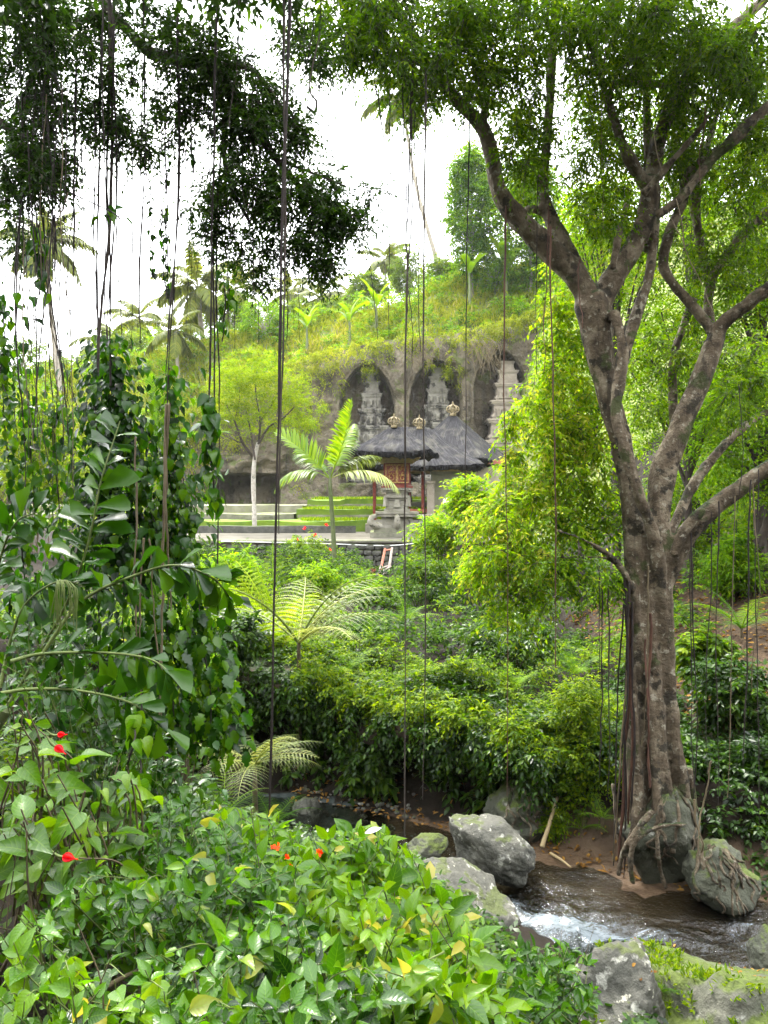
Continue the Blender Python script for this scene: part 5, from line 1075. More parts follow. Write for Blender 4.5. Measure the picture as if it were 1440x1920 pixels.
st_('tall tree high behind the fig limbs at upper right', 1300, 200, 20, 190, 150, 150, .42)
# unseen trees behind and beside the viewer, added to shade the ravine
for k, (bx, by, hh, rr) in enumerate(((-9, -6, 9, 5.5), (-1, -10, 10, 6), (8, -7, 9, 5.5), (15, -2, 8, 5), (-16, -1, 8, 5))):
    b = A([bx, by, float(ground_h(bx, by))])
    auto_tree('shade_tree', ('tall unseen tree behind the viewer to the left, added for shade', 'tall unseen tree directly behind the viewer, added for shade', 'tall unseen tree behind the viewer to the right, added for shade', 'unseen tree beyond the right edge of the view, added for shade', 'unseen tree beyond the left edge of the view, added for shade')[k], b, b + A([0, 0, hh]), (rr, rr * .8, 4.2), 90, M['fig_dark'], M['bark_dark'], .35, .4, .5, 1.5, 9, 6, group='unseen trees added to shade the ravine')
# feathery tree with pale trunk on the terrace
Yf = 45.0; b = A([(478 - 720) / F * Yf, Yf, TER])
ft = thing('feathery_tree', 'slender pale-trunked tree with feathery light green crown on the terrace', 'tree', b)
mb = MB(); s = limb(mb, [(478, 1005, 5), (477, 960, 4.6), (475, 900, 4.4), (478, 860, 4.2), (484, 830, 3.6)], Yf, 24, 8, .12); obj('trunk', mb, M['paletrunk'], ft)
mb = MB()
FT = [[(478, 862, 3), (455, 830, 2.6), (440, 790, 2), (425, 760, 1.2)], [(484, 832, 2.6), (505, 800, 2.2), (530, 785, 1.6), (555, 760, 1)], [(484, 832, 2.6), (488, 790, 2), (480, 740, 1.4), (478, 690, .8)], [(455, 830, 1.6), (440, 825, 1.4), (415, 800, 1)], [(488, 790, 1.6), (515, 750, 1.2), (530, 710, .8)], [(440, 790, 1.4), (450, 740, 1), (440, 700, .7)], [(478, 862, 2.4), (470, 810, 2), (462, 770, 1.2)]]
for t in FT: limb(mb, [(x, y, r, rng.uniform(-.6, .6)) for x, y, r in t], Yf, 14, 6, .1)
obj('branches', mb, M['bark_dark'], ft)
cm = MB()
for cx, cy, rx, ry, n in ((480, 690, 55, 35, 34), (430, 730, 45, 40, 28), (540, 730, 40, 45, 26), (480, 750, 70, 40, 34), (570, 770, 35, 35, 16), (420, 790, 30, 30, 12), (520, 800, 60, 25, 14)):
    put(cm, T2, cluster(ellipse_pts(cx, cy, rx, ry, Yf, 1.6, n), rng.uniform(.5, .9, n), 14, 9, .17, .30, .2, .1, .55, .2, flat=.6))
obj('crown', cm, M['feather'], ft, kind='stuff')
# ------------------------------------------------------------------ bananas on the hill
def banana_mesh(seed, L_=2.4, W_=.55, elev=1.1, droop=1.5):
    n = 14; t = np.linspace(0, 1, n); ang = elev - droop * t ** 1.5; ds = L_ / (n - 1); r_ = np.random.default_rng(seed)
    x = np.r_[0, np.cumsum(np.cos(ang[:-1]) * ds)]; z = np.r_[0, np.cumsum(np.sin(ang[:-1]) * ds)]
    w = W_ / 2 * np.interp(t, [0, .16, .22, .5, .85, 1], [.04, .05, .6, 1, .7, .02]); mb = MB()
    v = []
    for k in range(n): v += [(x[k] - .12 * w[k], w[k], z[k] + .25 * w[k] - .1 * r_.uniform() * w[k]), (x[k], 0, z[k]), (x[k] - .12 * w[k], -w[k], z[k] + .25 * w[k] - .1 * r_.uniform() * w[k])]
    q = [(3 * k + a, 3 * k + a + 1, 3 * k + a + 4, 3 * k + a + 3) for k in range(n - 1) for a in (0, 1)]
    mb.add(v, q, None, .4 + .3 * r_.uniform()); m = mb.mesh('leaf'); m.materials.append(M['banana']); return m
BM = [banana_mesh(k, 2.5, .6, e, d) for k, (e, d) in enumerate(((1.35, .8), (1.1, 1.3), (.8, 1.5), (1.2, 1.7)))]
def banana(label, px, py, Y, sc=1.0, n=9):
    b = P(px, py, Y); gz = float(ground_h(b[0], Y)); h = max(.8, b[2] - gz)
    r = thing('banana_plant', label, 'banana plant', (b[0], Y, gz), 'banana plants on the hill')
    mb = MB(); tube(mb, [(b[0], Y, gz - .2), (b[0] + .05, Y, gz + h * .5), (b[0], Y, gz + h)], [.16 * sc, .13 * sc, .08 * sc], 8); obj('stem', mb, M['palmstem'], r)
    for k in range(n): place('leaf', BM[k % 4], r, (0, 0, h * (.85 + .15 * k / n)), k * 2.4 + rng.uniform(-.3, .3), 0, sc * rng.uniform(.8, 1.15))
banana('banana plant with torn broad leaves below the forked fig limb', 948, 505, 70, 1.4, 11)
banana('banana plant on the crest right of the round ridge tree', 705, 575, 70, 1.15)
banana('lower banana clump on the grassy crest left of centre', 655, 600, 68, 1.0)
banana('banana plant at the left end of the crest beside the long root', 575, 612, 69, 1.0)
banana('banana plant beside the leaning palm foot', 880, 512, 70, 1.0, 8)
# ------------------------------------------------------------------ young feather palm below the wall
Yp2 = 29.0; bp_ = P(628, 1082, Yp2); tp = P(619, 915, Yp2); bp_[2] = min(bp_[2], float(ground_h(bp_[0], Yp2)))
yp = thing('young_palm', 'young green feather palm with slim trunk in front of the terrace wall', 'palm', bp_)
mb = MB(); tube(mb, spline([bp_, (bp_ + tp) / 2 + A([.03, 0, 0]), tp], 14), np.linspace(.10, .075, 14), 9, .03); tube(mb, spline([tp, tp + A([0, 0, .3]), tp + A([.02, 0, .75])], 8), np.linspace(.085, .035, 8), 8); obj('trunk', mb, M['palmstem'], yp)
def frond_to(parent, tip, org, mat, npair=44, ll=.62, lw=.028, bow=.28, name='frond', seed=0, lsag=.25, vee=.4, roll=0.0, sweep=.75):
    """frond from org to tip (world), arching; modelled in its own +X plane then turned"""
    d = A(tip) - A(org); Lh = math.hypot(d[0], d[1]); Ld = np.linalg.norm(d); el = math.atan2(d[2], Lh)
    m = frond_mesh('frond', Ld * 1.05, el + bow, bow * 2.4, npair, ll, lw, mat, .02, vee, sweep, lsag, seed=seed, bare=.2)
    return place('frond', m, parent, A(org) - A(parent['_o']), math.atan2(d[1], d[0]), 0, 1.0, roll)
org = tp + A([0, 0, .35])
for k, (tx, ty, dy, bow, rl) in enumerate(((672, 757, -.5, -.12, .25), (538, 808, .4, .18, -.5), (508, 922, -.3, .75, 0), (752, 925, -.6, .62, 0), (716, 857, .5, .45, -.3), (560, 850, 1.2, .3, 0), (662, 800, 1.2, .15, 0), (640, 990, -1.4, .9, 0))):
    if k == 7: continue
    frond_to(yp, P(tx, ty, Yp2 + dy), org, M['palm'] if k not in (3, 4) else M['fern_pale'], 46, 1.0 if k in (0, 1) else .8, .040, bow, seed=k + 40, roll=rl, vee=.35 if k < 2 else .1, lsag=.15 if k < 2 else .6, sweep=.5)
# a second feather palm frond behind the vines
p0 = on(300, 30); vp = thing('hidden_palm', 'palm half hidden behind the vine column, only its fronds showing', 'palm', p0)
mb = MB(); tube(mb, spline([p0, p0 + A([.1, 0, 3]), P(300, 850, 30)], 10), .1, 8); obj('trunk', mb, M['palmstem'], vp)
for k, (tx, ty) in enumerate(((270, 690), (430, 815), (250, 780), (350, 860), (330, 700))): frond_to(vp, P(tx, ty, 30 + (k % 3 - 1)), P(300, 850, 30), M['palm'], 40, .7, .03, .35, seed=60 + k)
# ------------------------------------------------------------------ ferns
FM = [fern_mesh('frond', 1.0, e, d, 20, .24, M['fern'], seed=k, pnw=.17) for k, (e, d) in enumerate(((.9, 1.2), (.6, 1.1), (1.2, 1.0)))]
FP = [fern_mesh('frond', 1.0, e, d, 17, .36, M['fern_pale'], seed=5 + k, npn=18, pnw=.115, lsag=.45) for k, (e, d) in enumerate(((.75, .9), (.45, .9), (1.0, 1.1)))]
FLt = [fern_mesh('frond', 1.0, e, d, 20, .28, M['fern_lit'], seed=9 + k, npn=14, pnw=.16) for k, (e, d) in enumerate(((1.2, .6), (.9, .9)))]
def fern(label, p, angs, meshes, L_, pitch0=0.0, group='ferns on the banks', name='fern', stem=None):
    r = thing(name, label, 'fern', p, group)
    mb = MB(); top = A(p, float) + A([0, 0, stem or .05])
    tube(mb, [A(p) - A([0, 0, .15]), (A(p) + top) / 2, top], [.05, .045, .03] if stem else .03, 7, .2); obj('rootstock', mb, M['stem'], r)
    for k, a in enumerate(angs): place('frond', meshes[k % len(meshes)], r, (0, 0, stem or .03), a + rng.uniform(-.1, .1), pitch0 + rng.uniform(-.15, .15), L_ * rng.uniform(.85, 1.12), rng.uniform(-.2, .2))
    return r
PI = math.pi
tf = P(478, 1420, 11.2)
fern('pale glossy tree fern with stacked arching fronds beside the long root', (tf[0], tf[1], ground_h(tf[0], tf[1])), [-.25, .35, -.85, 1.0, -1.5, 2.3, 3.3, 4.2, -.5, .1], FP, 1.15, .1, name='tree_fern', stem=max(.3, tf[2] - float(ground_h(tf[0], tf[1])) - .1))
tf = P(560, 1205, 13.2); gz = float(ground_h(tf[0], tf[1]))
fern('wide tree fern arching to the right below the young palm', (tf[0], tf[1], gz), [-.1, .3, -.5, .75, 2.6, 3.6, 1.6, -1.1, .05], [FP[0], FP[1], FP[2]], 2.0, -.05, name='tree_fern', stem=max(.3, tf[2] - gz))
tf = P(525, 1190, 15); fern('bright yellow-green bracken clump standing tall left of the young palm trunk', (tf[0], tf[1], ground_h(tf[0], tf[1])), [PI, 2.4, 1.6, 4.0, .5, 5.2, 2.9], FLt, 2.3, -.25, name='bracken')
tf = P(640, 1275, 14.2); fern('fern hanging over the dark hollow in the bank', (tf[0], tf[1], ground_h(tf[0], tf[1])), [-1.6, -1.0, -2.2, -.3, 3.6, .5], FM, .9)
for k, (px, py, Y, L_, lab) in enumerate(((850, 1400, 12.3, .7, 'pale feathery fern in the middle of the dark bank'), (760, 1330, 13, .6, 'small fern on the bank edge left of the pale feathery one'), (1090, 1560, 10.9, .5, 'fern at the foot of the fig, right of the leaning stick'), (1130, 1540, 10.7, .4, 'little fern beside the root bundle'),
    (960, 1300, 13.5, .7, 'fern on the sunlit ledge left of the fig'), (1080, 1210, 15, .8, 'fern under the bright branches left of the trunk'), (820, 1210, 17, .9, 'fern on the mid slope below the bright bush'), (700, 1200, 17, .8, 'fern beside the wide tree fern'), (1390, 1060, 15, 1.2, 'fern on the right slope above the leaf litter'), (1340, 980, 17, 1.3, 'upper fern on the right slope'),
    (420, 1480, 10.8, .9, 'dark drooping fern below the pale tree fern'), (510, 1500, 11.5, .8, 'small dark fern between tree fern and boulder'), (1010, 1390, 12.2, .6, 'fern low on the bank above the root-wrapped boulder'), (1190, 1830, 6.4, .22, 'tiny fern on the foreground rocks'), (1235, 1870, 6.0, .25, 'bright little fern in the crack between foreground rocks'), (760, 1150, 19, 1.0, 'fern below the stepladder'), (900, 1360, 12.6, .6, 'fern on the bank right of the pale feathery one'))):
    p = P(px, py, Y); gz = float(ground_h(p[0], Y)); p[2] = max(gz, min(p[2], gz + .35)) if Y > 8 else p[2]
    fern(lab, p, np.arange(8) * .785 + rng.uniform(0, 1), [FP, FM, FM][0 if k == 0 else 1], L_, 0)
# ------------------------------------------------------------------ ground cover and shrubs
def cover(name, x, y, h0, rad, ntw, nlf, ln, wd, mat, lv_, T=T2, hs=.25, label=None, droop=.35, lvs=.2, hf=None):
    z = (hf or ground_h)(x, y); c = np.stack([x, y, z + h0 + hs * (fbm(x, y, 0, .7, 3) + .3)], 1)
    mb = MB(); put(mb, T, cluster(c, rad, ntw, nlf, ln, wd, droop, .35, lv_, lvs)); o = obj(name, mb, mat, kind='stuff')
    tag(o, label, 'undergrowth'); return o
def samp(n, x0, x1, y0, y1): return rng.uniform(x0, x1, n), rng.uniform(y0, y1, n)
# far bank and plateau; leaf tones paint a lit rim over a shaded face
x, y = samp(1500, -6.5, 4.6, 11, 15.5); t = y - far_e(x); k = (t > .5) & (t < 3.2); x, y = x[k], y[k]; t = t[k]
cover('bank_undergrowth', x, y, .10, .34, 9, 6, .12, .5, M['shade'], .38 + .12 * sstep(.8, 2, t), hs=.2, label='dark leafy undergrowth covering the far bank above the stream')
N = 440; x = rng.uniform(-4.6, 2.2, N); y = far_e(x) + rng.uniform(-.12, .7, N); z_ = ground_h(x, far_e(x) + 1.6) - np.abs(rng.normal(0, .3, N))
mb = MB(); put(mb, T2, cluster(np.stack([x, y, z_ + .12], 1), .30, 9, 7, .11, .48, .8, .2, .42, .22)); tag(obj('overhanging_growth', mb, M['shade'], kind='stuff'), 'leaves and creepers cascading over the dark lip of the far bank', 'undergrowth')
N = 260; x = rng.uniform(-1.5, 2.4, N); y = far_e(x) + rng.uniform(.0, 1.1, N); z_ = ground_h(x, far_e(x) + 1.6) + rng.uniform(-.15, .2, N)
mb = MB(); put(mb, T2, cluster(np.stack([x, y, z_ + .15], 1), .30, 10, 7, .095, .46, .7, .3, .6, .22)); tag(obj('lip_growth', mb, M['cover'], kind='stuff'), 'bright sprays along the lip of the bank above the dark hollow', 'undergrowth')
x = rng.uniform(-3.2, 2.0, 70); y = far_e(x) + rng.uniform(.25, .8, 70); cover('hollow_plants', x, y, .16, .26, 7, 5, .16, .5, M['shade'], .5, T6, hs=.12, label='glossy dark plants added to darken the hollow under the bank lip')  # dark plants added over the pale soil to blacken the hollow
x, y = samp(900, -5.5, 4.2, 12.5, 16.5); t = y - far_e(x); k = (t > 1.5) & (t < 3.6); x, y = x[k], y[k]
cover('ledge_groundcover', x, y, .28, .32, 10, 7, .085, .5, M['cover'], .58, hs=.3, label='bright green groundcover along the edge of the far bank')
x, y = samp(1050, -9, 7, 15.5, 34.5); cover('plateau_groundcover', x, y, .15, .5, 9, 6, .15, .5, M['cover'], .34 + .34 * vn(x, y, 0, .45), hs=.5, label='mixed green growth on the flat ground below the terrace wall')  # noise in the leaf tone paints dark gaps between plants
x, y = samp(1250, 3.6, 12, 9.2, 16); t = y - far_e(x); k = (t > .12) & ~((x > 5.2) & (y > 12.5)) & ~((x < 4.3) & (t < .6)); x, y = x[k], y[k]
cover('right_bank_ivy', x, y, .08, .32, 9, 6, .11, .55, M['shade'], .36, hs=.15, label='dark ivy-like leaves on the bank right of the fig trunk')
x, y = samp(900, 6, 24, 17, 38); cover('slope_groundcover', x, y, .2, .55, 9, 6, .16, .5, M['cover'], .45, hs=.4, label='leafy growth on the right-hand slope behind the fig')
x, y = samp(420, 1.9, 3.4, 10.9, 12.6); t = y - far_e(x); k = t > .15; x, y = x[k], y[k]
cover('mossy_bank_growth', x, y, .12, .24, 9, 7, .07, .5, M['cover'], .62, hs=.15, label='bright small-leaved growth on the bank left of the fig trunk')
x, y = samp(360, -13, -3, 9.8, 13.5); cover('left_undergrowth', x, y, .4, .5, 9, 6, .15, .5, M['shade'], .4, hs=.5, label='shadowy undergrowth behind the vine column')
x, y = samp(600, -8, 3.2, 1.2, 9.5); s_ = near_e(x) - y; k = (s_ > 2.2) & (x < 1.2 - .1 * y + np.where(y < 4.5, .6, 0)) & (y < np.where(x < -2, 8.5, 5.2)); x, y = x[k], y[k]
cover('near_bank_undergrowth', x, y, .12, .28, 9, 6, .085, .5, M['cover'], .4, TB, hs=.15, label='tangled low leaves covering the near bank under the shrubs')
x, y = samp(1500, -3, 2.6, 4.8, 10.6); s_ = near_e(x) - y; k = (s_ > -.05) & (x < .6 + .34 * (9.6 - y)) & ~((x > .6) & (s_ < .5)); x, y = x[k], y[k]
x, y = x[::2], y[::2]; cover('near_shore_groundcover', x, y, .05, .24, 7, 5, .10, .5, M['shade'], .5, TB, hs=.16, label='low leaves covering the near bank down to the boulders')
# turf on lawns, hill grass, growth over the cliff rim
def blades(name, c, n, ln, wd, mat, lv_, label, lean=.5, cat='grass'):
    c = np.repeat(c, n, 0) + rng.normal(0, 1, (len(c) * n, 3)) * A([ln * .5, ln * .5, 0]); N = len(c)
    ax = norm(rng.normal(0, lean, (N, 3)) + A([0, 0, 1.0])); nr = norm(rng.normal(0, 1, (N, 3)) + A([0, -1, .3]))
    mb = MB(); add_leaves(mb, T2, c, ax, nr, ln * rng.uniform(.6, 1.3, N), wd, np.clip(np.repeat(np.broadcast_to(lv_, (N // n,)), n) + rng.normal(0, .16, N), 0, .99)); return tag(obj(name, mb, mat, kind='stuff'), label, cat)
N = 5200; x = rng.uniform(-40, 24, N); y = CLIFF_Y + 1.9 + rng.uniform(0, 1, N) ** .8 * 15
lvg = .5 + .26 * fbm(x, y, 0, .25, 3); blades('hill_grass', np.stack([x, y, hill_h(x, y)], 1), 7, .75, .09, M['grass'], lvg, 'long yellow-green grass on the hill above the cliff')
N = 420; x = rng.uniform(-40, 22, N); y = CLIFF_Y + 2 + rng.uniform(0, 14, N); cover('hill_bushes', x, y, .5, 1.3, 9, 7, .34, .45, M['bright'], .42 + .2 * fbm(x, y, 0, .15, 2), hs=1.0, label='rounded bushes scattered over the hill grass', hf=hill_h)
N = 850; x = rng.uniform(-40, 22, N); y = CLIFF_Y + 2 + rng.uniform(0, 14, N); cover('hill_scrub', x, y, .3, .9, 8, 6, .24, .42, M['grass'], .35 + .2 * fbm(x, y, 0, .2, 2), hs=.7, label='scrubby growth among the hill grass', hf=hill_h)
N = 720; x = rng.uniform(-40, 20, N); tz = ctop(x) + .9 - rng.uniform(0, 1, N) ** 2 * 3.8 * (1 + .7 * vn(x, 0, 0, .35)); yy = CLIFF_Y + .3 + rng.uniform(-.6, .9, N)
mb = MB(); put(mb, T2, cluster(np.stack([x, yy, tz], 1), .62, 9, 7, .24, .34, .9, .0, .45 + .2 * vn(x, tz, 0, .3), .2)); tag(obj('cliff_rim_growth', mb, M['grass'], kind='stuff'), 'grass and creepers hanging over the rim of the cliff', 'undergrowth')
N = 260; x = rng.uniform(-38, -5, N); z_ = 5.5 + rng.uniform(0, 1, N) * (ctop(x) - 5.5); k = (np.abs(720 + x / 62 * F - 470) > 75) | (z_ > 9)
mb = MB(); put(mb, T2, cluster(np.stack([x, CLIFF_Y - .6 - .1 * (x + 6) * -1 * 0 + np.minimum(0, x + 6) * -.1, z_], 1)[k], .9, 9, 7, .24, .4, .6, .1, .5, .2)); tag(obj('cliff_creeper', mb, M['grass'], kind='stuff'), 'light green creepers clinging to the left part of the cliff', 'undergrowth')
N = 1500; x = rng.uniform(-5, 9, N); yz = [(45.5, 47.6, 3.52), (48.3, 51, 4.15), (52.2, 58, 4.75)]; w = rng.integers(0, 3, N); y = A([rng.uniform(yz[i][0], yz[i][1]) for i in w]); z_ = A([yz[i][2] for i in w])
blades('lawn_grass', np.stack([x, y, z_], 1), 8, .22, .05, M['cover'], .75, 'short bright grass of the stepped lawns behind the shrine', .4)
# dry hanging stems at the cliff rim above the right niche
mb = MB()
for k in range(60):
    px = rng.choice([925, 900, 800, 770]) + rng.normal(0, 14); p0 = P(px, 640 + rng.uniform(-8, 10), 61.0); tube(mb, spline([p0, p0 + A([rng.normal(0, .4), -.2, -.6]), p0 + A([rng.normal(0, .6), -.2, -rng.uniform(1.2, 3)])], 6), .022, 3, cap=False)
tag(obj('dry_creeper', mb, M['root_tan'], kind='stuff'), 'dry brown stems hanging over the cliff edge above the niches', 'creeper')
# leaf litter on the slope and on the mud, pebbles on the shore
N = 2600; x = rng.uniform(5.2, 11, N); y = rng.uniform(12.4, 22, N); mb = MB()
add_leaves(mb, T2, np.stack([x, y, ground_h(x, y) + .03], 1), rng.normal(0, 1, (N, 3)) * A([1, 1, .25]), A([0, 0, 1]) + rng.normal(0, .35, (N, 3)), rng.uniform(.08, .16, N), .06, rng.uniform(0, 1, N)); tag(obj('leaf_litter', mb, M['dead'], kind='stuff'), 'brown fallen leaves on the slope right of the fig', 'leaf litter')
N = 520; x = rng.uniform(-1.6, 4.6, N); y = far_e(x) + rng.uniform(-.25, .55, N); mb = MB()
add_leaves(mb, T6, np.stack([x, y, np.maximum(ground_h(x, y), 0.0) + .025], 1), rng.normal(0, 1, (N, 3)) * A([1, 1, .2]), A([0, 0, 1]) + rng.normal(0, .3, (N, 3)), rng.uniform(.05, .11, N), .045, rng.uniform(0, 1, N)); tag(obj('shore_litter', mb, M['dead'], kind='stuff'), 'fallen leaves and twigs scattered along the muddy shore', 'leaf litter')
mb = MB()
for k in range(130):
    x = rng.uniform(-1.5, .5); y = float(far_e(x)) + rng.uniform(-.35, .6); z = float(ground_h(x, y)); r = rng.uniform(.02, .055); a = np.linspace(0, PI, 5)
    tube(mb, np.stack([x + 0 * a, y + 0 * a, z + r * .3 - r * .6 * np.cos(a)], 1), np.maximum(r * np.sin(a), .003), 6, .2, seed=k)
tag(obj('pebbles', mb, M['boulder'], kind='stuff'), 'dark pebbles on the shadowed shore left of the boulders', 'pebbles')
# litter on the foreground rock is laid on the rock's own surface later
# ------------------------------------------------------------------ shrubs of the middle distance
def shrub(label, px, py, Y, rxp, ryp, ncl, mat, lv_=.5, ln=.11, wd=.45, clr=.3, T=T2, name='shrub', group='shrubs of the middle ground', **k):
    c = P(px, py, Y); gz = float(ground_h(c[0], Y)); b = (c[0], Y, min(gz, c[2] - .1))
    rx_, rz_ = rxp / F * Y, ryp / F * Y
    return auto_tree(name, label, b, c, (rx_, rx_ * .8, rz_), ncl, M[mat], M['stem'], .018, ln, wd, clr, 10, 7, lv_, group=group, stems=3, cat='shrub', lnum=16, T=T, shell=.2, **k)
shrub('bright shrub with fingered leaves beside the globe lamp', 880, 940, 24, 45, 40, 34, 'bright', .68, .20, .4, .5)
shrub('bright yellow-green shrub hiding the right end of the terrace wall', 820, 1010, 26, 55, 45, 44, 'bright', .66, .18, .45, .5)
shrub('dark green shrub on the wall foot right of the stepladder', 800, 1070, 24, 50, 35, 30, 'cover', .4, .16, .45, .5)
shrub('yellow-green shrub in front of the wall left of the bracken', 430, 1085, 22, 60, 45, 48, 'bright', .55, .2, .35, .5)
shrub('leafy shrub at the foot of the young palm trunk', 600, 1085, 24, 45, 30, 30, 'bright', .58, .16, .4, .45)
shrub('dark shrub in front of the wall between bracken and young palm', 555, 1060, 27, 45, 40, 34, 'cover', .34, .15, .45, .5)
shrub('low bright shrub in front of the stepladder', 700, 1105, 24, 60, 22, 30, 'bright', .55, .15, .4, .4)
shrub('shrub with small red blooms at the top of the wall', 575, 1025, 33, 40, 22, 24, 'cover', .6, .15, .4, .45)
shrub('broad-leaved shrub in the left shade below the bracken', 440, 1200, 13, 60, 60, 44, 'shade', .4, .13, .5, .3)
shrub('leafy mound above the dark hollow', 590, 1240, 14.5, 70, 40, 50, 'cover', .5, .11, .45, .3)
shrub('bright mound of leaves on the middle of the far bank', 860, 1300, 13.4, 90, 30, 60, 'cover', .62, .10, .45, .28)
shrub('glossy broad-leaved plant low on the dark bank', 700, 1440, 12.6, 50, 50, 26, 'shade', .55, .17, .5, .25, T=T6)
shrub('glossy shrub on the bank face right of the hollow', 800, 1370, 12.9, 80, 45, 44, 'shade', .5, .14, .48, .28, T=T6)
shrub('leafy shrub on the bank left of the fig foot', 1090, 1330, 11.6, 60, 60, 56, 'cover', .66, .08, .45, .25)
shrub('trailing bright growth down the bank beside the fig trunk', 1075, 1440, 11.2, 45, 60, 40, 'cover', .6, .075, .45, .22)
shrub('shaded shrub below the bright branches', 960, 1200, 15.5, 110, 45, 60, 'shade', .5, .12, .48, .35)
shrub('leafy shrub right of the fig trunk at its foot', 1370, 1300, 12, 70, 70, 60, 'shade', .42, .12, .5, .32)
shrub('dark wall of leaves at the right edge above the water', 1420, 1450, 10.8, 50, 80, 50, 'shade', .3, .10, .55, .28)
shrub('bright broad-leaved shrub on the right slope below the leaf litter', 1320, 1230, 13, 50, 40, 34, 'cover', .5, .16, .5, .3, T=T6)
shrub('sunlit shrubbery on the right slope above the leaf litter', 1390, 1060, 17, 60, 60, 60, 'bright', .42, .13, .45, .4)
shrub('pale bush behind the cave at far left', 200, 900, 30, 120, 110, 70, 'feather', .5, .2, .4, .8)
shrub('light green bush behind the left vines', 60, 850, 28, 80, 120, 70, 'feather', .45, .2, .4, .8)
shrub('yellow-green bush glowing behind the left vines', 235, 1020, 20, 50, 60, 36, 'bright', .66, .18, .5, .4)
shrub('sunlit bush seen through the hanging vines at mid left', 330, 1270, 10.5, 90, 90, 60, 'bright', .5, .11, .5, .32)
# red blooms on the wall shrub
rb = bpy.data.objects['shrub']
for k, (px, py) in enumerate(((619, 1031), (612, 985), (557, 1012), (590, 1003), (571, 990))):
    mb = MB(); add_leaves(mb, T6, np.repeat(P(px, py, 32.4)[None], 6, 0), rand_dirs(6), rand_dirs(6), .10, .08, .5)
    tag(obj('hibiscus_bloom', mb, M['red']), ['red bloom beside the young palm trunk', 'small red bloom above the terrace edge', 'red bloom left on the wall shrub', 'tiny red bloom on the terrace edge left of the palm', 'topmost red bloom left of the young palm'][k], 'flower', 'blooms on the wall shrub')
add_ = [P(704, 1068, 32.5), P(700, 1072, 32.5)]; mb = MB(); N = 8; add_leaves(mb, T6, np.repeat(P(702, 1078, 32)[None], N, 0), norm(rng.normal(0, .4, (N, 3)) + A([-.2, 0, 1])), rand_dirs(N), .34, .10, .2); tag(obj('cordyline_plant', mb, M['wood_red']), 'small orange-leaved plant left of the stepladder', 'plant')
# ------------------------------------------------------------------ plants whose leaves can be told apart: leaf objects sharing meshes
def leaf_meshes(st, mat, n=5, fold=.12, curl=.25, tpl=None):
    out = []
    for k in range(n):
        mb = MB(); tv, tq, tt, tuv = tpl(k) if tpl else leaf_tpl(st, fold * (.6 + .25 * k), curl * (.3 + .5 * k), .012)
        mb.add(tv, tq, tt, .3 + .1 * k, tuv); m = mb.mesh('leaf'); m.materials.append(mat); out.append(m)
    return out
LMESH = {'near': (OVATE, 'near'), 'blue': (HEART, 'near_blue'), 'yel': (OVATE, 'near_yel'), 'heart': (HEART, 'near_yel'), 'vine': (HEART, 'vine'), 'lobed': (LOBED, 'vine'), 'lance': (LANCE, 'near')}
LMS = {k: leaf_meshes(s, M[m]) for k, (s, m) in LMESH.items()}
FISHM = leaf_meshes(None, M['fishtail'], 5, tpl=fish_tpl)
def leaf_objects(root, Lf, kind, wscale=1.0, limit=260, stuffT=None):
    """the leaves that show largest become objects; the rest are one part"""
    pos, ax, nr, ln, wd, lv_ = Lf; N = len(pos)
    Yd = np.maximum(pos[:, 1], .5); px = 720 + pos[:, 0] / Yd * F; py = HZ - (pos[:, 2] - EYE) / Yd * F
    vis = (px > -40) & (px < 1480) & (py > -40) & (py < 1960)
    score = np.where(vis, ln / Yd - .004 * Yd, -1); order = np.argsort(-score); pick = order[:min(limit, int(vis.sum()))]; rest = np.setdiff1d(np.arange(N), pick)
    a = norm(ax); b = norm(np.cross(nr, a)); c = np.cross(a, b); o0 = A(root['_o']); ms = LMS[kind] if isinstance(kind, str) else kind
    for i in pick:
        o = bpy.data.objects.new('leaf', ms[int(rng.integers(len(ms)))]); C.objects.link(o); o.parent = root
        l, w = float(ln[i]), float(wd[i])
        o.matrix_basis = Matrix(((a[i, 0] * l, b[i, 0] * w, c[i, 0] * l, pos[i, 0] - o0[0]), (a[i, 1] * l, b[i, 1] * w, c[i, 1] * l, pos[i, 1] - o0[1]), (a[i, 2] * l, b[i, 2] * w, c[i, 2] * l, pos[i, 2] - o0[2]), (0, 0, 0, 1)))
    if len(rest):
        mb = MB(); st = LMESH[kind][0] if isinstance(kind, str) else OVATE
        tp_ = leaf_tpl([st[0], st[2], st[4], st[-1]], .12, .22) if stuffT is None else stuffT
        add_leaves(mb, tp_, pos[rest], ax[rest], nr[rest], ln[rest], wd[rest], np.clip(lv_[rest], 0, 1))
        obj('inner_foliage', mb, M[LMESH[kind][1]] if isinstance(kind, str) else ms[0].materials[0], root, kind='stuff')
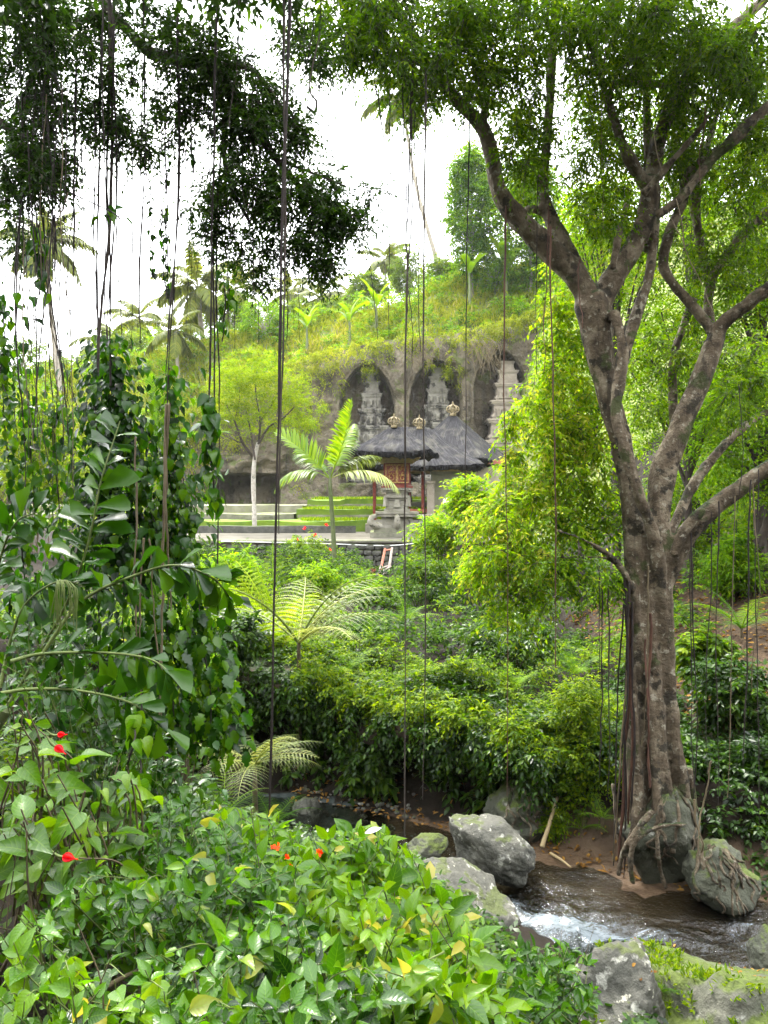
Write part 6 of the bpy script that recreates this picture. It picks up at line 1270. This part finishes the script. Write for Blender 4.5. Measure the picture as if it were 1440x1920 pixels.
def sprigs(org, tips, npair, ln, wd, stems, r=.004, opp=True, droop=.2, lv_=.5, lvs=.15, first=.25):
    """leafy shoots from org to tips: leaf pairs, each turned from the last"""
    out = [[] for _ in range(6)]
    for o_, t_ in zip(org, tips):
        d = t_ - o_; L_ = np.linalg.norm(d); mid = (o_ + t_) / 2 + rng.normal(0, .08 * L_, 3) + A([0, 0, .1 * L_])
        s = spline([o_, mid, t_], 12); tube(stems, s, np.linspace(r, r * .45, 12), 5, lv=.5)
        tg = norm(np.gradient(s, axis=0)); ph = rng.uniform(0, PI); n = int(npair * rng.uniform(.75, 1.25))
        for k in range(n):
            t = first + (1 - first) * (k + .3) / n; i = min(11, int(t * 11)); p = s[i] + (s[min(i + 1, 11)] - s[i]) * (t * 11 - i); tt = tg[i]
            u = norm(np.cross(tt, A([.3, .2, 1.0]))); w = np.cross(tt, u)
            for sg in ((0, PI) if opp else (0,)):
                a = ph + k * (PI / 2 if opp else 2.4) + sg + rng.normal(0, .25); side = u * math.cos(a) + w * math.sin(a)
                ax = norm(side * .9 + tt * (.35 + .5 * t) + A([0, 0, .12 - droop * rng.uniform(.3, 2.6)]) + rng.normal(0, .25, 3))
                nr = norm(A([0, 0, 1.0]) + tt * .3 - A([0, .35, 0]) + rng.normal(0, .55, 3))
                l = ln * np.clip(rng.lognormal(-.12, .32), .45, 1.75) * (1.0 - .45 * max(0, t - .6) / .4)
                for q_, val in zip(out, (p + ax * l * .12, ax, nr, l, l * wd * rng.uniform(.85, 1.15), np.clip(lv_ + rng.normal(0, lvs) + .15 * (t - .5), .02, .98))): q_.append(val)
    return [A(q_) for q_ in out]
def near_shrub(name, label, regions, kind, ln, wd, npair, r=.004, opp=True, droop=.2, lv_=.5, limit=260, shoot=.4, flowers=None, cat='shrub', back=.25, lvs=.15, group=None):
    """regions: (cx, cy, rx, ry, Y, dY, count) where shoot tips show; each shoot starts lower and inside the bush"""
    tips = np.concatenate([ellipse_pts(cx, cy, rx, ry, Y, dY, n) for cx, cy, rx, ry, Y, dY, n in [(*g[:6], int(g[6] * 1.35)) for g in regions]])
    c = tips.mean(0); org = tips + (c - tips) * .25 + rng.normal(0, .06, tips.shape) + np.stack([rng.normal(0, .06, len(tips)), rng.uniform(0, back, len(tips)), -shoot * rng.uniform(.7, 1.3, len(tips))], 1)
    gz = float(ground_h(c[0], c[1])); root = thing(name, label, cat, (c[0], c[1] + .15, gz), group)
    stems = MB(); Lf = sprigs(org, tips, npair, ln, wd, stems, r, opp, droop, lv_, lvs)
    base = A([c[0], c[1] + .15, gz])
    for i in rng.choice(len(org), min(18, len(org)), replace=False):
        b = base + A([rng.normal(0, .12), rng.normal(0, .12), -.05]); tube(stems, spline([b, (b + org[i]) / 2 + rng.normal(0, .05, 3), org[i]], 8), np.linspace(r * 1.8, r, 8), 5)
    for k in range(7):                                                              # bare canes poking through
        i = int(rng.integers(len(tips))); a_, b_ = org[i] - A([0, 0, .1]), tips[i] + rng.normal(0, .12, 3) + A([0, -.05, .04]); m_ = MB(); tube(m_, spline([a_, (a_ + b_) / 2 + rng.normal(0, .05, 3), b_], 10), np.linspace(.0035, .0015, 10), 5); obj('cane', m_, M['root_tan' if k % 2 else 'stem'], root)
    obj('stems', stems, M['greenstem'] if r < .005 else M['stem'], root)
    leaf_objects(root, Lf, kind, limit=limit); return root, Lf
# foreground bushes, left to right
G1 = 'foreground shrubs on the near bank'
hib, _ = near_shrub('flowering_shrub', 'tall soft-leaved shrub with drooping red flowers at lower left', [(60, 1420, 70, 70, 3.3, .25, 11), (130, 1500, 60, 60, 3.2, .25, 10), (60, 1560, 80, 70, 3.1, .25, 12), (150, 1620, 60, 60, 3.0, .2, 10), (50, 1340, 40, 40, 3.5, .2, 5), (230, 1480, 40, 60, 3.4, .2, 6)], 'blue', .115, .62, 4, .006, False, .55, .5, 240, .5, group=G1)
near_shrub('creeper_bush', 'tangled small-leaved bush filling the lower left middle', [(250, 1600, 110, 60, 3.6, .3, 30), (330, 1540, 100, 50, 3.9, .3, 26), (180, 1720, 130, 80, 2.8, .25, 34), (360, 1680, 120, 80, 3.0, .3, 44), (480, 1650, 80, 60, 3.3, .3, 22), (420, 1580, 60, 50, 3.7, .3, 14)], 'near', .062, .52, 6, .003, True, .2, .5, 300, .32, group=G1)
near_shrub('heart_leaf_creeper', 'bright heart-leaved creeper in the bottom left corner', [(60, 1800, 80, 60, 2.3, .15, 12), (100, 1880, 110, 50, 2.1, .15, 16), (20, 1740, 40, 40, 2.4, .15, 5), (240, 1880, 80, 50, 2.15, .15, 10)], 'heart', .068, .72, 4, .003, False, .5, .6, 200, .3, group=G1)
near_shrub('leafy_bush', 'dense mid-green bush at the bottom centre of the picture', [(360, 1830, 120, 70, 2.35, .2, 26), (520, 1780, 100, 80, 2.55, .2, 26), (480, 1890, 140, 40, 2.15, .15, 22), (650, 1860, 80, 60, 2.3, .2, 16)], 'near', .07, .56, 5, .003, True, .25, .48, 280, .3, group=G1)
lant, _ = near_shrub('orange_flower_shrub', 'shrub with tiny orange-red flowers at the edge of the stream, left of the boulders', [(560, 1620, 90, 50, 4.0, .25, 26), (650, 1600, 70, 40, 4.1, .25, 18), (500, 1570, 50, 30, 4.4, .2, 10), (620, 1680, 100, 50, 3.5, .25, 24), (470, 1530, 40, 20, 4.6, .2, 6), (410, 1530, 30, 30, 4.4, .2, 5), (690, 1565, 50, 25, 4.2, .2, 10), (740, 1600, 40, 25, 4.1, .2, 7)], 'yel', .10, .5, 5, .004, True, .2, .5, 280, .4, group=G1)
near_shrub('broadleaf_shrub', 'big-leaved yellow-green shrub hanging toward the stream at bottom centre right', [(760, 1650, 60, 40, 3.9, .2, 10), (760, 1730, 90, 60, 3.3, .2, 20), (860, 1720, 60, 40, 3.6, .2, 10), (850, 1800, 90, 50, 3.1, .2, 20), (760, 1860, 100, 60, 2.6, .2, 20), (900, 1880, 80, 40, 2.8, .2, 14), (690, 1740, 60, 60, 3.0, .2, 12)], 'yel', .105, .52, 5, .004, True, .3, .55, 280, .35, group=G1)
near_shrub('ivy_patch', 'low small-leaved ivy trailing over the rocks at bottom right of centre', [(1000, 1800, 60, 40, 4.6, .2, 16), (980, 1880, 90, 40, 4.0, .25, 22), (1080, 1870, 50, 50, 4.6, .2, 14), (1060, 1790, 40, 25, 5.4, .2, 8)], 'near', .075, .5, 5, .003, True, .2, .4, 220, .22, group=G1)
near_shrub('dark_leaf_bush', 'shaded bush under the fishtail fronds at left', [(80, 1280, 100, 60, 5.0, .4, 22), (240, 1400, 110, 60, 5.0, .4, 30), (340, 1460, 70, 50, 5.0, .3, 18), (60, 1180, 70, 60, 5.4, .4, 14), (180, 1330, 80, 50, 5.2, .4, 18)], 'vine', .085, .6, 6, .004, False, .5, .42, 260, .5, group=G1)
# the flowers
def flower(parent_label, px, py, Y, L_, mat, label, ang=0.0):
    p = P(px, py, Y); r = thing('red_flower', label, 'flower', p, 'red flowers on the tall shrub')
    mb = MB(); N = 5; a = np.arange(N) * 2 * PI / N; d = norm(A([math.cos(ang), -.15, math.sin(ang)])); u = norm(np.cross(d, A([.1, 1, .2]))); w = np.cross(d, u)
    rd = u[None] * np.cos(a)[:, None] + w[None] * np.sin(a)[:, None]
    add_leaves(mb, leaf_tpl(OVATE, .25, .1), p + rd * .003, d + rd * .07, rd, L_, L_ * .36, rng.uniform(.2, .8, N)); obj('petals', mb, M[mat], r)
    mb = MB(); tube(mb, spline([p, p + d * L_ * .7, p + d * L_ * 1.25], 8), .0022, 5); obj('stamen', mb, M[mat], r)
    mb = MB(); tube(mb, spline([p - d * .05 + A([0, 0, .02]), p - d * .02, p + d * .01], 6), [.002, .003, .005, .006, .005, .003], 6); obj('calyx', mb, M['greenstem'], r)
flower('', 103, 1399, 3.15, .046, 'red', 'upper drooping red flower on the tall shrub', -.55)
flower('', 108, 1378, 3.2, .035, 'red', 'half-hidden red flower at the top of the tall shrub', .1)
flower('', 117, 1606, 2.85, .05, 'red', 'lower red flower on the tall shrub, pointing right', -.1)
for k, (px, py, lab) in enumerate(((511, 1590, 'small orange-red flower nearest the thick root'), (536, 1608, 'orange-red flower in the middle of the little cluster'), (545, 1628, 'lowest orange-red flower of the little cluster'), (598, 1599, 'orange-red flower right of the little cluster'), (522, 1587, 'orange-red flower at the top of the little cluster'))):
    r = thing('orange_flower', lab, 'flower', P(px, py, 3.75), 'orange-red flowers on the stream-side shrub'); mb = MB(); N = 7
    add_leaves(mb, T6, np.repeat(P(px, py, 3.75)[None], N, 0), rand_dirs(N, .3), rand_dirs(N), .022, .018, rng.uniform(.2, .9, N)); obj('petals', mb, M['orange'], r)
    mb = MB(); tube(mb, [P(px, py, 3.75), P(px + 1, py + 18, 3.8), P(px, py + 40, 3.85)], .002, 4); obj('stalk', mb, M['greenstem'], r)
# a large fallen pale leaf on the bush
mb = MB(); add_leaves(mb, leaf_tpl(LANCE, .1, .05), [P(684, 1562, 3.95)], [A([.9, .1, .25])], [A([-.2, -.8, .8])], [.09], [.03], [.5]); tag(obj('fallen_leaf', mb, M['white']), 'pale silvery leaf lying on top of the stream-side shrub', 'leaf')
mb = MB(); add_leaves(mb, leaf_tpl(LANCE, .1, .25), [P(770, 1800, 2.75), P(792, 1818, 2.75)], [A([.5, 0, -.8]), A([.6, 0, -.6])], [A([-.2, -1, .4])] * 2, [.07, .06], [.022, .018], [.95, .9]); tag(obj('yellowed_leaf', mb, M['dead']), 'yellowed curling leaf hanging among the big-leaved shrub', 'leaf')
# ------------------------------------------------------------------ vine column on the hanging roots
def vine(name, label, strands, kind, ln, wd, lim, lv_=.45, per=16, group='climbing vines on the left', spread=26, dens=1.0):
    """strands: (x0, y0, x1, y1, Y) px along which leaves hang"""
    p0 = P(*A([strands[0][2], strands[0][3], strands[0][4]])); root = thing(name, label, 'vine', (p0[0], p0[1], float(ground_h(p0[0], p0[1]))), group)
    stems = MB(); out = [[] for _ in range(6)]
    for x0, y0, x1, y1, Y in strands:
        t = np.linspace(0, 1, 18); px = x0 + (x1 - x0) * t + 7 * fbm(t * 3 + x0, t * 0, 1, 1, 3); py = y0 + (y1 - y0) * t; Yv = Y + .2 * fbm(t * 2 + y0, t * 0, 3, 1, 2)
        s = np.stack([(px - 720) / F * Yv, Yv, EYE - (py - HZ) / F * Yv], 1); tube(stems, s, .006, 5)
        n = int(abs(y1 - y0) / per * dens * 2)
        for k in range(n):
            u = rng.uniform(); i = min(16, int(u * 17)); p = s[i] + (s[i + 1] - s[i]) * (u * 17 - i); a = rng.uniform(0, 2 * PI); d = A([math.cos(a), math.sin(a), 0]); rr = abs(rng.normal(0, spread / F * Y))
            p = p + d * rr + A([0, 0, rng.normal(0, .04)])
            ax = norm(d * .55 + A([0, 0, -.75]) + rng.normal(0, .25, 3)); nr = norm(d * .8 + A([0, -.45, .7]) + rng.normal(0, .25, 3)); l = ln * rng.uniform(.6, 1.25)
            for q_, val in zip(out, (p, ax, nr, l, l * wd, np.clip(lv_ + rng.normal(0, .2), .02, .98))): q_.append(val)
    obj('stems', stems, M['root'], root); leaf_objects(root, [A(q_) for q_ in out], kind, limit=lim, stuffT=T6); return root
vine('creeper_column', 'tall column of heart-leaved creeper climbing the thick hanging roots', [(190, 620, 200, 1080, 7.2), (205, 640, 230, 1060, 7.2), (222, 640, 260, 1100, 7.1), (240, 760, 270, 1120, 7.2), (180, 680, 150, 1100, 7.4), (170, 720, 200, 1060, 7)], 'vine', .088, .8, 300, .42, 2.3, spread=34)
vine('creeper_column', 'shorter creeper column right of the tall one, ending at the stone wall', [(318, 690, 330, 1060, 7.2), (330, 780, 350, 1040, 7.2), (290, 800, 320, 1100, 7.3), (350, 880, 340, 1080, 7.1), (270, 860, 300, 1080, 7)], 'vine', .088, .8, 300, .45, 2.3, spread=34)
vine('hanging_vine', 'thin leafy vine hanging alone beside the long straight root', [(395, 740, 402, 960, 6.6), (390, 760, 398, 900, 6.6)], 'vine', .12, .8, 60, .45, 12, spread=9)
vine('hanging_vine', 'dark leafy vine dangling below the banyan bough', [(422, 520, 418, 640, 6.8), (426, 540, 420, 600, 6.8)], 'vine', .10, .75, 40, .3, 14, spread=6)
vine('hanging_vine', 'sparse vine with tiny leaves hanging in front of the white sky', [(318, 260, 316, 560, 7), (275, 290, 282, 520, 7), (302, 380, 318, 560, 7), (362, 250, 358, 330, 7)], 'vine', .055, .8, 70, .3, 15, spread=3)
vine('hanging_vine', 'dark vine leaves across the thick root bundle against the sky', [(130, 360, 240, 415, 6.4), (70, 420, 78, 560, 6.4)], 'vine', .11, .75, 40, .25, 14, spread=10)
vine('edge_vine', 'dark mass of vine leaves along the left edge', [(10, 640, 20, 1060, 6.6), (50, 680, 60, 1000, 6.8), (100, 760, 110, 1060, 7), (130, 780, 150, 1080, 7.2), (0, 560, 10, 760, 6.4), (30, 980, 60, 1200, 6.4)], 'vine', .08, .75, 300, .36, 3, spread=36)
vine('lobed_vine', 'curtain of lobed bright leaves at the right side of the vine mass', [(370, 1080, 400, 1420, 6.6), (400, 1150, 430, 1400, 6.8), (340, 1060, 360, 1400, 6.6), (310, 1120, 330, 1420, 6.4), (420, 1240, 425, 1400, 6.9), (280, 1100, 300, 1380, 6.5)], 'lobed', .12, .75, 300, .68, 4, spread=28)
vine('edge_vine', 'shadowy leaf curtain behind the fishtail palm', [(120, 1060, 130, 1400, 7), (180, 1060, 190, 1400, 7), (230, 1080, 240, 1400, 7.2), (60, 1080, 80, 1380, 7), (20, 1060, 20, 1360, 7), (270, 1080, 260, 1380, 7.2)], 'vine', .10, .7, 300, .42, 4, spread=36)
vine('heart_leaf_vine', 'string of pale heart leaves hanging in front of the dark bushes at lower left', [(268, 1320, 266, 1500, 4.6), (255, 1340, 240, 1480, 4.7)], 'heart', .11, .75, 40, .6, 18, spread=8)
# ------------------------------------------------------------------ fishtail palm
fp = P(-60, 1480, 5.6); fz = float(ground_h(fp[0], fp[1]))
fish = thing('fishtail_palm', 'fishtail palm with ragged wedge leaflets leaning in from the left edge', 'palm', (fp[0], fp[1], fz))
mb = MB(); tube(mb, spline([(fp[0], fp[1], fz - .2), P(-40, 1420, 5.6), P(10, 1330, 5.6)], 10), np.linspace(.07, .05, 10), 8); obj('trunk', mb, M['palmstem'], fish)
for k, (pts, Ld, dens, up_) in enumerate(((((10, 1330), (70, 1230), (125, 1130), (165, 1020), (190, 900), (225, 790)), .30, 15, 1), (((70, 1240), (150, 1130), (250, 1080), (330, 1060), (400, 1085), (432, 1125)), .24, 14, -1), (((20, 1240), (80, 1226), (200, 1224), (290, 1240), (340, 1290)), .24, 11, -1), (((0, 1300), (60, 1292), (150, 1295), (250, 1320), (310, 1370)), .24, 11, -1), (((0, 1290), (20, 1200), (50, 1130), (110, 1090), (160, 1100)), .24, 10, -1), (((-30, 1330), (-10, 1150), (0, 1050), (30, 980), (70, 960)), .26, 11, 1))):
    Yk = (5.6, 5.2, 5.0, 4.9, 5.4, 5.8)[k]; s = spline([P(x, y, Yk + .1 * math.sin(i * 1.3)) for i, (x, y) in enumerate(pts)], 40)
    mb = MB(); tube(mb, s, np.linspace(.014, .004, 40), 7); fr = obj('frond', mb, M['greenstem'], fish)
    tg = norm(np.gradient(s, axis=0)); o0 = A(fish['_o'])
    for i in range(dens * 3):
        t = .28 + .72 * (i // 2 + .4) / (dens * 1.5); j = min(39, int(t * 39)); sg = 1 if i % 2 else -1; d = tg[j]
        sd = norm(np.cross(d, A([0, -1.0, .25]))) * sg
        a = norm(d * .6 + sd * .8 + A([0, 0, -.5 if up_ < 0 else -.1]) + rng.normal(0, .3, 3)); nr = norm(A([0, -.6, .8]) + rng.normal(0, .5, 3)); b = norm(np.cross(nr, a)); c = np.cross(a, b)
        l = .78 * Ld * rng.uniform(.75, 1.15) * (1 - .35 * abs(t - .6)); l *= rng.uniform(.6, 1.2); w = l * rng.uniform(.4, .75); p = s[j] - o0
        o = bpy.data.objects.new('leaflet', FISHM[int(rng.integers(5))]); C.objects.link(o); o.parent = fr
        o.matrix_basis = Matrix(((a[0] * l, b[0] * w, c[0] * l, p[0]), (a[1] * l, b[1] * w, c[1] * l, p[1]), (a[2] * l, b[2] * w, c[2] * l, p[2]), (0, 0, 0, 1)))
# dangling flower strings of the palm
mb = MB()
for k in range(24): p = P(125 + rng.uniform(-22, 22), 1100 + rng.uniform(-6, 6), 5.1); tube(mb, spline([P(112, 1088, 5.15), p, p + A([rng.normal(0, .02), 0, -rng.uniform(.15, .3)])], 7), .004, 4)
obj('flower_strings', mb, M['greenstem'], fish)
# litter and little plants on the foreground rocks, laid on the rock surface itself
from mathutils.bvhtree import BVHTree
bpy.context.view_layer.update(); dg = bpy.context.evaluated_depsgraph_get()
rocks = [o for o in bpy.data.objects if o.name.startswith('boulder') and o.location.y < 7.2]
trees_ = []
for o in rocks:
    mw = o.matrix_world; trees_.append(BVHTree.FromPolygons([mw @ v.co for v in o.data.vertices], [tuple(p.vertices) for p in o.data.polygons]))
def drop(x, y):
    best = None
    for t in trees_:
        h = t.ray_cast(Vector((x, y, 6)), Vector((0, 0, -1)))
        if h[0] is not None and (best is None or h[0].z > best[0].z): best = h
    return best
lm, gm, fm_ = MB(), MB(), MB()
for k in range(700):
    x, y = rng.uniform(1.2, 3.7), rng.uniform(5.0, 7.2); h = drop(x, y)
    if h is None or h[1].z < .25: continue
    p, nn = A(h[0]), A(h[1]); u = vn(x, y, 0, 2.5)
    if u > .15 and k % 2 == 0: add_leaves(lm, T6, [p + nn * .008], [rng.normal(0, 1, 3) * A([1, 1, .15])], [nn + rng.normal(0, .25, 3)], [rng.uniform(.03, .07)], [.03], [rng.uniform(0, 1)])
    elif u < .05 and vn(x, y, 3, 1.7) > -.1:
        N = 9; add_leaves(gm, T2, np.repeat(p[None], N, 0) + rng.normal(0, .02, (N, 3)), norm(rng.normal(0, .8, (N, 3)) + nn), rand_dirs(N, .8), rng.uniform(.03, .08, N), rng.uniform(.012, .025, N), rng.uniform(.4, .9, N))
tag(obj('rock_litter', lm, M['dead'], kind='stuff'), 'small fallen leaves lying on the foreground rocks', 'leaf litter')
tag(obj('rock_moss_plants', gm, M['cover'], kind='stuff'), 'tiny green plants growing on the foreground rocks', 'undergrowth')
for o in bpy.data.objects:
    if '_o' in o: del o['_o']
# ------------------------------------------------------------------ humid air over the whole valley
m, n, o_ = newmat('humid_air'); vp_ = nd(n, 'VolumePrincipled'); vp_.inputs['Color'].default_value = (.93, .96, 1, 1); vp_.inputs['Density'].default_value = .00016; vp_.inputs['Anisotropy'].default_value = .2
n.links.new(vp_.outputs[0], o_.inputs['Volume'])
mb = MB(); box(mb, (0, 740, -3), (1900, 1540, 63)); hz = obj('haze', mb, m, smooth=False); hz['kind'] = 'stuff'; tag(hz, 'thin humid haze filling the valley air', 'haze')
del hz['_o']
